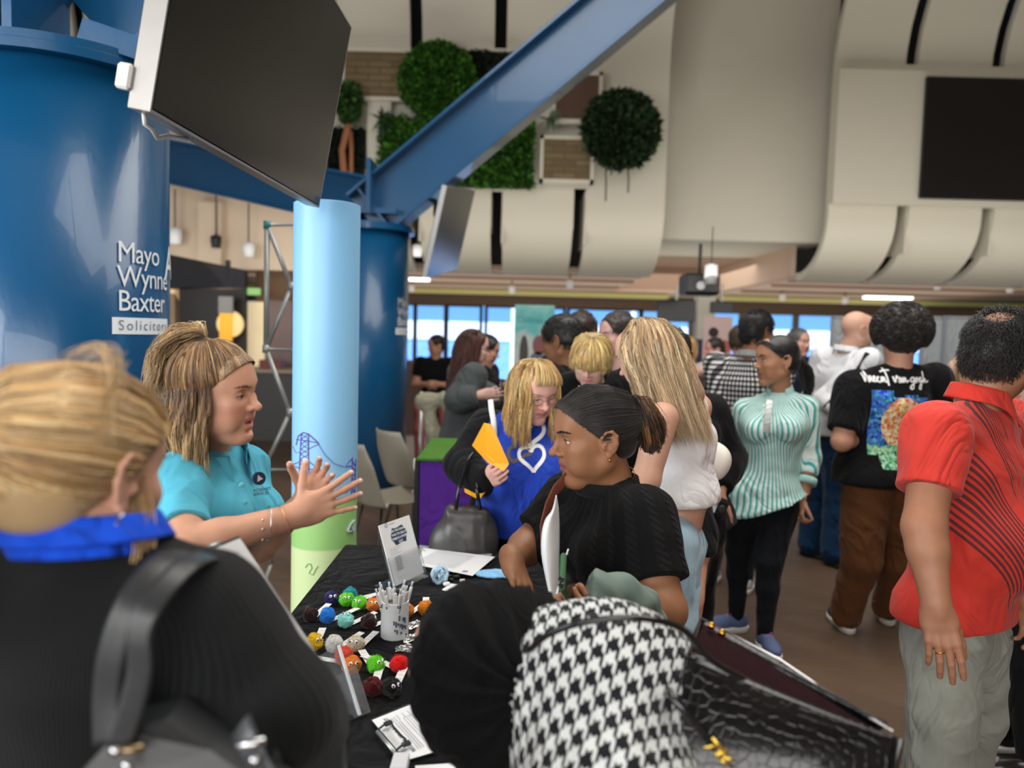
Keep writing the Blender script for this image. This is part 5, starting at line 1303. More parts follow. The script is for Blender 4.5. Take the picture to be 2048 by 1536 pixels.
lf = MB().box(cc+n2*s2*.008+x*(W2/2-.006), (.010, H2-.004, .005), R, bev=.001).obj('leaflet', M_PAPER, None); tag(lf, 'white leaflets seen edge-on in the clear holder beside the front clipboard', 'leaflet')
# papers, clipboards
def sheet(label, corners, name='paper_sheet', cat='paper', z=.0, group=None, m=None):
 c = [TP(px, py, TZ+z) for px, py in corners]; ctr = (c[0]+c[1]+c[2]+c[3])/4; o = thing(name, label, cat, tuple(ctr), group)
 MB().prism(c, (0, 0, .0009)).obj('sheet', m or M_PAPER, o)
 x = ((c[1]-c[0])+(c[2]-c[3])); w_ = x.length/2; x.normalize(); y = (c[0]-c[3])+(c[1]-c[2]); h_ = y.length/2; y = (y-x*y.dot(x)).normalized()
 return o, c, x, y, w_, h_, ctr
o, c, x, y, w_, h_, ctr = sheet('white printed form lying at the far end of the black table', [(846, 1096), (990, 1114), (945, 1152), (836, 1130)], z=.012)
if x.cross(y).z < 0: x = -x
fo = ctr-x*w_/2-y*h_/2+V3((0, 0, .0010)); fake_lines(fo, x, y, [(.02, h_-.02-.0085*k, w_*.62, .0020) for k in range(int((h_-.04)/.0085))], o, M_GINK, seed=3)
mb = MB().lathe([(.0001, 0), (.011, 0)], (0, 0, 0), 20, cap=False); me = mb.mesh('s'); on_plane(me, fo+x*(w_-.03)+y*.022, x, y, .0006); link('round_stamp', me, mat('stamp', (.3, .33, .5), .6), o, False)
o2 = thing('clipboard', 'black clipboard under the white form at the far end of the table', 'clipboard', tuple(c[0])); MB().prism([TP(840, 1092, TZ), TP(985, 1110, TZ), TP(940, 1150, TZ), TP(830, 1130, TZ)], (0, 0, .004)).obj('board', mat('grey_board', (.32, .33, .35), .5), o2)
MB().tube([TP(838, 1104, TZ+.008), TP(846, 1098, TZ+.018), TP(850, 1104, TZ+.010)], .003, 6).obj('clip', M_STEEL, o2, True)
# registration clipboard in front
CC = [(742, 1442), (836, 1402), (930, 1488), (812, 1526)]
cb_ = [TP(px, py, TZ+.001) for px, py in CC]
t = thing('clipboard', 'clipboard with a registration form in front of the black headscarf', 'clipboard', tuple(cb_[3]))
MB().prism(cb_, (0, 0, .004)).obj('board', mat('black_board', (.02, .02, .022), .4), t)
o, c, x, y, w_, h_, ctr = sheet('registration form with black heading clamped on the front clipboard', [(744, 1441), (835, 1404), (928, 1487), (812, 1521)], 'form', 'form', z=.007)
# heading runs along the clip side (left edge), read from the left
xd = (c[3]-c[0]).normalized(); yd = (c[0]-c[1]).normalized(); xd = -xd if xd.cross(yd).z < 0 else xd
og = c[0] if xd.dot(c[3]-c[0]) > 0 else c[3]
Ws = (c[3]-c[0]).length; Hs = (c[1]-c[0]).length
top = (c[0]+c[3])/2+V3((0, 0, .001))
text_on('REGISTER YOUR INTEREST', Ws*.072, top-yd*Hs*.26, xd, yd, M_INK, o, .0002, .0007, 'CENTER')
fake_lines(top-xd*Ws*.42, xd, yd, [(0, -Hs*(.33+.05*k), Ws*(.8-.1*(k == 2)), .0016) for k in range(3)], o, M_GINK, seed=4)
mb = MB()
for k in range(7):
 a = top-xd*Ws*.34-yd*Hs*(.52+.055*k)+V3((0, 0, .0007)); L = Ws*.62
 mb.add([a, a+xd*L, a+xd*L+yd*.0010, a+yd*.0010], [(0, 1, 2, 3)])
for s_ in (0, .62):
 a = top-xd*Ws*(.34-s_)-yd*Hs*.52+V3((0, 0, .0007)); mb.add([a, a+xd*.001, a+xd*.001-yd*Hs*.33, a-yd*Hs*.33], [(0, 3, 2, 1)])
mb.obj('printed_grid', M_GINK, o)
fake_lines(top-xd*Ws*.1, xd, yd, [(Ws*.38, -Hs*(.45+.12*k), Ws*.12, .0016) for k in range(4)], o, M_GINK, seed=5)
# clip of the front clipboard
e0 = c[0].lerp(c[3], .30)+V3((0, 0, .004)); e1 = c[0].lerp(c[3], .82)+V3((0, 0, .004));
MB().tube([e0-(-yd)*(-.012)*0+yd*.010, e1+yd*.010], .004, 10).obj('clip_bar', M_STEEL, t, True)
mb = MB(); a0 = e0-yd*.012; a1 = e1-yd*.012; n_ = V3((0, 0, 1))
mb.tube([e0+yd*.008+n_*.004, a0+n_*.010, a0.lerp(a1, .12)-yd*.008+n_*.010, a0.lerp(a1, .3)-yd*.004+n_*.012, a0.lerp(a1, .7)-yd*.004+n_*.012, a0.lerp(a1, .88)-yd*.008+n_*.010, a1+n_*.010, e1+yd*.008+n_*.004], .0022, 8); mb.obj('clip_wire', mat('dark_wire', (.05, .05, .05), .3, .8), t, True)
for q in (e0, e1): MB().box(q-yd*.016+n_*.008, (.012, .018, .004), Matrix((xd, yd, n_)).transposed()).obj('rubber_foot', M_BLKM, t)
o, c, x, y, w_, h_, ctr = sheet('white sheet at the bottom edge lying nearest the camera', [(830, 1532), (1012, 1520), (1050, 1600), (840, 1610)], z=.002); fake_lines(ctr-x*w_/2-y*h_/2+V3((0, 0, .001)), x if x.cross(y).z > 0 else -x, y, [(.03, h_*.8, w_*.3, .002)], o, M_GINK)
a = TP(800, 1530, TZ+.012); tag(MB().box(a, (.030, .05, .022), bev=.002).obj('white_box', mat('small_white', (.6, .6, .62), .4)), 'small white block under the front corner of the clipboard', 'block')
# wrapped hair scrunchie / sweets ball, foil packets, blue thing
c = TP(880, 1166); t = thing('plastic_net_ball', 'crumpled pale blue ribbon ball by the leaflet holder', 'ribbon ball', tuple(c)); rr = random.Random(2); cc_ = c+V3((0, 0, .026))
mb = MB()
for k in range(16):
 ax = V3((rr.random()-.5, rr.random()-.5, rr.random()-.5)).normalized(); b_ = ax.orthogonal().normalized(); d_ = ax.cross(b_); R0 = .020+.009*rr.random(); ph = rr.random()*6
 mb.tube([cc_+(b_*math.cos(q*.5)+d_*math.sin(q*.5))*R0*(1+.12*math.sin(3*q*.5+ph))*V3((1, 1, .85)).length/1.65 for q in range(12)], .006, 6, flat=(.25, 1), cap=True)
mb.obj('ribbon', mat('pale_blue_plastic', srgb(176, 205, 225), .3, nscale=90, var=.3), t, True)
def packet(label, px, py, w_, h_, rz, seed):
 c = TP(px, py); t = thing('foil_packet', label, 'packet', tuple(c), 'small foil packets by the pen pot'); rs = random.Random(seed); R = Matrix.Rotation(rz, 3, 'Z')
 ph = [rs.random()*6 for _ in range(6)]
 def f(u, v):
  b_ = math.sin(PI*u)*math.sin(PI*v); z = .002+.012*b_+.0025*math.sin(17*u+ph[0]+6*v)*b_+.002*math.sin(23*v+ph[1]-9*u)
  return c+R @ V3(((u-.5)*w_*(1+.05*math.sin(9*v+ph[2])), (v-.5)*h_*(1+.05*math.sin(8*u)), max(.0008, z)))
 mb = MB().grid(f, 22, 18); q = NT('foil'); f_ = q.noise(160, 4, q.co()); q.set(q.ramp(f_, [(.35, (.10, .10, .10)), (.5, (.45, .45, .45)), (.62, (.8, .8, .8))]), .22, .7); q.bump(f_, .8, .002)
 mb.obj('wrapper', q.m, t, True)
packet('crinkled silver packet touching the right side of the pen pot', 832, 1252, .055, .035, .5, 1)
packet('crinkled silver packet in the middle below the pen pot', 826, 1279, .055, .035, .35, 2)
packet('frontmost crinkled silver packet with white spots', 815, 1300, .060, .03, .1, 3)
mb = MB(); rr = random.Random(8)
t = thing('wrapped_sweets', 'white and black wrapped sweets beside the ribbon ball', 'sweets', tuple(TP(905, 1165)))
for px, py, s_ in ((893, 1172, .014), (902, 1163, .012), (912, 1158, .014), (920, 1152, .012), (925, 1165, .012), (900, 1155, .010)):
 q = TP(px, py)+V3((0, 0, s_*.5)); R = Matrix.Rotation(rr.random()*3, 3, 'Z'); MB().box(q, (s_*1.6, s_, s_*.8), R, bev=.003).obj('sweet', M_WHITE if px % 2 else M_BLKM, t, True)
tag(MB().prism([TP(884, 1180), TP(902, 1168), TP(930, 1172), TP(915, 1190)], (0, 0, .002)).obj('card', M_PAPER), 'white card beside the ribbon ball partly under the headscarf', 'card')
c = TP(985, 1152); sd = SD(); sd.ell(c+V3((.01, 0, .008)), (.075, .045, .014), .01); V, Q = sd.mesh(.004); V = folds(V, Q, .003, 60, 2); tag(link('blue_cloth', np_mesh('b', V, Q), fabric('pale_blue_cloth', srgb(140, 195, 235))), 'folded pale blue cloth on the table by the resting hand', 'cloth')
# ---------------- pale blue display tube ----------------
tb = P(651, 800, 3.0); TR = .125
tc_ = (tb.x, tb.y); ztop = PY(651, 410, tb.y).z
z_g1 = PY(640, 1003, tb.y-TR).z; z_g2 = PY(640, 1102, tb.y-TR).z
tm = NT('tube_print'); z_ = tm.sep(tm.co('Object'))[2]
gr = tm.ramp(tm.math('DIVIDE', z_, 2.0), [(0, srgb(210, 232, 172)), (z_g2/2-.0005, srgb(214, 234, 176)), (z_g2/2, srgb(160, 212, 130)), (z_g1/2-.0005, srgb(164, 214, 130)), (z_g1/2, srgb(150, 208, 246)), (1, srgb(140, 200, 245))])
for n_ in tm.N:
 if n_.bl_idname == 'ShaderNodeValToRGB': n_.color_ramp.interpolation = 'LINEAR'
tm.set(gr, .38, 0, .5)
t = thing('display_tube', 'tall pale blue tube with green base and a drawn pylon behind the table', 'display tube', (tc_[0], tc_[1], 0))
o = auto_smooth(MB().lathe([(TR, 0), (TR, ztop), (TR-.004, ztop+.002), (.001, ztop+.003)], (tc_[0], tc_[1], 0), 96, cap=False).obj('tube', tm.m, t), .5)
def tube_pt(px, py, out=.0015):
 a, z = surf_angle(px, py, tc_, TR); return V3((tc_[0]+(TR+out)*math.sin(a), tc_[1]-(TR+out)*math.cos(a), z))
def tube_line(pts, r, n=6):
 P_ = []
 for i in range(len(pts)-1):
  for k in range(n): f = k/n; P_.append(tube_pt(pts[i][0]*(1-f)+pts[i+1][0]*f, pts[i][1]*(1-f)+pts[i+1][1]*f))
 P_.append(tube_pt(*pts[-1])); return P_
mb = MB()
def L_(pts, r=.0022): mb.tube(tube_line(pts, r), r, 5)
L_([(603, 868), (600, 920), (598, 975), (590, 1003)]); L_([(617, 868), (617, 920), (620, 970), (625, 1000)])
for k in range(13):
 y0 = 868+k*10; L_([(603-k*.5, y0), (617+k*.3, y0+10)], .0013); L_([(617+k*.3, y0), (603-k*.5, y0+10)], .0013)
L_([(593, 890), (597, 872), (607, 865), (617, 868), (637, 886), (637, 889)], .0024); L_([(593, 879), (617, 882), (636, 886)], .0018); L_([(617, 898), (635, 889)], .0014)
L_([(584, 930), (603, 922), (617, 922), (640, 940)], .0018); L_([(586, 932), (603, 937), (620, 938), (641, 941)], .0020); L_([(586, 892), (592, 905), (600, 905)], .0012)
L_([(637, 889), (650, 910), (668, 927), (688, 933)], .0012)
L_([(690, 933), (697, 922), (706, 914)], .0018); L_([(690, 933), (705, 931)], .0016); L_([(704, 918), (703, 960), (702, 1000)], .0022); L_([(711, 918), (710, 960), (709, 1000)], .0018)
for k in range(7): L_([(703, 920+k*11), (710, 931+k*11)], .0012); L_([(710, 920+k*11), (703, 931+k*11)], .0012)
L_([(690, 985), (703, 972), (712, 968)], .0016); L_([(675, 985), (690, 978), (704, 975)], .0012)
mb.obj('pylon_drawing', mat('purple_ink', srgb(104, 84, 176), .6), t)
mb = MB(); mb.tube(tube_line([(611, 1135), (616, 1128), (622, 1128), (624, 1136), (618, 1146), (626, 1150), (632, 1138), (636, 1132)], .001), .0014, 5); mb.tube(tube_line([(626, 1150), (627, 1150)], .001), .0013, 5)
mb.obj('grass_doodle', mat('green_ink', srgb(110, 160, 90), .6), t)
mb = MB()
for pts in ([(694, 1062), (700, 1048), (708, 1040)], [(696, 1064), (706, 1060), (708, 1046)], [(688, 1112), (694, 1108), (706, 1090)], [(680, 1125), (690, 1110), (700, 1118)], [(700, 1052), (706, 1066)]): mb.tube(tube_line(pts, .003), .006, 6, flat=(.2, 1))
mb.obj('printed_character', mat('lilac_ink', srgb(190, 190, 215), .6), t)
mb = MB(); mb.tube(tube_line([(689, 1108), (696, 1100), (704, 1092)], .003), .011, 8, flat=(.2, 1)); mb.obj('printed_red_shape', mat('red_ink', srgb(200, 30, 50), .6), t)
# folding aluminium frame behind the woman in turquoise
t = thing('scissor_frame', 'grey folding aluminium display frame behind the woman in turquoise', 'display frame', tuple(G(560, 1160, 0))); D_ = 3.9
al = mat('grey_alu_tube', srgb(165, 168, 166), .4, .35)
def fp(px, py, d=D_): return P(px, py, d)
J = dict(a=fp(534, 450), b=fp(583, 573), c=fp(532, 698), d=fp(580, 825), e=fp(527, 940), f=fp(555, 1005), g=fp(542, 1128), h=fp(590, 450, 4.6), i=fp(590, 700, 4.6), j=fp(590, 940, 4.6), k=fp(505, 1230))
for a_, b_, r_ in (('a', 'b', .012), ('b', 'c', .012), ('c', 'd', .012), ('d', 'e', .012), ('e', 'g', .012), ('a', 'c', .014), ('e', 'f', .010), ('a', 'h', .008), ('e', 'j', .008), ('c', 'i', .007), ('g', 'k', .010)):
 MB().tube([J[a_], J[b_]], r_, 10).obj('tube', al, t, True)
for k_ in 'abcde': MB().lathe([(.001, -.02), (.018, -.02), (.018, .02), (.001, .02)], J[k_], 14).obj('joint', mat('teal_joint', srgb(60, 130, 135), .5) if k_ in 'ae' else al, t, True)
MB().tube([J['h'], J['i'], J['j'], fp(590, 1140, 4.6)], .010, 8).obj('rear_upright', al, t, True)
# ---------------- chairs and the purple stand ----------------
M_CH = mat('taupe_plastic', srgb(146, 140, 126), .5)
def shell_chair(label, c, yaw, root=None):
 t = thing('shell_chair', label, 'chair', (0, 0, 0), 'taupe plastic chairs')
 def f(u, v):
  # v 0 front edge of the seat ... 1 top of the back, u across
  x = (u-.5)*.44*(1-.10*abs(2*v-1)**3)*(1-.22*max(0, v-.85)/.15); s_ = abs(2*u-1)
  if v < .5: y = .22-.40*(v/.5); z = .45-.02*math.sin(PI*v/.5)
  else: q = (v-.5)/.5; y = -.18-.13*q; z = .445+.40*q**1.15
  y += .0; z += .035*s_**2.2*(1 if v < .5 else 0); y += (.06*s_**2.2 if v >= .5 else .06*s_**2.2*max(0, v-.3)/.2)
  return (x, y, z)
 o = MB().grid(f, 18, 28).obj('shell', M_CH, t, True); solid(o, .008, 0)
 mb = MB()
 for sx in (-1, 1):
  for sy in (-1, 1): MB().tube([(sx*.12, sy*.12+.02, .43), (sx*.20, sy*.2+.02, .0)], .009, 8).obj('leg', mat('dark_legs', (.05, .05, .05), .4, .5), t, True)
 MB().tube([(-.2, -.18, .02), (.2, -.18, .02)], .007, 6).obj('stretcher', M_BLKM, t, True)
 t.location = c; t.rotation_euler = (0, 0, yaw); WM[t.name] = Matrix.Translation(V3(c)); return t
ca = G(765, 1135, 0); shell_chair('taupe plastic chair on the left, nearer the camera', (ca.x+.02, ca.y, 0), math.radians(-52))
ca = G(838, 1085, 0); ch = shell_chair('taupe plastic chair on the right, beside the purple stand', (ca.x-.02, ca.y-.0, 0), math.radians(-50))
d_ = 3.75; a = P(838, 921, d_); b = P(935, 921, d_); z1 = a.z
t = thing('purple_stand', 'small table with purple cloth and green top behind the tube', 'table', (a.x+.4, a.y+.3, 0))
MB().box(((a.x+b.x+.05)/2, a.y+.36, z1/2), (b.x-a.x+.05, .70, z1), bev=.01).obj('purple_cloth', fabric('purple_cloth', srgb(92, 44, 150)), t)
MB().box(((a.x+b.x+.05)/2, a.y+.36, z1+.006), (b.x-a.x+.07, .73, .012)).obj('green_top', fabric('green_top', srgb(70, 120, 32)), t)
MB().box((a.x-.012, a.y+.36, z1/2), (.02, .70, z1)).obj('side_cloth', M_BLKM, t)
# low white table and light floor area in the distance
a = G(820, 930, 0); b = G(888, 810, 0)
floor_patch = MB().box(((a.x+b.x)/2+.25, (a.y+b.y)/2, .004), (1.0, b.y-a.y, .008)).obj('pale_floor_patch', mat('pale_floor_patch', srgb(205, 196, 190), .5)); tag(floor_patch, 'pale floor patch between the further column and the grey coat', 'mat')  # thin pale slab on the floor, lighter than the boards around it
c = G(845, 830, 0); t = thing('white_table', 'low white table by the window left of the woman in the grey coat', 'table', (c.x, c.y, 0)); MB().box((c.x, c.y, .60), (.9, .6, .03), bev=.01).obj('tabletop', M_WHITE, t)
for sx in (-.35, .35): MB().tube([(c.x+sx, c.y, 0), (c.x+sx*.6, c.y, .6)], .02, 8).obj('leg', M_WHITE, t, True)
c = P(845, 757, 11.5); tag(MB().box((c.x+.1, c.y, .55), (1.2, .5, 1.1)).obj('brown_cabinet', mat('brown_cab', srgb(74, 48, 34), .6)), 'brown wooden cabinet in front of the windows beside the further column', 'cabinet')
# ---------------- garments and figure builder ----------------
def m_stripes():
 t = NT('teal_stripes'); t.wr = .07; u, v, w_ = t.sep(t.attr('puv')); s_ = t.math('SINE', t.math('MULTIPLY', t.math('ADD', u, t.math('MULTIPLY', t.noise(4, 1, t.attr('puv')), .012)), 2*PI/.026))
 s2 = t.math('SINE', t.math('MULTIPLY', u, 4*PI/.026)); a = t.math('GREATER_THAN', s_, .25); b = t.math('MULTIPLY', t.math('GREATER_THAN', s2, .86), .5)
 c = t.mix(t.math('MAXIMUM', a, b), srgb(226, 240, 238), srgb(70, 172, 166)); t.set(c, .85, 0, .2); t.bump(t.noise(300, 2, t.co()), .15, .0006); return t.m
def m_gingham():
 t = NT('black_white_check'); u, v, w_ = t.sep(t.attr('puv')); g = .030
 fu = t.math('LESS_THAN', t.math('FRACT', t.math('DIVIDE', u, g)), .5); fv = t.math('LESS_THAN', t.math('FRACT', t.math('DIVIDE', v, g)), .5)
 s_ = t.math('MULTIPLY', t.math('ADD', fu, fv), .5); t.set(t.ramp(s_, [(0, (.75, .75, .75)), (.49, (.72, .72, .72)), (.5, (.10, .10, .105)), (.75, (.09, .09, .095)), (.99, (.008, .008, .01))]), .85, 0, .2); return t.m
def m_houndstooth(g=.034):
 t = NT('houndstooth'); t.wr = .07; u, v, w_ = t.sep(t.attr('puv')); x = t.math('DIVIDE', u, g); y = t.math('DIVIDE', v, g)
 wx = t.math('LESS_THAN', t.math('FRACT', x), .54); wy = t.math('LESS_THAN', t.math('FRACT', y), .54)
 tw = t.math('LESS_THAN', t.math('FRACT', t.math('MULTIPLY', t.math('ADD', x, y), 2.0)), .5)
 s_ = t.math('ADD', t.math('MULTIPLY', tw, wx), t.math('MULTIPLY', t.math('SUBTRACT', 1.0, tw), wy))
 t.set(t.mix(s_, (.64, .67, .67), (.008, .008, .011)), .85, 0, .2, sheen=.1); t.bump(t.noise(260, 2, t.co()), .15, .0006); return t.m
def m_redpolo():
 t = NT('red_polo'); t.wr = .07; u, v, w_ = t.sep(t.attr('puv'))
 # diagonal dark bars that break up: rows along d, position along e
 d = t.math('SUBTRACT', v, t.math('MULTIPLY', u, .8)); row = t.math('DIVIDE', d, .0205); fr = t.math('FRACT', row); idx = t.math('FLOOR', row)
 wn = t.n('ShaderNodeTexWhiteNoise', noise_dimensions='1D'); t.l(idx, wn.inputs['W']); r1 = wn.outputs['Value']; w2 = t.n('ShaderNodeTexWhiteNoise', noise_dimensions='1D'); t.l(t.math('ADD', idx, 7.3), w2.inputs['W']); r2 = w2.outputs['Value']
 lim = t.math('ADD', t.math('MULTIPLY', r1, .13), .07); l2 = t.math('SUBTRACT', t.math('MULTIPLY', r2, .10), .04)
 thick = t.math('ADD', t.math('MULTIPLY', t.math('GREATER_THAN', u, lim), t.math('ADD', t.math('MULTIPLY', r2, .22), .30)), .09)
 thick = t.math('MULTIPLY', thick, t.math('GREATER_THAN', u, l2))
 bar = t.math('LESS_THAN', t.math('ABSOLUTE', t.math('SUBTRACT', fr, .5)), t.math('MULTIPLY', thick, .5))
 z1 = t.math('MULTIPLY', t.math('GREATER_THAN', d, .745), t.math('LESS_THAN', d, .985)); z2 = t.math('MULTIPLY', t.math('GREATER_THAN', d, 1.07), t.math('LESS_THAN', d, 1.25))
 zone = t.math('MULTIPLY', t.math('MAXIMUM', z1, z2), t.math('LESS_THAN', u, .46))
 zone = t.math('MULTIPLY', zone, t.math('GREATER_THAN', w_, -5.0)); zone = t.math('MULTIPLY', zone, t.attr('mask', 'Fac'))
 f = t.noise(6, 3, t.co()); t.set(t.mix(t.math('MULTIPLY', zone, bar), t.mix(f, srgb(190, 48, 38), srgb(202, 57, 46)), srgb(88, 40, 42)), .8, 0, .25, sheen=.1); t.bump(t.noise(500, 2, t.co()), .2, .0006); return t.m
def m_denim(name, a, b):
 t = NT(name); t.wr = .08; o = t.co(); f = t.noise(7, 4, o); f2 = t.noise(240, 2, t.mapping(o, (1, 1, .3))); c = t.mix(f, a, b); c = t.mix(t.math('MULTIPLY', f2, .25), c, tuple(x*.6 for x in a)); t.set(c, .9, 0, .2, sheen=.1); t.bump(f2, .3, .0008); return t.m
SKIN_F = (.60, .33, .22); SKIN_M = (.58, .30, .20); SKIN_B = (.30, .135, .070); SKIN_D = (.26, .115, .062)
def collar(root, c, up, front, r, h=.035, fold_=.038, m=None, gap=25, tip=.03, name='collar', rz=1.0, label=None):
 """folded shirt collar round the neck; gap: half opening angle in degrees"""
 c = V3(c); up = V3(up).normalized(); f = V3(front); f = (f-up*f.dot(up)).normalized(); s = f.cross(up)
 def fn(u, v):
  a = math.radians(gap+(360-2*gap)*u); d = f*math.cos(a)+s*math.sin(a)*rz; t_ = max(0, (abs(u-.5)-.28)/.22)
  if v < .4: q = v/.4; rr = r*(1.04-.04*q); z = -.006+h*q
  elif v < .5: q = (v-.4)/.1; rr = r*(1.0+.05*q); z = h+.002*math.sin(PI*q)
  else: q = (v-.5)/.5; rr = r*(1.05+.13*q)+.004*q; z = h-(fold_+tip*t_**2)*q
  zz = z-.10*r*math.cos(a)*1.0
  return c+d*rr+up*(zz)+(f*tip*.5*t_**2*max(0, (v-.5)*2))
 o = MB().grid(fn, 48, 12).obj(name, m, root, True); solid(o, .0022, 0)
 if label: o['label'] = label
 return o
def band(root, c, up, r, h, m, name='ribbed_collar', rr=(1, 1), side=None, tilt=.0):
 up = V3(up).normalized(); M3 = up.to_track_quat('Z', 'Y').to_matrix()
 prof = [(r-.004, -h/2), (r+.004, -h/2), (r+.006, 0), (r+.003, h/2), (r-.003, h/2), (r-.006, 0), (r-.004, -h/2)]
 return MB().lathe(prof, c, 40, R=M3, cap=False).obj(name, m, root, True)
def shoe(root, an, d, L=.27, up=None, m=None, ms=None, lace=None, h=.09, extra=None):
 """an: ankle centre on the leg; the sole sits on z=0 below"""
 d = V3(d); d.z = 0; d.normalize(); s = V3((-d.y, d.x, 0)); b = V3((an.x, an.y, 0)); R = Matrix((s, d, V3((0, 0, 1)))).transposed().to_4x4()
 sd = SD(); k = L/.27
 sd.ell(b+d*.105*k+V3((0, 0, .045)), (.046*k, .085*k, .036*k), .02, rot=R); sd.ell(b-d*.015*k+V3((0, 0, .05)), (.037*k, .06*k, .045*k), .02, rot=R)
 sd.cap(b+V3((0, 0, .055)), b-d*.01+V3((0, 0, h)), .042*k, .040*k, .02); sd.cap(b+d*.03*k+V3((0, 0, .07)), b+d*.11*k+V3((0, 0, .06)), .032*k, .028*k, .02)
 sd.plane(b+V3((0, 0, .02)), (0, 0, -1), .004); sd.plane(b+V3((0, 0, h)), (0, 0, 1), .004)
 V, Q = sd.mesh(.005); o = link('shoe', np_mesh('s', V, Q), m, root)
 sd = SD(); sd.ell(b+d*.105*k+V3((0, 0, .022)), (.050*k, .090*k, .05), .01, rot=R); sd.ell(b-d*.018*k+V3((0, 0, .022)), (.040*k, .063*k, .05), .03, rot=R); sd.ecap(b+V3((0, 0, .022)), b+d*.08*k+V3((0, 0, .022)), .03, .035, s, 1.2, .02)
 sd.plane(b+V3((0, 0, .0)), (0, 0, -1), .002); sd.plane(b+V3((0, 0, .032)), (0, 0, 1), .004); V, Q = sd.mesh(.005); link('sole', np_mesh('s', V, Q), ms or M_WHITE, o)
 if lace is not None:
  for i in range(5):
   y = b+d*(.035+.022*i)*k; z = .105-.010*i
   MB().tube([y-s*.020+V3((0, 0, z-.010)), y+V3((0, 0, z)), y+s*.020+d*.012+V3((0, 0, z-.010))], .0028, 6).obj('lace', lace, o, True)
 return o
def figure(label, group, J, H, skin, top, bottom, vox=.009, shoes=None, face=None, headkw={}, hands=('R', 'L'), handkw={}, g=1.0, male=True, base=None, blush=None, stubble=None, hairline=None, neckr=None, headv=None, armr=(.031, .026, .024, .0165), nails=None, lower=True, lips=None, bare=(1, 1), handv=None):
 h = J['h']; sd = SD(); M, s = H
 neck = J['neck']; head_prims(sd, H, male=male, neck=neck, neck_r=neckr, **headkw)
 torso(sd, J, off=-.012, g=g, male=male, hips=0)
 hb = []; tips = []
 for k in 'LR':
  if not bare[0 if k == 'L' else 1]: continue
  arm(sd, J, k, 0, g, 2.0, .02, armr)
  if k in hands:
   kw = dict(handkw.get(k, {})); f = V3(kw.pop('fwd', (J['wr'+k]-J['el'+k]))); sgn = 1 if k == 'R' else -1
   n = V3(kw.pop('palm', -J['side']*sgn)); t_ = V3(kw.pop('thumb', J['fwd'])); hs = kw.pop('s', h/1.70*(1.03 if male else .95))
   tp = hand(sd, J['wr'+k], f, n, t_, s=hs, **kw); tips += tp
   if handv: hb.append((J['wr'+k]+f.normalized()*.085*hs, .115*hs))
 base = base or (J['hip'].x, J['hip'].y, 0)
 o = person(label, group, base, sd, skin, H, vox=vox*.9 if not handv else vox, headv=headv or max(.0030, vox*.45), hands=hb, handv=handv or .004, blush=blush, stubble=stubble, hairline=hairline, lips=lips, nails=nails, tips=tips)
 up = (J['neck']-J['chest']).normalized()
 out = dict(root=o)
 if top:
  sd = SD(); off = top.get('off', .012); sl = top.get('sleeve', .55)
  if sl:
   for k in 'LR':
    if sl is True: continue
    slk = sl if not isinstance(sl, dict) else sl[k]
    if slk <= 0: continue
    ro = top.get('soff', off+.004); arm(sd, J, k, ro, g, slk, .025, top.get('sr', armr))
    a, b, c = J['sh'+k], J['el'+k], J['wr'+k]; p = a.lerp(b, slk) if slk <= 1 else b.lerp(c, slk-1); ax = ((b-a) if slk <= 1 else (c-b)).normalized()
    sd.box(p+ax*.08, (.13, .13, .08), .004, .006, -1, ax.to_track_quat('Z', 'Y').to_matrix())
  torso(sd, J, off=off, g=g*top.get('g', 1), male=male, bust=top.get('bust', 0), belly=top.get('belly', 0), hips=1, waistk=top.get('waistk', 1))
  if sl:
   for k in 'LR': sd.cap(J['sh'+k], J['sh'+k].lerp(J['el'+k], .25), armr[0]*h*g+top.get('soff', off+.004), armr[0]*h*g+top.get('soff', off+.004)*.95, .02)
  hem = top.get('hem')
  if hem is not None:
   c = J['hip'].copy(); c2 = V3((c.x, c.y, hem)) if not isinstance(hem, V3) else hem
   sd.ecap(J['hip'], c2, .066*h*g+off, .068*h*g+off+top.get('flare', 0), J['side'], 1.5, .04); sd.plane(c2, top.get('hemn', (0, 0, -1)), .006)
  if 'fn' in top: top['fn'](sd)
  nh = top.get('neckhole', .058)
  if nh:
   up_ = (M.translation-J['neck']).normalized(); sd.ell(J['neck']+up_*.030, (nh, nh, .034), .006, -1, up_.to_track_quat('Z', 'Y').to_matrix())
  ctr = J['chest']; uvf = None
  if top.get('uv'): uvf = lambda V: cyl_uv(V, ctr, J['side'], top.get('uvf', J['fwd']), top.get('uvr', .15), top.get('uv'))
  out['top'] = garment(top.get('name', 'shirt'), sd, top['m'], o, top.get('vox', vox), top.get('fold', (.0045, 20, 3, (1, 1, .5))), uvf)
  for k in 'LR':
   slk = sl if not isinstance(sl, dict) else sl[k]
   if slk and top.get('cuff'):
    a, b, c = J['sh'+k], J['el'+k], J['wr'+k]; p = a.lerp(b, slk) if slk <= 1 else b.lerp(c, slk-1); ax = (b-a) if slk <= 1 else (c-b)
    r_ = (armr[0]+(armr[1]-armr[0])*min(1, slk))*h*g+top.get('soff', off+.004) if slk <= 1 else armr[2]*h*g+top.get('soff', off+.004)
    band(out['top'], p+ax.normalized()*r_*.55, ax, r_*.90, top['cuff'], top.get('cuffm', top['m']), 'cuff')
 if bottom:
  sd = SD(); legs(sd, J, bottom.get('off', .010), g, bottom.get('upto', 1.96), bottom.get('r', (.054, .036, .033, .024)), bottom.get('flare', 0))
  if 'cutz' in bottom: sd.plane((0, 0, bottom['cutz']), (0, 0, 1), .004)
  if 'fn' in bottom: bottom['fn'](sd)
  out['bottom'] = garment(bottom.get('name', 'trousers'), sd, bottom['m'], o, bottom.get('vox', vox), bottom.get('fold', (.005, 16, 5, (1, 1, .8))))
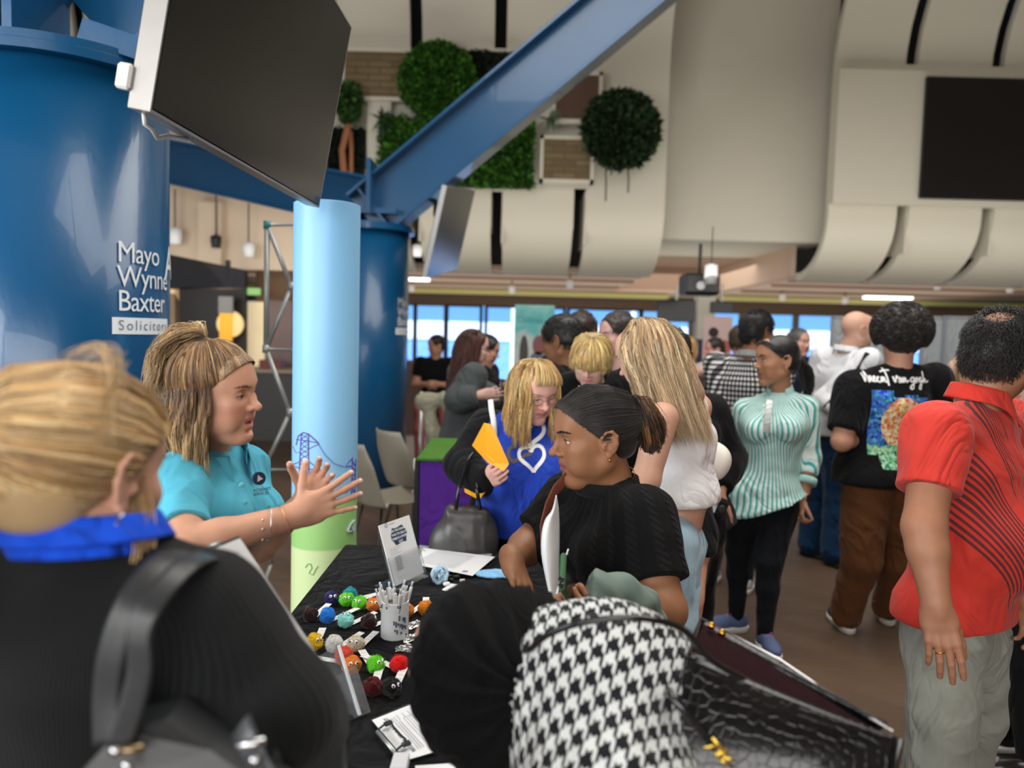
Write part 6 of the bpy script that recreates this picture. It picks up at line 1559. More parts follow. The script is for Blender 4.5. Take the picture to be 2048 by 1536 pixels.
 if shoes:
  for k in 'LR': shoe(o, J['an'+k], shoes.get('dir'+k, J['fwd']), shoes.get('L', .26)*h/1.7, m=shoes['m'], ms=shoes.get('ms'), lace=shoes.get('lace'))
 if face is not None: add_face(o, H, **face)
 return out
def skull_guides(L=.30, n=9, spread=112, rad=1.0, front=0.0, tail=.85, wide=1.0, lean=0.0, lift=1.0):
 G_ = []
 for i in range(n):
  a = math.radians(-spread+2*spread*i/(n-1)); dx, dy = math.sin(a), -math.cos(a)
  q = [(dx*.018, .020, .122*lift), (dx*.055*rad, -.010+dy*.055*rad, .108*lift), (dx*.081*rad, -.014+dy*.098*rad, .045), (dx*.088*rad, -.014+dy*.104*rad, -.020), (dx*.090*rad*wide, -.018+dy*.098*rad, -.085)]
  rest = L-.085
  q += [(dx*.088*rad*wide*tail, -.02+dy*.095*rad-lean*.3, -.085-rest*.5), (dx*.080*rad*wide*tail, -.02+dy*.10*rad-lean, -.085-rest)]
  G_.append(q)
 return G_
def back_updo(target, n=15, r=1.04, lowz=-.05, spread=168):
 """guides from the hairline all round, over the skull, to a gather point"""
 G_ = []; T_ = V3(target)
 for i in range(n):
  a = math.radians(-spread+2*spread*i/(n-1)) # 0 = forehead
  dx, dy = math.sin(a), math.cos(a); f = max(0, dy)
  z0 = .078*f+(-.005)*(1-f) if dy > 0 else lowz*(-dy)-.005*(1+dy)
  p0 = V3((dx*.074, -.012+dy*(.082 if dy > 0 else .075), z0)); C_ = V3((0, -.016, .034)); q = []
  for k in range(8):
   t_ = k/7; p = p0.lerp(T_, t_); d = p-C_; m_ = V3((d.x/.079, d.y/.099, d.z/.091)); l = m_.length
   b = C_+V3((d.x, d.y, d.z))/max(l, 1e-4)*r; w_ = min(1, max(0, (t_-.72)/.28)); q.append(tuple(b.lerp(p, w_) if k else p0.lerp(b, .7)))
  G_.append(q)
 return G_
# ======== woman in turquoise polo shirt (talking, hands together) ========
HB = head_frame(P(434, 788, 1.62), -97, 3, 6, .875)
def mk_turquoise():
 J = joints(0, 0, -112, 1.60, male=False); c = P(430, 925, 1.70)
 J.update(shR=P(360, 962, 1.58), shL=P(492, 935, 1.82), neck=P(424, 890, 1.69), chest=P(418, 985, 1.70), waist=P(388, 1105, 1.75), hip=P(350, 1250, 1.80), fwd=V3((.92, -.38, 0)))
 J['elR'] = P(372, 1098, 1.42); J['wrR'] = P(592, 1030, 1.50); J['elL'] = P(520, 1090, 1.85); J['wrL'] = P(610, 1000, 1.66); J['side'] = (J['shR']-J['shL']).normalized()
 o = figure('woman in a turquoise polo shirt with half-up blonde hair, talking with raised hands', 'people at the table', J, HB, (.62, .33, .22),
  dict(m=fabric('turquoise_pique', srgb(86, 184, 212), weave=900, rib=None), sleeve=.74, off=.012, soff=.012, bust=.056, vox=.0052, fold=(.0055, 22, 11, (1, 1, .5)), name='polo_shirt', hem=V3(P(330, 1330, 1.82)), hemn=(0, 0, -1)),
  None, vox=.0052, male=False, headv=.0021, handv=.0023, neckr=.047, armr=(.028, .026, .024, .0160), g=.90, blush=(.66, .26, .20), lips=(.50, .16, .15), nails=(.78, .56, .50),
  headkw=dict(mouth=.0055, lid=.0005, nose=1.08, fat=.002, ears=(1, 0)), base=(-.80, 1.78, 0),
  handkw=dict(R=dict(fwd=P(690, 990, 1.52)-P(592, 1030, 1.50), palm=(.15, .95, .1), thumb=(-.3, 0, 1), curls=(.10, .12, .16, .10), spread=.16, tcurl=.1, tdir=(.35, .85, .25), s=.80),
     L=dict(fwd=P(668, 925, 1.62)-P(612, 990, 1.66), palm=(.1, -.9, .1), thumb=(-.5, -.2, .8), curls=(.25, .3, .35, .4), spread=.13, tdir=(.5, .8, .2), s=.80)),
  face=dict(brow=(.16, .08, .045), lid=.0005, gaze=(0, 1, -.45), iris=(.05, .07, .06), browr=.002))
 root = o['root']; m = o['top'].data.materials[0]
 up = (HB[0].translation-J['neck']).normalized()
 collar(o['top'], P(434, 912, 1.68), up*.6+V3((0, 0, .6)), J['fwd'], .062, .030, .036, m, 26, .034)
 # placket and buttons
 a = P(452, 925, 1.60); b = P(487, 1010, 1.585); nrm = V3((.55, -.83, .1)).normalized(); d = (b-a).normalized(); x = d.cross(nrm)
 for k, (px, py) in enumerate(((483, 970), (490, 1005))):
  c_ = P(px, py, 1.575); MB().lathe([(.0055, -.002), (.0055, .001), (.0045, .002), (.0001, .0018)], c_, 14, R=nrm.to_track_quat('Z', 'Y').to_matrix()).obj('button', mat('blue_button', srgb(110, 200, 225), .3), o['top'], True)
 return o, J
oB, JB = mk_turquoise(); rB = oB['root']
BLN = [srgb(220, 186, 134), srgb(186, 148, 98), srgb(142, 106, 70), srgb(236, 210, 164), srgb(100, 72, 50)]
BRN = [srgb(116, 84, 58), srgb(90, 64, 48), srgb(150, 116, 82), srgb(70, 48, 38)]
kn = (0, -.030, .134)
def mk_hairB():
 top = [g for g in back_updo(kn, 23, 1.06, .0, 170)]
 tail = []
 for i in range(7):
  a = -1+i/3.0; tail.append([kn, (a*.014, -.045, .152), (a*.040, -.085, .142), (a*.055, -.122, .095), (a*.060, -.140, .030), (a*.050, -.145-.01*abs(a), -.035)])
 low = skull_guides(.250, 11, 112, 1.0, tail=1.0, lift=.72)
 low = [[q for q in g[2:]] for g in low]
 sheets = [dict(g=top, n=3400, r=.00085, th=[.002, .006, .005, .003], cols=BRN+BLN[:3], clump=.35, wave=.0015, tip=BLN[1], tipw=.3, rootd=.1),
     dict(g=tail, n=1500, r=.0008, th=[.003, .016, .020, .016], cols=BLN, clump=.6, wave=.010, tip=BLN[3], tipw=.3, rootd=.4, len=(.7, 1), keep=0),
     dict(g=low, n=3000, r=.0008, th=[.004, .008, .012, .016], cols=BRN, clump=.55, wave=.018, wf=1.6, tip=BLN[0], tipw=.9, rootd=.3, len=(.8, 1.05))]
 hair(rB, HB, sheets, cap=lambda sd: (std_cap(.044, -.055, .985)(sd), sd.ell((0, -.030, .118), (.022, .022, .014), .02)), capcol=(.10, .055, .035), seed=4, nseg=14)
mk_hairB()
# printed badge on the polo
def badge():
 c_ = P(519, 957, 1.585); nrm = V3((.72, -.69, .08)).normalized(); x = V3((0, 0, 1)).cross(nrm).normalized(); y = nrm.cross(x)
 Rm = Matrix((x, y, nrm)).transposed()
 MB().lathe([(.0001, .001), (.0135, .001), (.0135, -.006)], c_, 24, R=Rm, cap=False).obj('badge_disc', mat('navy_badge', srgb(24, 42, 70), .5), oB['top'])
 mb = MB(); mb.prism([c_+nrm*.0018-x*.006-y*.006, c_+nrm*.0018+x*.007-y*.001, c_+nrm*.0018+x*.001+y*.003, c_+nrm*.0018-x*.004+y*.008], nrm*.0006); mb.obj('badge_mark', mat('badge_grey', srgb(190, 200, 205), .5), oB['top'])
 for k, s_ in enumerate(('INTERNET', 'SERVICES')): text_on(s_[:8], .0085, c_-x*.016-y*(.026+.008*k)+nrm*.001, x, y, M_INK, oB['top'], .0002, .001)
badge()
# bracelets
def ring_at(root, c, ax, r, rr, m, name, n=28):
 Rm = V3(ax).normalized().to_track_quat('Z', 'Y').to_matrix(); c = V3(c)
 return MB().tube([c+Rm @ V3((r*math.cos(2*PI*k/n), r*math.sin(2*PI*k/n), 0)) for k in range(n)], rr, 6, closed=True).obj(name, m, root, True)
M_SIL = mat('silver', (.6, .6, .62), .2, 1.0); M_GOLD = mat('gold', srgb(214, 160, 70), .22, 1.0)
fa = (JB['wrR']-JB['elR']).normalized()
ring_at(rB, JB['elR'].lerp(JB['wrR'], .74), fa+V3((0, .0, -.3)), .034, .0011, M_SIL, 'bracelet'); ring_at(rB, JB['elR'].lerp(JB['wrR'], .90), fa+V3((0, 0, .2)), .0290, .0007, M_GOLD, 'thin_bracelet')
for q in (0.4, 1.9, 3.6):
 c_ = JB['elR'].lerp(JB['wrR'], .74)+V3((0, -.034, -.012*q+.02)); MB().lathe([(.0001, -.003), (.003, 0), (.0001, .003)], c_, 8).obj('charm', M_SIL, rB, True)
# ======== woman in black cable knit (profile left) ========
HC = head_frame(P(1187, 873, 1.90), 103, 9, -4, 1.03)
def mk_knit():
 J = joints(0, 0, 125, 1.58, male=False)
 J.update(shL=P(1290, 1035, 1.80), shR=P(1138, 1000, 2.04), neck=P(1222, 965, 1.93), chest=P(1222, 1060, 1.93), waist=P(1240, 1200, 1.98), hip=P(1260, 1340, 2.02), fwd=V3((-.82, -.57, 0)))
 J['elL'] = P(1330, 1222, 1.70); J['wrL'] = P(1163, 1228, 1.56); J['elR'] = P(1062, 1088, 2.0); J['wrR'] = P(1022, 1118, 1.86); J['side'] = (J['shR']-J['shL']).normalized()
 tt = fabric('black_knit', (.011, .011, .012), weave=420, strength=.6, sheen=.15)
 def uvk(V): return cyl_uv(V, J['chest'], J['side'], J['fwd'], .16, -1)
 o = figure('woman in a black cable-knit top with hair in a bun, looking left over the table', 'people at the table', J, HC, (.315, .145, .075),
  dict(m=m_cable(), neckhole=.066, sleeve={'L': .70, 'R': .80}, off=.016, soff=.022, bust=.064, belly=.085, vox=.0055, fold=(.003, 18, 21, (1, 1, .5)), name='knit_top', hem=V3(P(1262, 1400, 2.02)), uv=-1, uvr=.16),
  dict(m=mat('dark_trousers', (.01, .01, .012), .8), vox=.012, cutz=.95), vox=.0055, male=False, headv=.0022, handv=.0026, neckr=.050, g=1.0, armr=(.031, .029, .027, .0175), lips=(.26, .085, .07), nails=(.36, .20, .14),
  headkw=dict(lid=.0030, nose=1.12, fat=.006), base=(.40, 2.02, 0),
  handkw=dict(R=dict(fwd=P(1042, 1175, 1.80)-P(1020, 1120, 1.86), palm=(-.2, -.3, -1), thumb=(1, -.2, -.2), curls=(.28, .32, .36, .4), spread=.06, tcurl=.25),
     L=dict(fwd=P(1126, 1165, 1.50)-P(1163, 1228, 1.56), palm=(-.1, -.5, .3), thumb=(-.9, 0, .6), curls=(.8, .85, .9, .9), spread=.02, tcurl=.5)),
  face=dict(brow=(.010, .007, .006), lid=.0030, gaze=(0, 1, -.25), iris=(.02, .012, .008), browr=.0022))
 rt = o['root']
 band(o['top'], P(1214, 968, 1.925), (HC[0].translation-J['neck']).normalized()*.5+V3((.1, 0, .8)), .076, .034, fabric('black_rib', (.009, .009, .010), rib=(60, 'X', False, .5)), 'ribbed_collar')
 return o, J
def m_cable():
 t = NT('black_cable_knit'); u, v, w_ = t.sep(t.attr('puv')); ph = t.math('MULTIPLY', u, 2*PI/.036)
 col_ = t.math('POWER', t.math('MAXIMUM', t.math('SINE', ph), 0.0), .7); tw = t.math('SINE', t.math('ADD', t.math('MULTIPLY', v, 2*PI/.016), t.math('MULTIPLY', t.math('COSINE', ph), 2.5)))
 st = t.math('MULTIPLY', t.math('SINE', t.math('MULTIPLY', v, 2*PI/.0045)), t.math('SINE', t.math('MULTIPLY', u, 2*PI/.005)))
 h_ = t.math('ADD', t.math('MULTIPLY', col_, t.math('ADD', t.math('MULTIPLY', tw, .5), 1.0)), t.math('MULTIPLY', st, .25))
 t.set(t.mix(t.math('MULTIPLY', h_, .4), (.004, .004, .0045), (.012, .012, .013)), .88, 0, .12, sheen=.03); t.bump(h_, .9, .004); return t.m
oC, JC = mk_knit(); rC = oC['root']
BK = [(.012, .010, .009), (.020, .016, .014), (.008, .007, .007), (.032, .026, .022)]
def mk_hairC():
 kn_ = (0, -.118, .030); up = back_updo(kn_, 21, 1.045, -.06, 160)
 bun = []
 for i in range(9):
  a = 2*PI*i/8; bun.append([(.030*math.cos(a+t_*5.2)*(.35+.9*math.sin(PI*min(1, t_*1.05))), -.118-.050*t_+.008*math.sin(4*t_), .025+.048*math.sin(a+t_*5.2)*(.35+.9*math.sin(PI*min(1, t_*1.05)))-.035*t_) for t_ in [k/7 for k in range(8)]])
 BB = [srgb(110, 76, 48), srgb(150, 108, 66), srgb(60, 40, 30), srgb(40, 26, 22), srgb(84, 56, 38)]
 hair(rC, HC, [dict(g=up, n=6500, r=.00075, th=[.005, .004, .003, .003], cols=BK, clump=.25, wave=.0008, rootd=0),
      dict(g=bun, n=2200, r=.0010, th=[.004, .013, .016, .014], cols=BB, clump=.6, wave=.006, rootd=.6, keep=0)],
   cap=lambda sd: (std_cap(.034, -.060, .985)(sd), sd.ell((0, -.150, .002), (.034, .030, .050), .02)), capcol=(.012, .010, .009), seed=7, nseg=14, vox=.0032)
mk_hairC()
# earring, necklace
Mc, sc_ = HC
p_ = Mc @ (V3((-.084, -.006, -.040))*sc_); MB().lathe([(.0001, -.0035), (.0032, -.002), (.0032, .002), (.0001, .0035)], p_, 10).obj('ear_stud', M_GOLD, rC, True)
def chain(root, c, up, r, front, m, rr=.0013, drop=.02, rz=1.0):
 up = V3(up).normalized(); f = (V3(front)-up*V3(front).dot(up)).normalized(); s = f.cross(up); n = 60
 return MB().tube([V3(c)+f*math.cos(2*PI*k/n)*r+s*math.sin(2*PI*k/n)*r*rz-up*(drop*(.5+.5*math.cos(2*PI*k/n))) for k in range(n)], rr, 6, closed=True).obj('necklace', m, root, True)
chain(rC, P(1219, 958, 1.925), (HC[0].translation-JC['neck']), .064, (-.8, -.6, 0), M_GOLD, .0014, .022)
# brown bag strap, papers, phone, jacket
mb = MB(); st = [P(1160, 938, 1.98), P(1135, 955, 1.90), P(1112, 980, 1.86), P(1098, 1010, 1.835), P(1088, 1050, 1.83), P(1090, 1090, 1.83), P(1100, 1140, 1.85)]
mb.tube(st, .017, 10, flat=(.10, 1, (0, -1, 0))); o = mb.obj('bag_strap', mat('brown_leather', srgb(128, 72, 58), .4, nscale=60, var=.15, bump=.2), None, True); tag(o, 'reddish brown leather bag strap over the shoulder of the woman in black knit', 'bag strap')
t = thing('paper_sheet', 'curved white sheet held upright in front of the black knit top', 'paper', tuple(P(1100, 1180, 1.6)))
D0 = 1.62
L_e = [(1112, 990), (1104, 1020), (1090, 1040), (1083, 1070), (1083, 1110), (1092, 1160), (1102, 1205)]; R_e = [(1113, 990), (1117, 1015), (1119, 1050), (1119, 1090), (1118, 1130), (1117, 1170), (1115, 1205)]
def fnp(u, v):
 a = spline([(x, y, 0) for x, y in L_e], np.array([v]))[0]; b = spline([(x, y, 0) for x, y in R_e], np.array([v]))[0]; return P(a[0]*(1-u)+b[0]*u, a[1]*(1-u)+b[1]*u, D0+.10*u-.05*math.sin(PI*u)+.04*(1-v))
o = MB().grid(fnp, 12, 20).obj('sheet', M_PAPER, t, True); solid(o, .0008, 0)
t = thing('booklet', 'thin folded booklet with a red picture held beside the green phone', 'booklet', tuple(P(1125, 1190, 1.6)))
MB().prism([P(1134, 1100, 1.62), P(1136, 1102, 1.60), P(1112, 1200, 1.56), P(1108, 1200, 1.58)], V3((.003, .012, 0))).obj('pages', M_PAPER, t)
MB().prism([P(1126, 1112, 1.63), P(1133, 1110, 1.63), P(1124, 1150, 1.61), P(1120, 1140, 1.61)], V3((.001, .002, 0))).obj('red_picture', mat('red_pic', srgb(190, 30, 60), .5), t)
t = thing('phone', 'green cased phone standing on edge in the hand of the woman in knit', 'phone', tuple(P(1133, 1195, 1.5)))
pa = P(1136, 1128, 1.50); pb = P(1133, 1190, 1.46); y = (pa-pb); Lp = y.length+.055; y.normalize(); x = V3((.3, .95, 0)); x = (x-y*x.dot(y)).normalized(); Rm = Matrix((x, y, x.cross(y))).transposed()
MB().box((pa+pb)/2, (.074, .078, .012), Rm, bev=.004).obj('case', mat('green_case', srgb(66, 104, 72), .35), t)
MB().box((pa+pb)/2+x.cross(y)*.0065, (.066, .070, .001), Rm).obj('screen', M_BLK, t)
for dy in (-.03, -.018): MB().lathe([(.0055, 0), (.0055, .003), (.003, .0035)], (pa+pb)/2-x*.037+y*dy, 12, R=(-x).to_track_quat('Z', 'Y').to_matrix()).obj('camera_lens', M_BLK, t, True)
def jacket():
 sd = SD(); pts = [(1165, 1228, 1.50), (1200, 1175, 1.52), (1245, 1172, 1.56), (1285, 1205, 1.60), (1312, 1262, 1.62)]
 for i in range(len(pts)-1): sd.cap(P(*pts[i]), P(*pts[i+1]), .030, .032, .02)
 for a, b in (((1175, 1220, 1.50), (1190, 1330, 1.47)), ((1215, 1190, 1.53), (1235, 1340, 1.50)), ((1270, 1215, 1.57), (1280, 1350, 1.53)), ((1300, 1255, 1.60), (1300, 1360, 1.55))): sd.cap(P(*a), P(*b), .028, .022, .02)
 V, Q = sd.mesh(.005); V = folds(V, Q, .010, 30, 8, (1, .6, .5)); o = link('draped_jacket', np_mesh('j', V, Q), fabric('grey_green_cloth', srgb(116, 134, 126), weave=300), None)
 return tag(o, 'grey green jacket draped over the forearm of the woman in black knit', 'jacket')
jacket()
# ======== blonde woman in black cardigan, back to the camera (left foreground) ========
HA = head_frame(P(158, 948, .86), -18, 14, 0, .97)
def mk_blonde_back():
 J = joints(0, 0, -10, 1.60, male=False)
 J.update(neck=P(165, 1090, .86), chest=P(175, 1290, .88), waist=P(190, 1620, .92), hip=P(200, 1900, .94), shR=P(408, 1248, .88), shL=P(-115, 1240, .84), elR=P(545, 1425, .88), wrR=P(632, 1486, 1.02), elL=P(-230, 1600, .84), wrL=P(-100, 1700, 1.0), fwd=V3((.17, .98, 0)))
 J['side'] = (J['shR']-J['shL']).normalized()
 mk = NT('black_ribbed_knit'); o_ = mk.attr('puv'); u, v, w_ = mk.sep(o_); h_ = mk.math('SINE', mk.math('MULTIPLY', u, 2*PI/.0075)); f = mk.noise(5, 3, mk.co())
 mk.set(mk.mix(f, (.008, .009, .010), (.014, .015, .016)), .85, 0, .15, sheen=.08); mk.bump(h_, .35, .0016)
 o = figure('woman with blonde ponytail and black cardigan, back turned, left foreground', 'people at the table', J, HA, (.66, .37, .26),
  dict(m=mk.m, sleeve={'L': 1.6, 'R': 1.75}, off=.016, soff=.018, vox=.0052, fold=(.0040, 15, 31, (1, 1, .5)), name='cardigan', uv=1, uvr=.17),
  None, vox=.0055, male=False, headv=.0025, handv=.0028, neckr=.050, g=1.02, armr=(.034, .031, .028, .017), hands=('R',), bare=(0, 1), base=(P(165, 1200, .9).x, .9, 0),
  handkw=dict(R=dict(fwd=P(632, 1486, 1.02)-P(545, 1425, .88), palm=(-.8, .2, -.5), thumb=(0, .3, 1), curls=(.6, .6, .6, .6))), face=dict(brow=(.3, .2, .1), lash=False, sides=(1,)))
 up = (HA[0].translation-J['neck']).normalized()
 collar(o['top'], P(168, 1092, .865), up+V3((0, 0, .2)), J['fwd'], .070, .036, .026, fabric('royal_blue_collar', srgb(20, 80, 220), weave=600), 20, .02, name='blue_collar', rz=1.12, label='bright blue shirt collar')
 return o, J
oA, JA = mk_blonde_back(); rA = oA['root']
BL2 = [srgb(222, 186, 130), srgb(200, 160, 104), srgb(236, 206, 158), srgb(176, 136, 90), srgb(150, 112, 74)]
def mk_hairA():
 kn_ = (-.034, -.104, .035); up = back_updo(kn_, 19, 1.07, -.085, 172); tail = []
 for i in range(9):
  a = -1+i/4.0; tail.append([kn_, (-.048+a*.02, -.130, .045+.012*(1-a*a)), (-.062+a*.034, -.155, .020), (-.074+a*.040, -.160, -.03), (-.078+a*.042, -.145, -.10), (-.074+a*.038, -.125, -.155), (-.066+a*.030, -.108, -.185)])
 stray = [[(.070, .0, -.02), (.085, .01, -.06), (.088, .012, -.12), (.10, .01, -.19)], [(.068, .02, .02), (.088, .03, -.04), (.096, .03, -.12), (.12, .02, -.22)]]
 fly = [[(.0, -.06, .125), (.03, -.05, .142), (.07, -.04, .12), (.098, -.05, .05)], [(.03, .0, .12), (.06, -.02, .135), (.09, -.06, .09), (.10, -.09, .02)]]
 hair(rA, HA, [dict(g=up, n=5200, r=.00075, th=[.004, .008, .007, .005], cols=BL2, clump=.45, wave=.003, tip=BL2[2], tipw=.2, rootd=.15),
      dict(g=tail, n=3000, r=.0008, th=[.004, .020, .026, .020], cols=BL2[:4], clump=.5, wave=.010, wf=1.2, tip=BL2[2], tipw=.4, rootd=.3, keep=0, len=(.7, 1)),
      dict(g=stray, n=60, r=.0006, th=[.004, .008, .012], cols=BL2, clump=.3, wave=.006, keep=0), dict(g=fly, n=40, r=.0004, th=[.004, .012, .012], cols=BL2, wave=.006, keep=0)],
   cap=lambda sd: std_cap(.036, -.070, .99)(sd), capcol=(.46, .32, .17), seed=12, nseg=14, vox=.004)
 M, s = HA; p_ = M @ (V3((-.02, -.122, .03))*s)
 mb = MB(); mb.box(p_, (.012, .010, .016), bev=.003); mb.obj('hair_clip', M_WHITE, rA)
 e = M @ (V3((.080, -.004, -.052))*s); ring_at(rA, e, M.to_3x3() @ V3((1, .2, 0)), .0135, .0017, M_SIL, 'hoop_earring')
mk_hairA()
# tote bag with its straps on her shoulder
t = thing('tote_bag', 'black leather tote bag with buckled straps on the back of the blonde woman', 'bag', tuple(P(330, 1560, .75)))
ML = mat('black_leather', (.022, .024, .027), .38, nscale=120, var=.2, bump=.25);
def strap(parent, pts, w_, name='strap', th=.09, m=None, up=(0, 1, 0)):
 return MB().tube([tuple(q) for q in spline([tuple(p) for p in pts], np.linspace(0, 1, 26))], w_, 10, flat=(th, 1, up)).obj(name, m or ML, parent, True)
strap(t, [P(440, 1130, .98), P(392, 1108, .875), P(330, 1118, .80), P(262, 1200, .755), P(225, 1300, .745), P(212, 1400, .745), P(214, 1490, .74)], .0150)
strap(t, [P(462, 1140, .98), P(425, 1112, .87), P(372, 1130, .79), P(306, 1205, .745), P(278, 1270, .735), P(280, 1340, .735), P(262, 1420, .735), P(235, 1500, .735)], .0130)
strap(t, [P(480, 1450, .76), P(500, 1500, .74), P(540, 1580, .73)], .016)
mb = MB(); V = [P(120, 1600, .72), P(165, 1540, .73), P(235, 1462, .745), P(330, 1440, .75), P(420, 1500, .76), P(560, 1600, .76)]
mb.prism(V, V3((0, .05, 0))); o = mb.obj('bag_body', ML, t)
mb = MB(); mb.prism([P(545, 1502, .80), P(684, 1490, .92), P(690, 1620, .92), P(540, 1620, .80)], V3((0, .02, 0))); mb.obj('side_pocket', ML, t)
for a, b, d in (((225, 1504), (286, 1496), .725), ((476, 1494), (530, 1482), .73)):
 MB().tube([P(*a, d), P(*b, d)], .0042, 8).obj('buckle_bar', M_SIL if a[0] > 300 else mat('brass_dark', srgb(150, 130, 100), .3, .9), t, True)
for px, py in ((232, 1502), (511, 1521), (256, 1532)): MB().lathe([(.005, 0), (.0045, .003), (.0001, .004)], P(px, py, .722), 14, R=Matrix.Rotation(PI/2, 3, 'X')).obj('rivet', M_SIL, t, True)
# clipboard she holds in front of her
t = thing('clipboard', 'black clipboard with white paper held up between the two women on the left', 'clipboard', tuple(P(500, 1250, 1.15)))
q = [P(398, 1102, 1.12), P(478, 1070, 1.16), P(655, 1335, 1.10), P(575, 1372, 1.06)]; n_ = (q[1]-q[0]).cross(q[3]-q[0]).normalized(); n_ = n_ if n_.dot(CAM-q[0]) > 0 else -n_
MB().prism([v-n_*.003 for v in q], -n_*.004).obj('board', mat('black_board', (.02, .02, .022), .4), t)
c_ = (q[0]+q[1]+q[2]+q[3])/4; qi = [c_+(v-c_)*k for v, k in zip(q, (.955, .955, .955, .955))]; MB().prism(qi, -n_*.0015).obj('paper', M_PAPER, t)
MB().tube([P(402, 1101, 1.11), P(440, 1086, 1.13)], .004, 8).obj('clip', M_STEEL, t, True)
fake_lines(qi[0], (qi[1]-qi[0]).normalized(), (qi[0]-qi[3]).normalized(), [(.012, -.02-.012*k, .035, .0012) for k in range(10)], t, M_GINK, off=-.0002 if (qi[1]-qi[0]).cross(qi[0]-qi[3]).dot(n_) < 0 else .001)
# ======== woman in black headscarf and houndstooth coat bending over the table ========
HD = head_frame(P(955, 1345, 1.20), 62, 62, 0, 1.0)
def mk_scarf():
 J = joints(0, 0, 40, 1.60, male=False)
 J.update(neck=P(1075, 1350, 1.22), chest=P(1150, 1430, 1.17), waist=P(1215, 1600, 1.08), hip=P(1290, 1800, 1.0), shL=P(1070, 1400, 1.10), shR=P(1225, 1292, 1.30), elL=P(1060, 1600, 1.05), wrL=P(960, 1650, 1.12), elR=P(1130, 1330, 1.42), wrR=P(1060, 1400, 1.45), fwd=V3((-.62, .78, 0)))
 J['side'] = (J['shR']-J['shL']).normalized()
 back = V3((.35, -.55, .75)).normalized()
 def uvh(V):
  ax = (J['hip']-J['neck']).normalized(); sd_ = ax.cross(back).normalized(); q = V-A_(J['chest']); x = q @ A_(sd_); y = q @ A_(back); a = np.arctan2(x, y); return np.stack([a*.20, -(q @ A_(ax)), y], 1)
 sd = SD(); head_prims(sd, HD, male=False, neck=J['neck'], neck_r=.05); torso(sd, J, off=-.02, g=1.0, male=False, hips=0)
 root = person('woman bending over the table in a black headscarf and houndstooth coat', 'people at the table', (P(1250, 1500, 1.0).x, P(1250, 1500, 1.0).y, 0), sd, (.5, .28, .18), HD, vox=.008, headv=.004)
 sd = SD(); bk = J['side']
 sd.ell(P(1205, 1385, 1.17), (.150, .118, .150), .03, rot=Matrix.Rotation(-.35, 4, 'Y'))
 sd.ell(P(1120, 1350, 1.18), (.085, .09, .10), .04); sd.ell(P(1285, 1350, 1.20), (.085, .09, .08), .05)
 sd.cap(P(1185, 1420, 1.15), P(1225, 1620, 1.04), .125, .11, .05); sd.cap(P(1150, 1400, 1.14), P(1165, 1600, 1.05), .085, .07, .04); sd.cap(P(1225, 1620, 1.04), P(1290, 1850, .98), .12, .13, .05)
 sd.cap(P(1100, 1350, 1.24), P(1085, 1420, 1.22), .06, .055, .03)
 o = garment('houndstooth_coat', sd, m_houndstooth(.0305), root, .0052, (.0050, 17, 41, (1, 1, 1)), uvh)
 # headscarf: round back, draped towards the shoulders
 sd = SD(); c = P(955, 1340, 1.20)
 sd.ell(P(958, 1300, 1.21), (.098, .105, .108), .03); sd.ell(P(940, 1370, 1.19), (.092, .10, .10), .05); sd.ell(P(1000, 1380, 1.18), (.085, .09, .095), .06); sd.ell(P(975, 1440, 1.17), (.075, .08, .062), .05)
 sd.cap(P(1010, 1260, 1.22), P(1085, 1262, 1.24), .055, .030, .05); sd.cap(P(1020, 1330, 1.21), P(1080, 1330, 1.20), .07, .055, .05); sd.cap(P(1000, 1440, 1.16), P(1040, 1420, 1.17), .05, .045, .04)
 sd.cap(P(1010, 1450, 1.16), P(1075, 1620, 1.12), .045, .06, .05)
 sd.cap(P(1040, 1225, 1.23), P(1092, 1215, 1.26), .035, .022, .04)
 V, Q = sd.mesh(.0042)
 # drape creases radiating from the nape
 nape = A_(P(1060, 1340, 1.16)); d = V-nape; Rm = np.linalg.norm(d, axis=1); ang = np.arctan2(d[:, 2], d[:, 0]); N = vnormals(V, Q)
 cr = np.sin(ang*17+wavy(V, 14, 5)*1.6)*np.clip(1-Rm/.26, 0, 1)*.0085+(.35-np.abs(wavy(V, 16, 6, 3, (1, .6, .6)))**.7)*.0075+np.sin(ang*43+wavy(V, 20, 9)*2)*.0012
 V = V+N*cr[:, None]; mS = fabric('black_scarf', (.0045, .0045, .005), weave=800, strength=.3, sheen=.02)
 link('headscarf', np_mesh('s', V, Q), mS, root)
 sd = SD(); sd.cap(P(1070, 1480, 1.22), P(1040, 1700, 1.20), .07, .09, .04); sd.cap(P(1120, 1500, 1.22), P(1120, 1700, 1.1), .07, .1, .04); V, Q = sd.mesh(.008); V = folds(V, Q, .008, 18, 3); link('undergarment', np_mesh('s', V, Q), mS, root)
 return root
rD = mk_scarf()
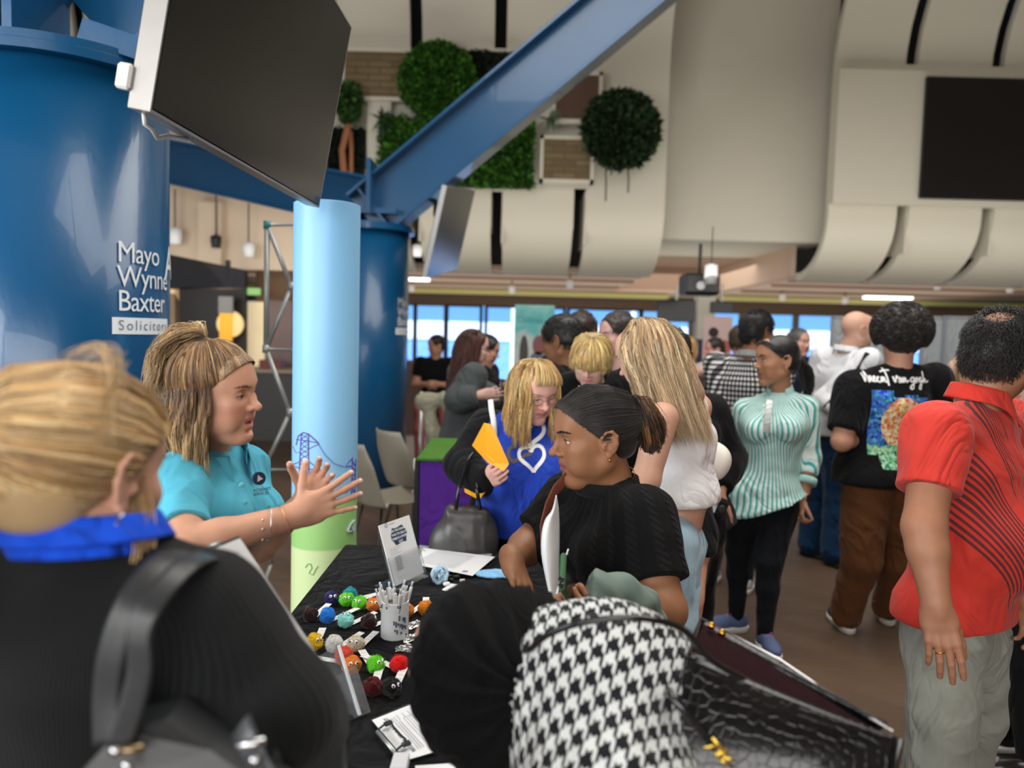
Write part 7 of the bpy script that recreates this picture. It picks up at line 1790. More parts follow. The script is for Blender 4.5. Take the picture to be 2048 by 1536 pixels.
# crocodile-print handbag
def m_croc():
 t = NT('black_crocodile_leather'); o = t.co(); vo = t.n('ShaderNodeTexVoronoi', feature='DISTANCE_TO_EDGE'); vo.inputs['Scale'].default_value = 1; vo.inputs['Randomness'].default_value = .55
 w_ = t.n('ShaderNodeVectorMath', operation='ADD'); nn = t.n('ShaderNodeTexNoise'); nn.inputs['Scale'].default_value = 9; t.l(t.attr('puv'), nn.inputs['Vector'])
 sc_v = t.n('ShaderNodeVectorMath', operation='SCALE'); t.l(nn.outputs['Color'], sc_v.inputs[0]); sc_v.inputs['Scale'].default_value = .008; t.l(t.attr('puv'), w_.inputs[0]); t.l(sc_v.outputs[0], w_.inputs[1])
 t.l(t.mapping(w_.outputs[0], (78, 56, 1)), vo.inputs['Vector']); e = t.math('MINIMUM', vo.outputs['Distance'], .10)
 t.set((.004, .004, .0045), .2, 0, .4, coat=.3); t.b.inputs['Coat Roughness'].default_value = .08; t.bump(e, .8, .0045); return t.m
MC_ = m_croc(); MCP = mat('black_patent', (.008, .008, .009), .15, coat=.5)
t = thing('handbag', 'large black crocodile-print handbag with gold letters in the right foreground', 'bag', tuple(P(1500, 1600, 1.0)))
def patch(name, q, m, parent, bulge=0, th=.004, n=24, sc_=1.0):
 """q: TL TR BR BL"""
 w_ = (q[1]-q[0]).length; h_ = (q[3]-q[0]).length; nn = (q[1]-q[0]).cross(q[3]-q[0]).normalized(); nn = nn if nn.dot(CAM-q[0]) > 0 else -nn
 mb = MB(); V = []; U = []
 for i in range(n+1):
  for j in range(n+1):
   u, v = i/n, j/n; p = q[0]*(1-u)*(1-v)+q[1]*u*(1-v)+q[2]*u*v+q[3]*(1-u)*v; V.append(p+nn*bulge*math.sin(PI*u)**.7*math.sin(PI*min(1, v*1.0))**.7); U.append((u*w_, v*h_, 0))
 F = [(i*(n+1)+j, (i+1)*(n+1)+j, (i+1)*(n+1)+j+1, i*(n+1)+j+1) for i in range(n) for j in range(n)]
 mb.add(V, F, 0, U); o = mb.obj(name, m, parent, True); solid(o, th, 1); return o
K = dict(A=P(1400, 1236, 1.28), B=P(1480, 1268, 1.25), TL=P(1374, 1308, 1.10), TR=P(1802, 1478, 1.02), BR=P(1760, 1720, .98), BL=P(1270, 1680, 1.02), M=P(1480, 1352, 1.10), W=P(1660, 1400, 1.20))
patch('front_panel', [K['TL'], K['TR'], K['BR'], K['BL']], MC_, t, .022)
patch('back_panel', [K['A'], K['TR']+V3((0, .04, 0)), K['BR']+V3((0, .14, 0)), K['BL']+V3((.02, .16, 0))], MC_, t, 0)
patch('lining', [K['A']+V3((.006, -.004, -.006)), K['TR']+V3((-.01, .03, -.01)), P(1600, 1450, 1.06), K['TL']+V3((.01, .02, -.01))], mat('maroon_lining', (.018, .004, .006), .85, spec=.1, nscale=60, var=.4), t, -.01)
patch('gusset', [K['A'], K['TL'], K['BL'], K['BL']+V3((.02, .16, 0))], MC_, t, -.012)
mb = MB(); mb.tube([K['A'], P(1560, 1320, 1.20), P(1690, 1408, 1.12), K['TR']+V3((0, .02, 0))], .0022, 6); mb.obj('rear_edge', M_SIL, t, True)
mb = MB(); mb.tube([K['TL'], P(1430, 1330, 1.095), P(1500, 1362, 1.09)], .0045, 8); mb.obj('front_edge', MCP, t, True)
MB().tube([K['TR'], K['BR']], .004, 8).obj('side_piping', MCP, t, True)
for px, py in ((1423, 1252), (1444, 1266)): MB().lathe([(.0001, -.004), (.0055, -.003), (.0065, .0), (.0055, .003), (.0001, .005)], P(px, py, 1.245), 14, R=Matrix.Rotation(PI/2, 3, 'X')).obj('gold_stud', M_GOLD, t, True)
def hs(pts, r=.0065): MB().tube([tuple(q) for q in spline([tuple(p) for p in pts], np.linspace(0, 1, 30))], r, 10).obj('handle', MCP, t, True)
hs([P(1500, 1366, 1.08), P(1420, 1318, 1.07), P(1370, 1262, 1.06), P(1310, 1240, 1.04), P(1240, 1236, 1.035), P(1160, 1246, 1.05), P(1095, 1270, 1.08), P(1060, 1300, 1.10)], .0048)
hs([P(1428, 1495, 1.02), P(1385, 1440, 1.02), P(1345, 1395, 1.03), P(1338, 1382, 1.06)], .0062)
hs([P(1290, 1500, 1.0), P(1330, 1540, .98), P(1420, 1600, .97)], .0085)
gm = mat('bright_gold', srgb(240, 205, 90), .22, .9)
def gold(a, b, r=.0020): MB().tube([P(*a, .985), P(*b, .985)], r, 8).obj('gold_letter', gm, t, True)
gold((1408, 1495), (1437, 1492)); gold((1424, 1476), (1452, 1504)); gold((1428, 1510), (1455, 1500)); gold((1437, 1500), (1448, 1512)); gold((1436, 1516), (1466, 1536)); gold((1446, 1516), (1472, 1521))
MB().tube([P(1444+9*math.cos(k*.6), 1512+6*math.sin(k*.6), .984) for k in range(10)], .0022, 6, closed=True).obj('gold_letter', gm, t, True)
# ======== man in red polo (right edge) ========
HL = head_frame(P(1998, 716, 2.12), -52, 16, 4, 1.02)
def mk_red():
 J = joints(0, 0, -100, 1.66, male=True)
 J.update(neck=P(1958, 808, 2.12), chest=P(1942, 930, 2.14), waist=P(1925, 1110, 2.14), hip=P(1905, 1240, 2.16), shR=P(1872, 868, 1.98), shL=P(2012, 850, 2.30), fwd=V3((.97, -.25, 0)))
 J.update(elR=P(1848, 1055, 1.90), wrR=P(1872, 1208, 1.84), elL=P(2075, 1060, 2.32), wrL=P(2050, 1190, 2.16), thR=P(1888, 1270, 2.08), thL=P(1935, 1268, 2.24), knR=P(1885, 1440, 2.04), knL=P(1950, 1420, 2.30), anR=P(1850, 1700, 2.08), anL=P(1890, 1640, 2.50))
 J['side'] = (J['shR']-J['shL']).normalized(); mr = m_redpolo()
 o = figure('man in a red polo shirt with dark diagonal stripes, right edge', 'people standing about', J, HL, (.36, .165, .095),
  dict(m=mr, sleeve={'L': .62, 'R': .62}, off=.020, soff=.024, belly=.122, vox=.0052, fold=(.0055, 15, 51, (1, 1, .45)), name='polo_shirt', hem=V3(P(1903, 1226, 2.15)), flare=.0,  uv=-1, uvr=.2, waistk=1.2),
  dict(m=m_denim('grey_jeans', srgb(128, 130, 122), srgb(158, 160, 150)), vox=.006, off=.016, fold=(.006, 17, 52, (1, 1, 1.5)), name='jeans', flare=.022),
  vox=.0058, male=True, headv=.0026, handv=.0026, neckr=.058, g=1.05, armr=(.033, .028, .026, .0185), stubble=(.16, .09, .06), base=(P(1900, 1240, 2.15).x, 2.15, 0),
  handkw=dict(R=dict(fwd=P(1893, 1330, 1.80)-P(1872, 1208, 1.84), palm=(.25, .95, .1), thumb=(1, -.2, .1), curls=(.16, .20, .24, .30), spread=.05, tcurl=.2, tdir=(.9, .35, .3), s=1.06),
     L=dict(fwd=(.1, -.35, -.9), palm=(-.7, -.4, 0), thumb=(-.3, -.9, .2), curls=(.35, .4, .45, .5))),
  face=dict(brow=(.01, .008, .006), lash=False, sides=(1,)))
 rt = o['root']; me = o['top'].data; n = len(me.vertices); co = np.zeros(n*3, dtype=np.float32); me.vertices.foreach_get('co', co); co = co.reshape(-1, 3)
 # the printed zone: torso only, not the sleeves
 a, b = A_(J['shR'].lerp(J['elR'], -.25)), A_(J['elR']); d = b-a; t_ = np.clip(((co-a) @ d)/(d @ d), 0, 1); dist = np.linalg.norm(co-a-t_[:, None]*d, axis=1); mask = (dist > .097).astype(np.float32)
 a, b = A_(J['shL']), A_(J['elL']); d = b-a; t_ = np.clip(((co-a) @ d)/(d @ d), 0, 1); dist = np.linalg.norm(co-a-t_[:, None]*d, axis=1); mask *= (dist > .095)
 at = me.attributes.new('mask', 'FLOAT', 'POINT'); at.data.foreach_set('value', mask)
 up = (HL[0].translation-J['neck']).normalized()
 collar(o['top'], P(1956, 800, 2.12), up*.6+V3((-.1, 0, .6)), J['fwd'], .068, .034, .042, fabric('red_collar', srgb(200, 56, 44), weave=600), 22, .045, rz=1.0)
 c_ = P(1880, 1310, 1.825); ring_at(rt, P(1880, 1306, 1.813), (P(1893, 1330, 1.80)-P(1872, 1208, 1.84)), .0092, .0019, M_GOLD, 'ring')
 MB().tube([P(1958, 1255, 2.0), P(1960, 1272, 1.99)], .0022, 6).obj('drawstring', M_WHITE, o['bottom'], True)
 return o, J
oL, JL = mk_red(); rL = oL['root']
short_hair(rL, HL, (.012, .011, .011), low=-.062, r=1.07, n=6500, ln=.024, rad=.0008, curl=.0032, front=.040, seed=9, cut=lambda p: ((p[:, 0]-.004)**2/.036**2+(p[:, 1]+.075)**2/.036**2 > 1) | (np.sin(p[:, 0]*5100+p[:, 1]*3700) > .35) | (p[:, 2] < .06), lift=.4)
# ======== woman in white sleeveless top (blonde, seen from the side) ========
HF = head_frame(P(1292, 712, 2.42), 55, 24, 0, .95)
def mk_white():
 J = joints(0, 0, 72, 1.64, male=False)
 J.update(neck=P(1345, 800, 2.46), chest=P(1375, 880, 2.46), waist=P(1375, 975, 2.46), hip=P(1344, 1075, 2.46), shL=P(1325, 835, 2.30), shR=P(1395, 815, 2.62), elL=P(1292, 960, 2.26), wrL=P(1240, 1040, 2.22), elR=P(1370, 960, 2.68), wrR=P(1330, 1020, 2.70), fwd=V3((-.95, .30, 0)))
 J['side'] = (J['shR']-J['shL']).normalized()
 J.update(thL=P(1338, 1085, 2.38), thR=P(1352, 1085, 2.54), knL=P(1335, 1240, 2.38), knR=P(1348, 1240, 2.54), anL=P(1360, 1450, 2.40), anR=P(1370, 1450, 2.56))
 o = figure('woman with long blonde hair in a white sleeveless top and pale blue jeans', 'people at the table', J, HF, (.66, .38, .27),
  dict(m=fabric('white_jersey', (.80, .81, .83), weave=800, strength=.12, sheen=.05), sleeve=0, off=.004, bust=.046, vox=.0065, fold=(.0022, 18, 61, (1, 1, .6)), name='sleeveless_top', hem=V3(P(1366, 1000, 2.46)), g=.86),
  dict(m=m_denim('light_blue_jeans', srgb(160, 200, 222), srgb(190, 220, 236)), vox=.0065, off=.014, r=(.050, .037, .034, .028), name='jeans', fold=(.004, 18, 62, (1, 1, .8))),
  vox=.0065, male=False, headv=.0032, handv=.0036, neckr=.045, g=.95, hands=('L', 'R'), shoes=dict(m=M_WHITE, L=.24), face=dict(brow=(.3, .2, .1), sides=(-1,), lash=False))
 rt = o['root']
 MB().tube([P(1352, 1005, 2.33), P(1372, 1003, 2.345), P(1396, 992, 2.43)], .003, 6).obj('waist_seam', mat('denim_seam', srgb(150, 186, 205), .8), o['bottom'], True)
 return o, J
oF, JF = mk_white(); rF = oF['root']
HFh = head_frame(P(1292, 712, 2.42), 50, 6, 0, .97)
BL3 = [srgb(214, 184, 142), srgb(188, 154, 112), srgb(232, 208, 172), srgb(160, 128, 94), srgb(132, 102, 74)]
def lean_guides(G_, dx, dy, start=4):
 return [[(p[0]+dx*max(0, k-start+1)**1.3*.5, p[1]+dy*max(0, k-start+1)**1.3*.5, p[2]) for k, p in enumerate(g)] for g in G_]
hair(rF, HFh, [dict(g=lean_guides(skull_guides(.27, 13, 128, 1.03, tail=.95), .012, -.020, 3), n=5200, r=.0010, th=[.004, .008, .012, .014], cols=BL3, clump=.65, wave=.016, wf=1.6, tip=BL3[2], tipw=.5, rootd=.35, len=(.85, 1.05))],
  cap=lambda sd: (std_cap(.035, -.10, .99)(sd), sd.cap((.01, -.09, -.02), (.04, -.13, -.13), .05, .045, .04)), capcol=(.30, .20, .12), seed=21, nseg=12, vox=.006)
t = thing('shoulder_bag', 'soft white shoulder bag hanging behind the blonde woman in white', 'bag', tuple(P(1420, 960, 2.62)))
sd = SD(); sd.cap(P(1395, 905, 2.66), P(1420, 925, 2.66), .055, .06, .04); sd.cap(P(1400, 930, 2.66), P(1430, 915, 2.66), .05, .045, .04); sd.plane(P(1400, 962, 2.66), (0, 0, -1), .02); V, Q = sd.mesh(.006); V = folds(V, Q, .006, 22, 3)
link('bag_body', np_mesh('b', V, Q), mat('cream_leather', srgb(236, 234, 224), .5, nscale=30, var=.02), t)
strap(t, [P(1388, 775, 2.60), P(1402, 790, 2.62), P(1412, 830, 2.66), P(1418, 870, 2.66)], .016, m=mat('cream_leather', srgb(236, 234, 224), .5), th=.25)
# ======== woman in striped blouse ========
HI = head_frame(P(1553, 722, 3.86), 97, 4, 0, 1.08)
def mk_striped():
 x0, y0 = P(1528, 900, 3.9).x, 3.9
 J = joints(x0, y0, 158, 1.57, male=False)
 J.update(neck=P(1560, 782, 3.90), chest=P(1548, 850, 3.88), waist=P(1540, 935, 3.9), hip=P(1525, 990, 3.9), shL=P(1612, 818, 3.88), shR=P(1494, 822, 3.98), elL=P(1620, 915, 3.90), wrL=P(1604, 1000, 3.84), elR=P(1468, 915, 4.05), wrR=P(1462, 985, 4.0), fwd=V3((-.37, -.93, 0)))
 J.update(thR=P(1490, 1010, 3.96), thL=P(1560, 1012, 3.88), knR=P(1478, 1100, 4.0), knL=P(1538, 1125, 3.84), anR=P(1474, 1203, 4.08), anL=P(1530, 1262, 3.86))
 J['side'] = (J['shR']-J['shL']).normalized(); ms = m_stripes()
 for k in 'LR': J['an'+k].z = .07
 o = figure('woman in a white and teal striped blouse, head turned left', 'people standing about', J, HI, (.42, .21, .12),
  dict(m=ms, sleeve={'L': 1.42, 'R': 1.4}, off=.016, soff=.014, bust=.052, vox=.0075, fold=(.0045, 16, 71, (1, 1, .4)), name='blouse', hem=V3(P(1530, 1010, 3.9)), hemn=(.42, 0, -1), flare=.03, uv=-1, uvr=.19, cuff=.035, cuffm=fabric('pale_teal_cuff', srgb(170, 220, 216))),
  dict(m=fabric('black_trousers', (.010, .012, .016)), vox=.008, off=.008, upto=1.97, r=(.056, .036, .030, .020), name='trousers', fold=(.003, 22, 72, (1, 1, .8))),
  vox=.0075, male=False, headv=.0038, handv=.0042, neckr=.044, g=1.04, shoes=dict(m=mat('blue_trainer', srgb(88, 102, 142), .8, nscale=200, var=.2), ms=mat('sole_offwhite', (.72, .70, .68), .6), lace=mat('pink_lace', srgb(200, 120, 180), .7), dirR=V3((-1, -.18, 0)), dirL=V3((.05, -1, 0)), L=.265), hands=('L', 'R'),
  handkw=dict(L=dict(palm=(1, .2, 0), thumb=(-.3, -1, 0), curls=(.7, .75, .8, .85)), R=dict(palm=(.6, .5, 0), curls=(.6, .6, .6, .6))), face=dict(brow=(.01, .008, .006), lid=.004, iris=(.02, .01, .008), sides=(-1,)), base=(P(1528, 1000, 3.9).x, 3.9, 0), armr=(.030, .026, .025, .0175))
 rt = o['root']; up = (HI[0].translation-J['neck']).normalized()
 collar(o['top'], P(1560, 784, 3.9), up+V3((0, 0, .3)), (-.45, -.9, 0), .058, .030, .05, ms, 34, .05)
 pl = [P(1540, 800, 3.77), P(1536, 830, 3.765), P(1532, 865, 3.755)]; MB().tube(pl, .017, 8, flat=(.2, 1, (0, -1, 0))).obj('placket', mat('blouse_white', srgb(232, 240, 238), .8), o['top'], True)
 mb = MB();
 for k in range(5): a = P(1527, 812+k*9, 3.75); b = P(1546, 806+k*9, 3.75); mb.tube([a, b], .0022, 5)
 mb.tube([P(1528, 808, 3.75), P(1524, 840, 3.745), P(1530, 850, 3.745)], .002, 5); mb.obj('lacing', M_WHITE, o['top'], True)
 for (px, py, rz) in ((1512, 838, 0), (1570, 832, 0)): pass
 wv = (J['wrL']-J['elL']); c = J['elL'].lerp(J['wrL'], .93)
 w_ = band(rt, c, wv, .0315, .026, mat('pale_strap', srgb(225, 205, 190), .5), 'smart_watch'); MB().box(c+V3((.020, -.030, 0)), (.034, .012, .038), Matrix.Rotation(.5, 3, 'Z'), bev=.004).obj('watch_face', M_BLK, w_)
 ring_at(rt, P(1597, 1036, 3.80), (.2, 0, 1), .010, .0018, M_GOLD, 'ring')
 chain(rt, P(1556, 778, 3.9), up, .056, (-.4, -.9, 0), M_GOLD, .0014, .05)
 MI, si = HI; MB().lathe([(.0001, -.004), (.004, 0), (.0001, .004)], MI @ (V3((-.084, -.008, -.04))*si), 8).obj('ear_stud', M_GOLD, rt, True)
 up_ = back_updo((0, -.112, -.012), 19, 1.05, -.06, 160); BKK = [(.010, .009, .010), (.016, .014, .015), (.006, .006, .006), (.024, .022, .024)]
 tl = [[(a*.01, -.112, -.012), (a*.025, -.145, -.03), (a*.03, -.160, -.08), (a*.025+.02, -.165, -.15), (a*.02+.03, -.150, -.20)] for a in (-1, 0, 1)]
 hair(rt, HI, [dict(g=up_, n=2600, r=.0011, th=[.002, .004, .004, .003], cols=BKK, clump=.3, rootd=0), dict(g=tl, n=700, r=.0011, th=[.004, .010, .012, .008], cols=BKK, clump=.3, wave=.006, keep=0)], cap=lambda sd: (std_cap(.034, -.055, .985)(sd), sd.cap((0, -.12, -.01), (.02, -.15, -.13), .022, .016, .02)), capcol=(.010, .009, .010), seed=31)
 return o, J
oI, JI = mk_striped()
t = thing('phone', 'small black phone in the lowered hand of the woman in stripes', 'phone', tuple(P(1583, 1040, 3.8))); MB().box(P(1581, 1030, 3.79), (.014, .05, .06), Matrix.Rotation(.5, 3, 'Y'), bev=.003).obj('body', M_BLK, t)
# ======== generic standing people ========
def stand(label, px, d, yaw, h, hpx, hyaw, hpitch=0, hroll=0, skin=SKIN_F, group='people standing about', top=None, bottom=None, over={}, male=True, hs=None, **kw):
 """px: pixel column of the feet/body, hpx: pixel of the head centre"""
 c = P(px, 700, d); J = joints(c.x, c.y, yaw, h, male=male)
 hp = P(hpx[0], hpx[1], hpx[2] if len(hpx) > 2 else d); H = head_frame(hp, hyaw, hpitch, hroll, hs or h/1.74)
 dn = hp-J['head']; J['neck'] = J['neck']+dn*.75
 for k in ('chest', 'shL', 'shR', 'elL', 'elR', 'wrL', 'wrR'): J[k] = J[k]+dn*(.5 if k[0] in 'cew' else .62)
 for k, v in over.items(): J[k] = V3(v)
 J['side'] = (J['shR']-J['shL']).normalized()
 return figure(label, group, J, H, skin, top, bottom, male=male, base=(c.x, c.y, 0), **kw), J, H
F_BLK = fabric('black_cotton', (.007, .007, .008)); F_NAVY = fabric('navy_cotton', (.012, .018, .035)); F_JEAN = m_denim('dark_blue_jeans', srgb(12, 48, 84), srgb(20, 60, 98)); M_SHOEB = mat('black_shoe', (.01, .01, .01), .25)
# curly haired man in the printed black T-shirt
oK, JK, HK = stand('man with big curly hair in a printed black T-shirt, seen from behind', 1768, 3.95, 6, 1.74, (1800, 676, 3.93), -12, 2, 0, SKIN_M,
 top=dict(m=F_BLK, sleeve={'L': .80, 'R': .75}, off=.024, soff=.032, vox=.0085, fold=(.006, 14, 81, (1, 1, .5)), name='t_shirt', hem=V3(P(1765, 965, 3.95)), flare=.02),
 bottom=dict(m=fabric('brown_twill', srgb(112, 72, 44), weave=300), vox=.009, off=.014, r=(.058, .042, .036, .030), upto=1.97, flare=.010, name='trousers', fold=(.007, 13, 82, (1, 1, 1.4))),
 over=dict(shL=P(1708, 778, 3.92), shR=P(1868, 762, 3.98), elL=P(1684, 882, 3.86), wrL=P(1748, 868, 4.12), elR=P(1905, 900, 4.0), wrR=P(1890, 985, 4.0), thL=P(1735, 985, 3.95), thR=P(1800, 985, 3.98), knL=P(1722, 1120, 3.98), anL=V3((P(1703, 1240, 4.08).x, 4.06, .08)), knR=P(1800, 1120, 4.05), anR=V3((P(1800, 1230, 4.15).x, 4.2, .08))),
 vox=.0085, headv=.004, neckr=.06, g=1.12, hands=('L', 'R'), shoes=None, hs=1.04)
rK = oK['root']
def mk_hairK():
 rs = np.random.RandomState(4)
 def cap(sd):
  sd.ell((0, -.020, .052), (.122, .130, .116), .01); sd.ell((0, -.055, -.01), (.085, .075, .075), .03); sd.ell((0, .13, -.03), (.085, .085, .10), .02, -1)
  for _ in range(230):
   d = rs.randn(3); d /= np.linalg.norm(d)
   if d[1] > .55 and d[2] < .3: continue
   if d[2] < -.6: continue
   c = np.array([0, -.024, .044])+d*np.array([.120, .128, .113]); sd.ell(tuple(c), (.018+.008*rs.rand(),)*3, .006)
 curls = []
 hair(rK, HK, [], cap=cap, capcol=(.016, .011, .010), vox=.0045, bump=.004)
 d = rs.randn(2600, 3); d /= np.linalg.norm(d, axis=1, keepdims=True); d = d[(d[:, 2] > -.6) & ~((d[:, 1] > .5) & (d[:, 2] < .3))]; M, s = HK; Rm = np.array([list(r) for r in M.to_3x3()]); mbv = []
 p = np.array([0, -.024, .044])+d*np.array([.136, .144, .128]); n = len(p); a = np.cross(d, rs.randn(n, 3)); a /= np.linalg.norm(a, axis=1, keepdims=True); b = np.cross(d, a); seg = 9; th = np.linspace(0, 2*PI*1.2, seg); R_ = (.006+.006*rs.rand(n))[:, None, None]
 Pp = p[:, None]+(a[:, None]*np.cos(th)[None, :, None]+b[:, None]*np.sin(th)[None, :, None]*.7)*R_+d[:, None]*(np.linspace(-.006, .010, seg))[None, :, None]; Pp = (Pp*s) @ Rm.T+A_(M.translation)
 tan = np.gradient(Pp, axis=1); tan /= np.linalg.norm(tan, axis=2, keepdims=True); u = np.cross(tan, np.array([.3, .5, .8])); u /= np.linalg.norm(u, axis=2, keepdims=True); w_ = np.cross(tan, u)
 V = np.stack([Pp+(u*math.cos(q)+w_*math.sin(q))*.0022 for q in (0, 2.094, 4.189)], 2).reshape(-1, 3); bs = (np.arange(n)*seg*3)[:, None, None]+(np.arange(seg-1)*3)[None, :, None]+np.arange(3)[None, None]; nx = bs-np.arange(3)[None, None]+((np.arange(3)+1) % 3)[None, None]
 F = np.stack([bs, bs+3, nx+3, nx], -1).reshape(-1, 4); C = np.clip(np.array([.020, .013, .011])*(1+.5*rs.randn(n))[:, None], .003, 1)[:, None].repeat(seg*3, 1).reshape(-1, 3); link('curls', np_mesh('c', V, F, col=C), hair_mat(), rK)
mk_hairK()
shoe(rK, JK['anL'], V3((.05, 1, 0)), .285, m=mat('black_white_shoe', (.03, .03, .03), .5), ms=mat('sole_cream', (.72, .70, .62), .6)); sR = shoe(rK, JK['anR'], V3((.3, 1, 0)), .285, m=mat('black_white_shoe', (.03, .03, .03), .5), ms=mat('sole_cream', (.72, .70, .62), .6))
def back_print(root, parent, bvh_o, c, x, y, me, m, name):
 """wrap flat lettering onto the garment behind it"""
 from mathutils.bvhtree import BVHTree
 vs = [v.co.copy() for v in bvh_o.data.vertices]; ps = [tuple(p.vertices) for p in bvh_o.data.polygons]; off = V3((0, 0, 0)); bt = BVHTree.FromPolygons(vs, ps)
 n = x.cross(y).normalized(); last = [c]
 def fn(a, b, z):
  o_ = c+x*a+y*b; h = bt.ray_cast(o_+n*.5, -n, 1.2)
  if h[0] is None: return tuple(o_)
  return tuple(h[0]+n*(.0022+z))
 map_mesh(me, fn); return link(name, me, m, parent, False)
# heel strip with lettering on the near shoe
a = JK['anL']; hb = V3((a.x, a.y-.078, .085)); MB().box(hb+V3((0, .006, 0)), (.075, .012, .040), bev=.004).obj('heel_tab', mat('heel_white', (.75, .74, .70), .6), rK); me = text_mesh('NIKE', .036, .0008, align='CENTER'); map_mesh(me, lambda x, y, z: (hb.x+x, hb.y-.002, hb.z-.012+y)); link('lettering', me, M_INK, rK, False)
x_ = V3((math.cos(.10), math.sin(.10), 0)); y_ = V3((0, 0, 1)); cK = P(1795, 790, 3.85)
wK = M_LET
def ink_poly(polys, sc_, wd):
 mb = MB()
 for pl in polys:
  q = spline([(p[0], p[1], 0) for p in pl], np.linspace(0, 1, 6*len(pl)));
  for i in range(len(q)-1):
   a, b = V3(tuple(q[i])), V3(tuple(q[i+1])); d = b-a
   if d.length < 1e-6: continue
   nn = V3((-d.y, d.x, 0)).normalized()*wd; mb.add([(a-nn)*sc_, (b-nn)*sc_, (b+nn)*sc_, (a+nn)*sc_], [(0, 1, 2, 3)])
 return mb.mesh('ink')
# handwriting strokes, unit = x-height
W_ = [[(0, 1.3), (.25, .0), (.55, 1.5), (.75, 1.0), (.8, .1), (1.0, .0), (1.1, .9), (1.15, .0), (1.35, .9), (1.5, .1), (1.7, .1), (2.0, .8), (1.75, .7), (1.7, .2), (2.0, 0), (2.2, .4), (2.5, .8), (2.2, .5), (2.4, 0), (2.7, .1), (2.85, .8), (2.9, 0), (3.1, .8), (3.3, 0), (3.6, .2)], [(3.5, 2.1), (3.55, 1.0), (3.6, -.5)], [(2.9, 1.5), (3.5, 1.75), (4.2, 1.8)],
   [(4.3, .9), (4.5, 0), (4.8, 1.0), (5.0, .6), (5.3, .8), (5.05, .1), (5.35, .1), (5.4, .7), (5.5, 0), (5.7, .8), (5.8, 0), (6.0, .8), (6.2, .1), (6.6, .4)],
   [(7.5, .8), (7.0, .7), (6.9, .2), (7.4, .3), (7.5, .8), (7.3, -.7), (6.8, -.9), (6.9, -.5), (7.7, .2), (8.0, .8), (7.7, .5), (7.9, .0), (8.2, .6), (8.0, .8), (8.4, .5), (8.9, .8), (8.5, .7), (8.5, .1), (8.9, .4), (8.8, -.8), (8.4, -.9), (8.6, -.4), (9.2, .5), (9.5, 1.7), (9.3, 1.2), (9.3, 0), (9.6, .7), (9.8, .1), (10.3, .3)]]
me = ink_poly(W_, .0330, .11); map_mesh(me, lambda x, y, z: (x-.180, y+.064, 0)); back_print(rK, oK['top'], oK['top'], cK, x_, y_, me, wK, 'lettering')
def collage():
 rs = np.random.RandomState(6); t = NT('colourful_print'); o_ = t.attr('puv'); vo = t.n('ShaderNodeTexVoronoi'); vo.inputs['Scale'].default_value = 26; t.l(o_, vo.inputs['Vector']); u, v, _ = t.sep(o_)
 sw = t.noise(5, 4, t.mapping(o_, (1, 1.6, 1), (0, 0, .7)))
 bg = t.ramp(t.sep(vo.outputs['Color'])[0], [(0, srgb(28, 50, 190)), (.25, srgb(60, 140, 225)), (.45, srgb(80, 70, 200)), (.6, srgb(120, 200, 235)), (.78, srgb(30, 120, 140)), (1, srgb(20, 30, 110))])
 warm = t.ramp(t.sep(vo.outputs['Color'])[1], [(0, srgb(240, 225, 120)), (.3, srgb(250, 245, 200)), (.5, srgb(226, 60, 40)), (.7, srgb(240, 150, 50)), (1, srgb(225, 235, 240))])
 du = t.math('SUBTRACT', u, .52); dv = t.math('SUBTRACT', v, .52); r2 = t.math('ADD', t.math('MULTIPLY', t.math('MULTIPLY', du, du), 9.0), t.math('MULTIPLY', t.math('MULTIPLY', dv, dv), 7.5)); r3 = t.math('ADD', r2, t.math('MULTIPLY', sw, .7))
 c = t.mix(t.math('LESS_THAN', r3, 1.45), bg, warm); low = t.ramp(t.sep(vo.outputs['Color'])[2], [(0, srgb(20, 110, 90)), (.5, srgb(110, 200, 150)), (1, srgb(200, 225, 190))])
 c = t.mix(t.math('LESS_THAN', t.math('ADD', v, t.math('MULTIPLY', sw, .2)), .27), c, low); t.set(c, .7, 0, .2)
 for (x0, x1, y0, y1) in ((0, .33, -.03, .98), (.0, .33, .0, 1.0), (.30, .48, -.17, .90), (.49, .80, .0, .97), (.78, 1.0, .16, .90)):
  pass
 strips = [(0.0, .32, .03, 1.0), (.16, .50, -.16, .90), (.50, .76, .02, .94), (.74, 1.0, .10, .90)]
 for k, (x0, x1, y0, y1) in enumerate(strips):
  mb = MB(); W2 = .295; H2 = .335; mb.grid(lambda a, b: ((x0+(x1-x0)*a)*W2-.140, (y0+(y1-y0)*b)*H2-H2+.024, -.0006*k), 10, 24)
  mb.U = [((x0+(x1-x0)*q[0]), (y0+(y1-y0)*q[1]), 0) for q in mb.U]; me = mb.mesh('p'); back_print(rK, oK['top'], oK['top'], cK, x_, y_, me, t.m, 'printed_panel')
collage()
# bald man in white shirt
oJ, JJ, HJ = stand('bald man in a white shirt and jeans with a black shoulder strap', 1668, 5.35, -72, 1.80, (1716, 661, 5.2), -84, 2, 0, (.62, .36, .27),
 top=dict(m=fabric('white_shirt', (.72, .74, .78), weave=500, strength=.15), sleeve=1.8, off=.020, soff=.016, belly=.085, vox=.011, fold=(.009, 11, 91, (1, 1, .5)), hem=V3(P(1665, 868, 5.35)), name='shirt'),
 bottom=dict(m=F_JEAN, vox=.012, off=.018, name='jeans', r=(.058, .042, .036, .03), flare=.012), vox=.011, headv=.005, g=1.15, neckr=.058, shoes=dict(m=M_SHOEB, ms=M_BLKM, dirL=V3((.7, -.8, 0)), dirR=V3((.4, -1, 0))), stubble=(.45, .30, .24), face=dict(brow=(.3, .2, .15), lash=False, sides=(1,)), hs=1.06,
 over=dict(elR=P(1648, 800, 5.15), wrR=P(1690, 835, 4.95)))
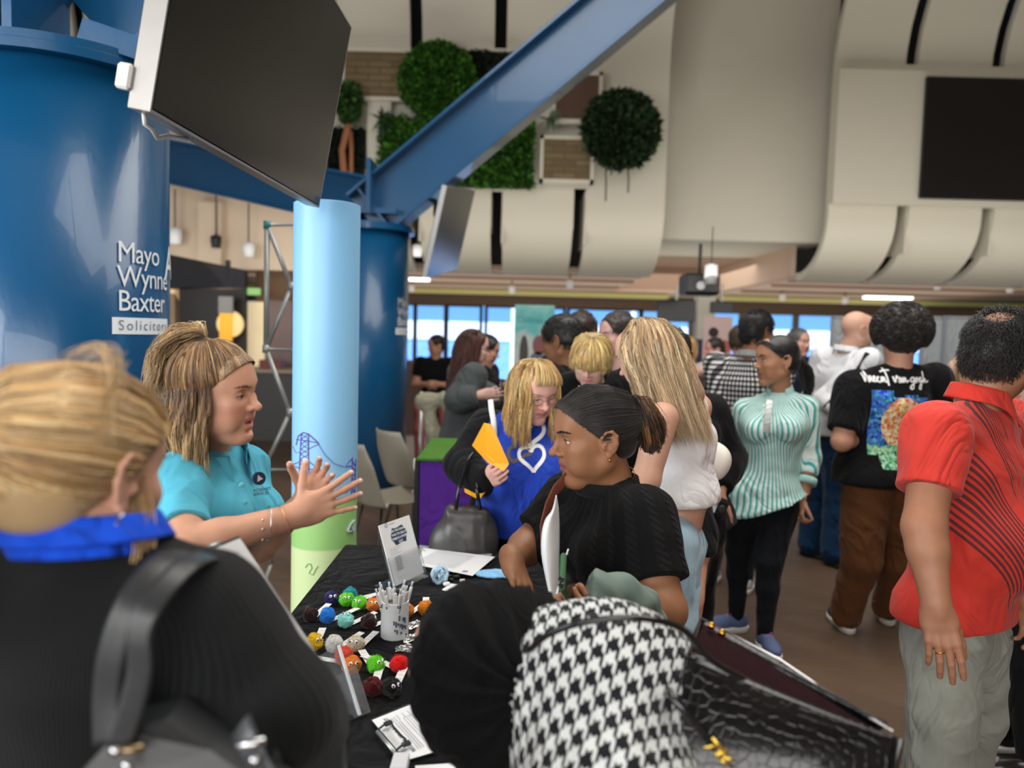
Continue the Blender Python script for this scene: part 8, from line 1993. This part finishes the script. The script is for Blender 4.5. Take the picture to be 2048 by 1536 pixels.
collar(oJ['top'], JJ['neck']+V3((0, 0, .015)), (0, 0, 1), (1, -.3, 0), .078, .035, .035, fabric('white_shirt', (.72, .74, .78)), 15, .03)
strap(oJ['top'], [P(1735, 705, 4.98), P(1722, 730, 5.0), P(1700, 760, 5.0), P(1670, 795, 5.02), P(1650, 815, 5.05)], .017, 'bag_strap', m=M_BLKM, th=.3)
# man in check shirt
oH, JH, HH = stand('dark haired man in a black and white check shirt behind the woman in stripes', 1478, 4.7, -38, 1.70, (1516, 664, 4.7), -62, 3, 0, SKIN_B,
 top=dict(m=m_gingham(), sleeve=1.85, off=.022, soff=.022, vox=.0095, fold=(.006, 13, 101, (1, 1, .5)), hem=V3(P(1478, 880, 4.7)), name='check_shirt', uv=1, uvr=.17),
 bottom=dict(m=F_NAVY, vox=.014, name='trousers'), vox=.010, headv=.005, neckr=.055, shoes=dict(m=mat('white_trainer', (.6, .6, .62), .6), dirL=V3((.4, .9, 0)), dirR=V3((.4, .9, 0))), over=dict(elL=P(1440, 800, 4.75), elR=P(1560, 810, 4.5)), hs=1.02)
short_hair(oH['root'], HH, (.010, .009, .010), low=-.045, r=1.08, n=2200, ln=.03, rad=.0014, seed=3); collar(oH['top'], JH['neck']+V3((0, 0, .01)), (0, 0, 1), (.6, .7, 0), .072, .035, .035, m_gingham(), 15, .03)
# woman in blue sweater with hearts
HM = head_frame(P(1070, 782, 2.92), -152, 24, 4, .97)
def mk_hearts():
 J = joints(0, 0, -165, 1.58, male=False)
 J.update(neck=P(1052, 848, 3.02), chest=P(1048, 925, 3.02), waist=P(1050, 1010, 3.05), hip=P(1052, 1080, 3.08), shR=P(978, 858, 3.06), shL=P(1118, 858, 3.06), elR=P(928, 930, 2.98), wrR=P(972, 962, 2.84), elL=P(1140, 960, 3.15), wrL=P(1150, 1030, 3.15), fwd=V3((.1, -.99, 0)))
 J.update(thR=P(1025, 1085, 3.08), thL=P(1080, 1085, 3.08), knR=P(1020, 1250, 3.08), knL=P(1085, 1250, 3.08), anR=P(1020, 1420, 3.1), anL=P(1085, 1420, 3.1)); J['side'] = (J['shR']-J['shL']).normalized()
 for k in 'LR': J['an'+k].z = .07
 mbl = fabric('royal_blue_sweat', srgb(34, 66, 176), weave=400, strength=.2)
 o = figure('woman in glasses and a blue sweater with white hearts, holding a yellow envelope', 'people at the table', J, HM, (.72, .40, .33),
  dict(m=mbl, sleeve=0, off=.026, bust=.075, belly=.115, vox=.007, fold=(.005, 14, 111, (1, 1, .5)), hem=V3(P(1050, 1062, 3.05)), name='sweater', g=1.12),
  dict(m=F_BLK, vox=.012, off=.02, name='trousers'), vox=.007, male=False, headv=.0030, handv=.0036, neckr=.052, g=1.12, blush=(.80, .28, .24), armr=(.034, .030, .027, .018), headkw=dict(lid=-.001, fat=.006, nose=1.1),
  handkw=dict(R=dict(fwd=P(1008, 948, 2.74)-P(972, 962, 2.84), palm=(.2, .9, .2), thumb=(.3, 0, 1), curls=(.75, .8, .85, .9), spread=.04, tcurl=.4, tdir=(.8, .5, .2))), shoes=dict(m=M_SHOEB), face=dict(brow=(.35, .24, .14), lid=-.001, gaze=(0, 1, -.5), iris=(.1, .15, .2)), base=(P(1050, 1000, 3.05).x, 3.05, 0))
 rt = o['root']
 sd = SD();
 for k in 'LR':
  arm(sd, J, k, .024, 1.12, 1.92, .025, (.034, .030, .027, .020)); sd.cap(J['neck'].lerp(J['sh'+k], .55)+V3((0, .02, 0)), J['sh'+k], .05, .064, .03)
  s_ = 1 if k == 'R' else -1; sd.cap(J['sh'+k]+V3((s_*.0-.02*s_*0, .02, -.02)), P(965 if k == 'R' else 1135, 1060, 3.10), .05, .07, .04)
  sd.cap(P(985 if k == 'R' else 1120, 900, 3.05), P(985 if k == 'R' else 1125, 1040, 3.06), .035, .04, .04)
 sd.ell(J['chest']+V3((0, .09, -.05)), (.19, .06, .25), .05)
 g_ = garment('cardigan', sd, F_BLK, rt, .0075, (.006, 14, 112, (1, 1, .6)))
 MB().tube([P(981, 800, 3.0), P(983, 820, 2.955), P(987, 840, 2.94), P(990, 870, 2.93)], .011, 8, flat=(.35, 1, (0, -1, 0))).obj('white_strap', M_WHITE, g_, True)
 # hearts printed on the sweater
 fx = V3((math.cos(-.0), 0, 0)); cc_ = P(1062, 893, 2.80)
 def heart(cx, cy, s_, rot, wd):
  pts = []
  for k in range(41):
   t_ = 2*PI*k/40; x = 16*math.sin(t_)**3/17; y = (13*math.cos(t_)-5*math.cos(2*t_)-2*math.cos(3*t_)-math.cos(4*t_))/17
   pts.append((cx+s_*(x*math.cos(rot)-y*math.sin(rot)), cy+s_*(x*math.sin(rot)+y*math.cos(rot))))
  return ink_poly([pts], 1, wd)
 for (cx, cy, s_, rot, wd, m_, nm) in ((-.002, .036, .056, -.10, .0075, M_LET, 'printed_heart'), (.006, -.048, .050, .14, .0065, M_LET, 'printed_heart'), (-.040, -.020, .050, 1.2, .0065, mat('leopard_grey', srgb(96, 88, 84), .8, nscale=260, var=.9), 'printed_heart')):
  back_print(rt, o['top'], o['top'], cc_, fx, V3((0, 0, 1)), heart(cx, cy, s_, rot, wd), m_, nm)
 M, s = HM; F3 = M.to_3x3()
 gl = mat('thin_glasses', (.25, .18, .16), .3, .6)
 fr = None
 for x in (-1, 1):
  pts = [M @ (V3((x*.032+.019*math.cos(a), .094-.006*abs(math.cos(a))*(1 if x*math.cos(a) > 0 else .2), .004+.0135*math.sin(a)))*s) for a in [2*PI*k/24 for k in range(24)]]
  q = MB().tube(pts, .0010, 6, closed=True)
  q = q.obj('glasses', gl, rt, True) if fr is None else q.obj('rim', gl, fr, True); fr = fr or q
  MB().tube([M @ (V3((x*.051, .090, .008))*s), M @ (V3((x*.074, .04, .010))*s), M @ (V3((x*.080, -.012, .008))*s)], .0013, 6).obj('temple', gl, fr, True)
 MB().tube([M @ (V3((-.013, .097, .008))*s), M @ (V3((0, .101, .011))*s), M @ (V3((.013, .097, .008))*s)], .0011, 6).obj('bridge', gl, fr, True)
 Hh = head_frame(M.translation, -152, 8, 2, .99); G_ = skull_guides(.225, 15, 146, 1.02, tail=1.0)
 fr_ = [[(a*.02, .0, .122), (a*.035, .055, .112), (a*.050, .090, .075), (a*.058, .098, .042)] for a in (-1, -.5, 0, .5, 1)]
 BLM = [srgb(214, 180, 120), srgb(190, 150, 92), srgb(232, 206, 152), srgb(170, 128, 78)]
 hair(rt, Hh, [dict(g=G_, n=3600, r=.0011, th=[.004, .007, .012, .014], cols=BLM, clump=.55, wave=.016, wf=1.6, tip=BLM[1], tipw=.4, rootd=.2, len=(.85, 1.03)), dict(g=fr_, n=900, r=.0011, th=[.004, .006, .006], cols=BLM, clump=.3, keep=0)], cap=std_cap(.018, -.09, 1.0), capcol=(.36, .25, .13), seed=41, vox=.006)
 return o, J
oM, JM = mk_hearts()
t = thing('envelope', 'yellow envelope folder held by the woman in the blue sweater', 'envelope', tuple(P(975, 940, 2.75)))
dE = 2.76; MB().prism([P(968, 846, dE-.02), P(984, 850, dE-.02), P(1018, 928, dE-.03), P(1008, 942, dE-.03), P(975, 925, dE), P(944, 891, dE)], V3((0, .010, 0))).obj('folder', mat('yellow_card', srgb(255, 176, 10), .5, nscale=3, var=.03), t)
MB().prism([P(920, 935, dE+.12), P(950, 950, dE+.06), P(978, 975, dE+.04), P(958, 1000, dE+.05), P(930, 985, dE+.12)], V3((0, .008, 0))).obj('lower_sheet', mat('yellow_card', srgb(255, 176, 10), .5, nscale=3, var=.03), t)
t = thing('handbag', 'dark grey leather handbag hanging from the arm of the woman in the blue sweater', 'bag', tuple(P(930, 1080, 2.8)))
sd = SD(); sd.ell(P(935, 1075, 2.86), (.115, .055, .12), .03); sd.ell(P(925, 1100, 2.86), (.12, .06, .11), .05); sd.cap(P(905, 1025, 2.84), P(960, 1030, 2.84), .025, .025, .04); V, Q = sd.mesh(.006); V = folds(V, Q, .008, 22, 5, (1, 1, .3)); link('bag_body', np_mesh('b', V, Q), mat('grey_leather', srgb(66, 64, 62), .35, nscale=60, var=.2, bump=.2), t)
MB().tube([tuple(q) for q in spline([tuple(P(*a)) for a in ((912, 1020, 2.80), (916, 985, 2.80), (926, 950, 2.82), (936, 920, 2.84), (948, 905, 2.88))], np.linspace(0, 1, 16))], .007, 8).obj('handle', M_BLK, t, True); MB().tube([P(960, 1020, 2.79), P(955, 985, 2.79), P(952, 965, 2.80)], .007, 8).obj('handle', M_BLK, t, True)
# blond boy in black jacket
HN = head_frame(P(1178, 724, 3.3), 160, 34, -6, 1.0)
oN, JN, HN = stand('youth with shaggy blond hair in a black jacket over a white shirt, looking down', 1190, 3.4, 175, 1.60, (1182, 722, 3.3), 163, 30, -6, (.72, .44, .36), group='people at the table',
 top=dict(m=F_BLK, sleeve=1.9, off=.024, soff=.022, vox=.009, fold=(.006, 14, 121, (1, 1, .5)), name='jacket', hem=.85), bottom=dict(m=F_BLK, vox=.014, name='trousers'), vox=.009, male=False, headv=.0036, face=dict(brow=(.4, .28, .16), lid=-.002, gaze=(0, 1, -.5)), shoes=dict(m=M_SHOEB), headkw=dict(lid=-.002), over=dict(shL=P(1232, 775, 3.42), shR=P(1140, 775, 3.42), neck=P(1188, 760, 3.42), chest=P(1188, 830, 3.42)), lips=(.66, .26, .24))
MB().prism([P(1158, 772, 3.30), P(1200, 782, 3.27), P(1216, 772, 3.30), P(1205, 870, 3.24), P(1165, 870, 3.24)], V3((0, .12, 0))).obj('white_shirt', fabric('boy_white', (.76, .77, .80)), oN['root'])
BN = [srgb(232, 204, 138), srgb(214, 178, 108), srgb(240, 218, 160), srgb(190, 150, 88)]
gN = [[(dx*.02, .0, .125), (dx*.06, dy*.06-.01, .105), (dx*.085, dy*.098-.012, .060), (dx*.092, dy*.108-.012, .012), (dx*.095, dy*.112-.01, -.030)] for dx, dy in [(math.sin(math.radians(a)), math.cos(math.radians(a))) for a in range(-180, 181, 24)]]
gN = [[p if not (abs(math.degrees(math.atan2(p[0], p[1]))) < 45 and k > 3) else (p[0], p[1]+.004, .018) for k, p in enumerate(g)] for g in gN]
hair(oN['root'], HN, [dict(g=gN, n=2600, r=.0012, th=[.006, .012, .014, .014], cols=BN, clump=.6, wave=.005, tip=BN[2], tipw=.4, rootd=.4, len=(.7, 1.05), keep=0)], cap=std_cap(.035, -.05, 1.06), capcol=(.40, .28, .13), seed=51, vox=.006)
# others round and behind the table
def short(root, H, col, **kw): short_hair(root, H, col, n=kw.pop('n', 1400), rad=kw.pop('rad', .0016), seed=kw.pop('seed', 1), **kw)
oO, JO, HO = stand('dark haired man with brown skin behind the blond youth, facing left', 1135, 4.1, 60, 1.66, (1122, 684, 4.1), 62, 16, 0, SKIN_B, group='people at the table', top=dict(m=F_BLK, sleeve=1.9, off=.022, hem=.85, vox=.012), bottom=dict(m=F_BLK, vox=.016), vox=.012, headv=.005, hs=1.1)
short(oO['root'], HO, (.010, .009, .009), low=-.03, r=1.08)
oP, JP, HP_ = stand('brown haired man behind the blond youth, only the top of the head showing', 1163, 4.7, 150, 1.70, (1160, 668, 4.7), 140, 10, 0, SKIN_F, group='people at the table', top=dict(m=F_NAVY, sleeve=1.9, hem=.85, vox=.014), bottom=dict(m=F_BLK, vox=.018), vox=.014, headv=.006, hs=1.05)
short(oP['root'], HP_, (.045, .022, .015), low=-.05, r=1.1)
oQ, JQ, HQ = stand('person in glasses with dark swept back hair left of the blonde woman in white', 1245, 3.9, 100, 1.66, (1234, 672, 3.9), 112, 10, 0, (.72, .42, .38), group='people at the table', top=dict(m=F_BLK, sleeve=1.9, hem=.85, vox=.012, off=.02), bottom=dict(m=F_BLK, vox=.016), vox=.012, headv=.0045, face=dict(lash=False, brow=(.1, .06, .05)), over=dict(neck=P(1245, 745, 3.9)))
short(oQ['root'], HQ, (.040, .028, .026), low=-.05, r=1.06, front=.030); MQ, sq = HQ
MB().tube([MQ @ (V3((-.050, .092, .006))*sq), MQ @ (V3((0, .102, .008))*sq), MQ @ (V3((.05, .092, .006))*sq), MQ @ (V3((.078, .02, .008))*sq)], .0022, 6).obj('glasses', M_WHITE, oQ['root'], True)
# woman in grey coat
oR, JR, HR = stand('woman with long dark red hair in a long grey coat and glasses', 930, 5.0, -72, 1.60, (947, 697, 5.0), -80, 10, 0, (.70, .42, .36),
 top=dict(m=fabric('charcoal_coat', srgb(72, 78, 80), weave=200), sleeve=1.85, off=.034, soff=.030, vox=.010, fold=(.008, 11, 131, (1, 1, .4)), name='coat', hem=.62, flare=.05, bust=.06), bottom=dict(m=F_BLK, vox=.014), vox=.011, male=False, headv=.005, g=1.08, face=dict(brow=(.1, .05, .04), lash=False), shoes=dict(m=M_SHOEB), over=dict(elR=P(915, 800, 4.8), wrR=P(962, 790, 4.75)), hs=1.0)
RD = [srgb(74, 40, 34), srgb(52, 28, 26), srgb(96, 56, 46)]
hair(oR['root'], HR, [dict(g=skull_guides(.29, 11, 120, 1.04, tail=.95), n=1500, r=.0018, th=[.004, .008, .012, .012], cols=RD, clump=.4, wave=.006, rootd=.2)], cap=std_cap(.040, -.10, 1.06), capcol=(.05, .02, .016), vox=.008, seed=61)
MR, sr = HR; MB().tube([MR @ (V3((-.04, .096, .004))*sr), MR @ (V3((0, .104, .006))*sr), MR @ (V3((.04, .096, .004))*sr), MR @ (V3((.078, .02, .008))*sr)], .0022, 6).obj('glasses', M_BLKM, oR['root'], True)
oS, JS, HS = stand('dark haired person in a dark jacket beyond the woman in the grey coat', 985, 5.7, -95, 1.56, (975, 701, 5.7), -95, 16, 0, SKIN_M, top=dict(m=F_BLK, sleeve=1.85, off=.02, vox=.013, hem=.85), bottom=dict(m=fabric('grey_light', (.4, .4, .4)), vox=.016), vox=.013, headv=.006, face=dict(lash=False, brow=(.02, .01, .01)), over=dict(elR=P(985, 780, 5.5), wrR=P(1015, 770, 5.4)))
short(oS['root'], HS, (.012, .009, .009))
MB().tube([P(968, 740, 5.55), P(985, 780, 5.5), P(1010, 772, 5.42)], .05, 10).obj('pale_sleeve', fabric('pale_grey_top', srgb(170, 166, 164)), oS['root'], True)
oU, JU, HU = stand('young man with short brown hair and black T-shirt in front of the pink banner', 1478, 5.9, 20, 1.66, (1480, 682, 5.9), -30, 4, 0, (.70, .42, .34), top=dict(m=F_BLK, sleeve=.7, off=.022, vox=.013, hem=.85), bottom=dict(m=F_BLK, vox=.016), vox=.013, headv=.006)
short(oU['root'], HU, (.060, .035, .020), n=1600)
oV, JV, HV = stand('grey haired man in a navy jacket behind the woman in stripes', 1605, 6.6, 178, 1.72, (1598, 686, 6.6), -150, 2, 0, (.66, .36, .28), top=dict(m=F_NAVY, sleeve=1.9, off=.022, vox=.014, hem=.85), bottom=dict(m=F_NAVY, vox=.018), vox=.014, headv=.006, face=dict(lash=False, brow=(.2, .2, .2)))
short(oV['root'], HV, (.13, .125, .12), low=-.03)
oW, JW, HW = stand('light haired woman in a pale grey top near the navy board', 1392, 6.6, -60, 1.62, (1376, 700, 6.6), -70, 2, 0, (.66, .42, .34), top=dict(m=fabric('pale_grey_top', srgb(170, 166, 164)), sleeve=.6, off=.02, vox=.014, hem=.85, bust=.05), bottom=dict(m=F_BLK, vox=.016), vox=.014, headv=.006, male=False, over=dict(elR=P(1400, 745, 6.4), wrR=P(1418, 742, 6.3)))
hair(oW['root'], HW, [dict(g=skull_guides(.16, 9, 118, 1.04), n=700, r=.0022, th=[.004, .008, .010], cols=[srgb(190, 150, 90), srgb(160, 120, 76)], clump=.3)], cap=std_cap(.04, -.08, 1.06), capcol=(.3, .2, .1), vox=.008)
oY2, _, HY2 = stand('person in a dark red top with red sleeves standing before the pinkish banner', 1424, 7.4, 100, 1.60, (1428, 700, 7.4), 100, 5, 0, (.60, .30, .24), top=dict(m=fabric('dark_red_top', srgb(120, 26, 40)), sleeve=1.6, off=.02, vox=.014, hem=.85), bottom=dict(m=F_BLK, vox=.018), vox=.014, headv=.007, male=False)
short(oY2['root'], HY2, (.03, .02, .016), n=700)
oX, JX, HX = stand('person with straight blonde hair half hidden behind the man in red', 1930, 4.6, 60, 1.56, (1926, 748, 4.6), 70, 5, 0, (.66, .42, .34), top=dict(m=fabric('dark_top', (.02, .02, .022)), sleeve=1.6, off=.02, vox=.013, hem=.85), bottom=dict(m=F_BLK, vox=.016), vox=.013, headv=.006, male=False)
hair(oX['root'], HX, [dict(g=skull_guides(.26, 11, 130, 1.05), n=1300, r=.0018, th=[.004, .008, .010, .01], cols=[srgb(196, 164, 112), srgb(164, 130, 84), srgb(216, 186, 136)], clump=.35)], cap=std_cap(.04, -.09, 1.06), capcol=(.3, .22, .12), vox=.007, seed=71)
oG, JG, HG = stand('person in black, mostly hidden behind the blonde woman in white, holding a black object', 1410, 3.1, 60, 1.58, (1330, 712, 3.05), 50, 10, 0, SKIN_M, group='people at the table', top=dict(m=F_BLK, sleeve=1.86, off=.020, soff=.022, vox=.009, hem=.80), bottom=dict(m=F_BLK, vox=.010, name='trousers'), vox=.009, headv=.005, handv=.0042,
 over=dict(neck=P(1350, 790, 3.1), chest=P(1375, 870, 3.1), waist=P(1385, 960, 3.1), hip=P(1390, 1050, 3.1), shR=P(1420, 825, 3.14), shL=P(1350, 835, 3.0), elR=P(1462, 915, 3.16), wrR=P(1436, 985, 3.05), elL=P(1398, 1070, 2.75), wrL=P(1392, 1195, 2.60), thR=P(1400, 1060, 3.15), thL=P(1380, 1060, 3.05)), handkw=dict(R=dict(fwd=(-.2, -.3, -1), palm=(.3, .8, 0), thumb=(1, 0, -.2), curls=(.6, .7, .7, .7)), L=dict(fwd=(-.15, -.4, -1), palm=(-.6, .7, 0), thumb=(-.6, -.6, 0), curls=(.5, .6, .7, .7))), shoes=dict(m=M_SHOEB))
short(oG['root'], HG, (.02, .014, .01))
t = thing('camera', 'black camera-like object in a lowered hand between the white bag and the striped blouse', 'camera', tuple(P(1437, 1015, 2.98))); MB().box(P(1438, 1014, 2.97), (.055, .05, .075), Matrix.Rotation(.4, 3, 'Y'), bev=.012).obj('body', M_BLK, t); MB().lathe([(.0001, 0), (.016, 0), (.016, .012), (.012, .013)], P(1443, 1018, 2.94), 16, R=Matrix.Rotation(PI/2, 3, 'X')).obj('lens', M_BLKM, t, True)
t = thing('leather_tag', 'small square black leather tag in the hand beside the handbag', 'tag', tuple(P(1384, 1250, 2.5))); MB().box(P(1384, 1250, 2.52), (.042, .006, .042), Matrix.Rotation(.75, 3, 'Y'), bev=.002).obj('tag', M_BLK, t); MB().lathe([(.004, 0), (.004, .004)], P(1391, 1262, 2.51), 10, R=Matrix.Rotation(PI/2, 3, 'X')).obj('rivet', M_SIL, t)
# person at the right edge, beyond the man in red
oZ, JZ, HZ = stand('person in a black top with white collar half cut off at the right edge', 2085, 2.75, 80, 1.60, (2075, 760, 2.75), 90, 5, 0, (.66, .40, .32), top=dict(m=F_BLK, sleeve=1.8, off=.025, soff=.028, vox=.009, hem=.80), bottom=dict(m=F_BLK, vox=.012), vox=.009, headv=.005, handv=.004, male=False, shoes=dict(m=M_SHOEB), over=dict(elL=P(2062, 1030, 2.6), wrL=P(2052, 1160, 2.5)), handkw=dict(L=dict(curls=(.4, .5, .5, .5))))
hair(oZ['root'], HZ, [dict(g=skull_guides(.30, 9, 130, 1.05), n=1200, r=.0014, th=[.004, .008, .01], cols=[srgb(150, 96, 50), srgb(110, 70, 40)], clump=.3)], cap=std_cap(.04, -.09, 1.06), capcol=(.12, .07, .04), vox=.007)
MB().tube([P(2018, 820, 2.66), P(2030, 850, 2.62), P(2040, 900, 2.6)], .03, 10, flat=(.4, 1, (0, -1, 0))).obj('white_collar', fabric('boy_white', (.76, .77, .80)), oZ['root'], True)
# seated people by the windows
def seated(label, px, py, d, skin, mt, mleg, hyaw, hcol, hs=1.0):
 c = P(px, py, d); H = head_frame(c, hyaw, 8, 0, hs); x, y = c.x, c.y; zs = c.z
 J = dict(h=1.65, hip=V3((x, y+.05, zs-.66)), waist=V3((x, y+.05, zs-.52)), chest=V3((x, y+.03, zs-.33)), neck=V3((x, y+.02, zs-.14)), shL=V3((x-.17, y, zs-.20)), shR=V3((x+.17, y, zs-.20)), elL=V3((x-.22, y-.05, zs-.45)), elR=V3((x+.22, y-.05, zs-.45)), wrL=V3((x-.05, y-.25, zs-.42)), wrR=V3((x+.05, y-.25, zs-.42)), thL=V3((x-.09, y, zs-.70)), thR=V3((x+.09, y, zs-.70)), knL=V3((x-.12, y-.42, zs-.68)), knR=V3((x+.14, y-.42, zs-.66)), fwd=V3((0, -1, 0)))
 J['anL'] = V3((J['knL'].x, y-.40, .07)); J['anR'] = V3((J['knR'].x+.1, y-.44, .07)); J['side'] = V3((1, 0, 0))
 o = figure(label, 'people seated by the windows', J, H, skin, dict(m=mt, sleeve=.6, off=.02, vox=.014, fold=None), dict(m=mleg, vox=.014, fold=None), vox=.014, headv=.006, shoes=dict(m=M_SHOEB), base=(x, y, 0)); short(o['root'], H, hcol, n=700)
 s_ = thing('stool', 'stool under the '+label.split(',')[0], 'stool', (x, y+.05, 0), 'stools by the windows'); MB().lathe([(.001, zs-.80), (.19, zs-.80), (.19, zs-.77), (.001, zs-.765)], (x, y+.06, 0), 24).obj('seat', M_BLKM, s_, True); MB().tube([(x, y+.06, .02), (x, y+.06, zs-.8)], .03, 8).obj('stem', M_STEEL, s_, True); MB().lathe([(.001, 0), (.18, 0), (.18, .015), (.001, .03)], (x, y+.06, 0), 24).obj('base', M_STEEL, s_, True)
 return o
seated('seated person in black with crossed legs, by the window', 872, 692, 8.8, SKIN_M, F_BLK, fabric('dusty_pink', srgb(168, 92, 92)), 120, (.02, .012, .01))
t = thing('draped_chair', 'chair with a grey olive coat thrown over it, left of the grey coat', 'chair', tuple(G(880, 900, 0)))
cx = P(885, 830, 5.6); sd = SD()
sd.cap(cx+V3((-.14, 0, .10)), cx+V3((.10, 0, .12)), .06, .06, .04); sd.cap(cx+V3((-.10, 0, .10)), cx+V3((-.02, -.05, -.35)), .05, .07, .05); sd.cap(cx+V3((.08, 0, .1)), cx+V3((.10, -.05, -.40)), .06, .08, .05); sd.cap(cx+V3((-.05, -.1, -.3)), cx+V3((-.1, -.12, -.55)), .06, .05, .05)
V, Q = sd.mesh(.010); V = folds(V, Q, .014, 16, 3, (1, 1, .4)); link('coat', np_mesh('c', V, Q), fabric('olive_coat', srgb(138, 134, 116), weave=150), t)
for sx in (-.18, .18):
 for sy in (-.15, .2): MB().tube([cx+V3((sx, sy, .15 if sy > 0 else -.3)), V3((cx.x+sx, cx.y+sy, 0))], .014, 8).obj('leg', M_STEEL, t, True)
MB().box(V3((cx.x, cx.y, .46)), (.42, .42, .03), bev=.01).obj('seat', M_CH, t)
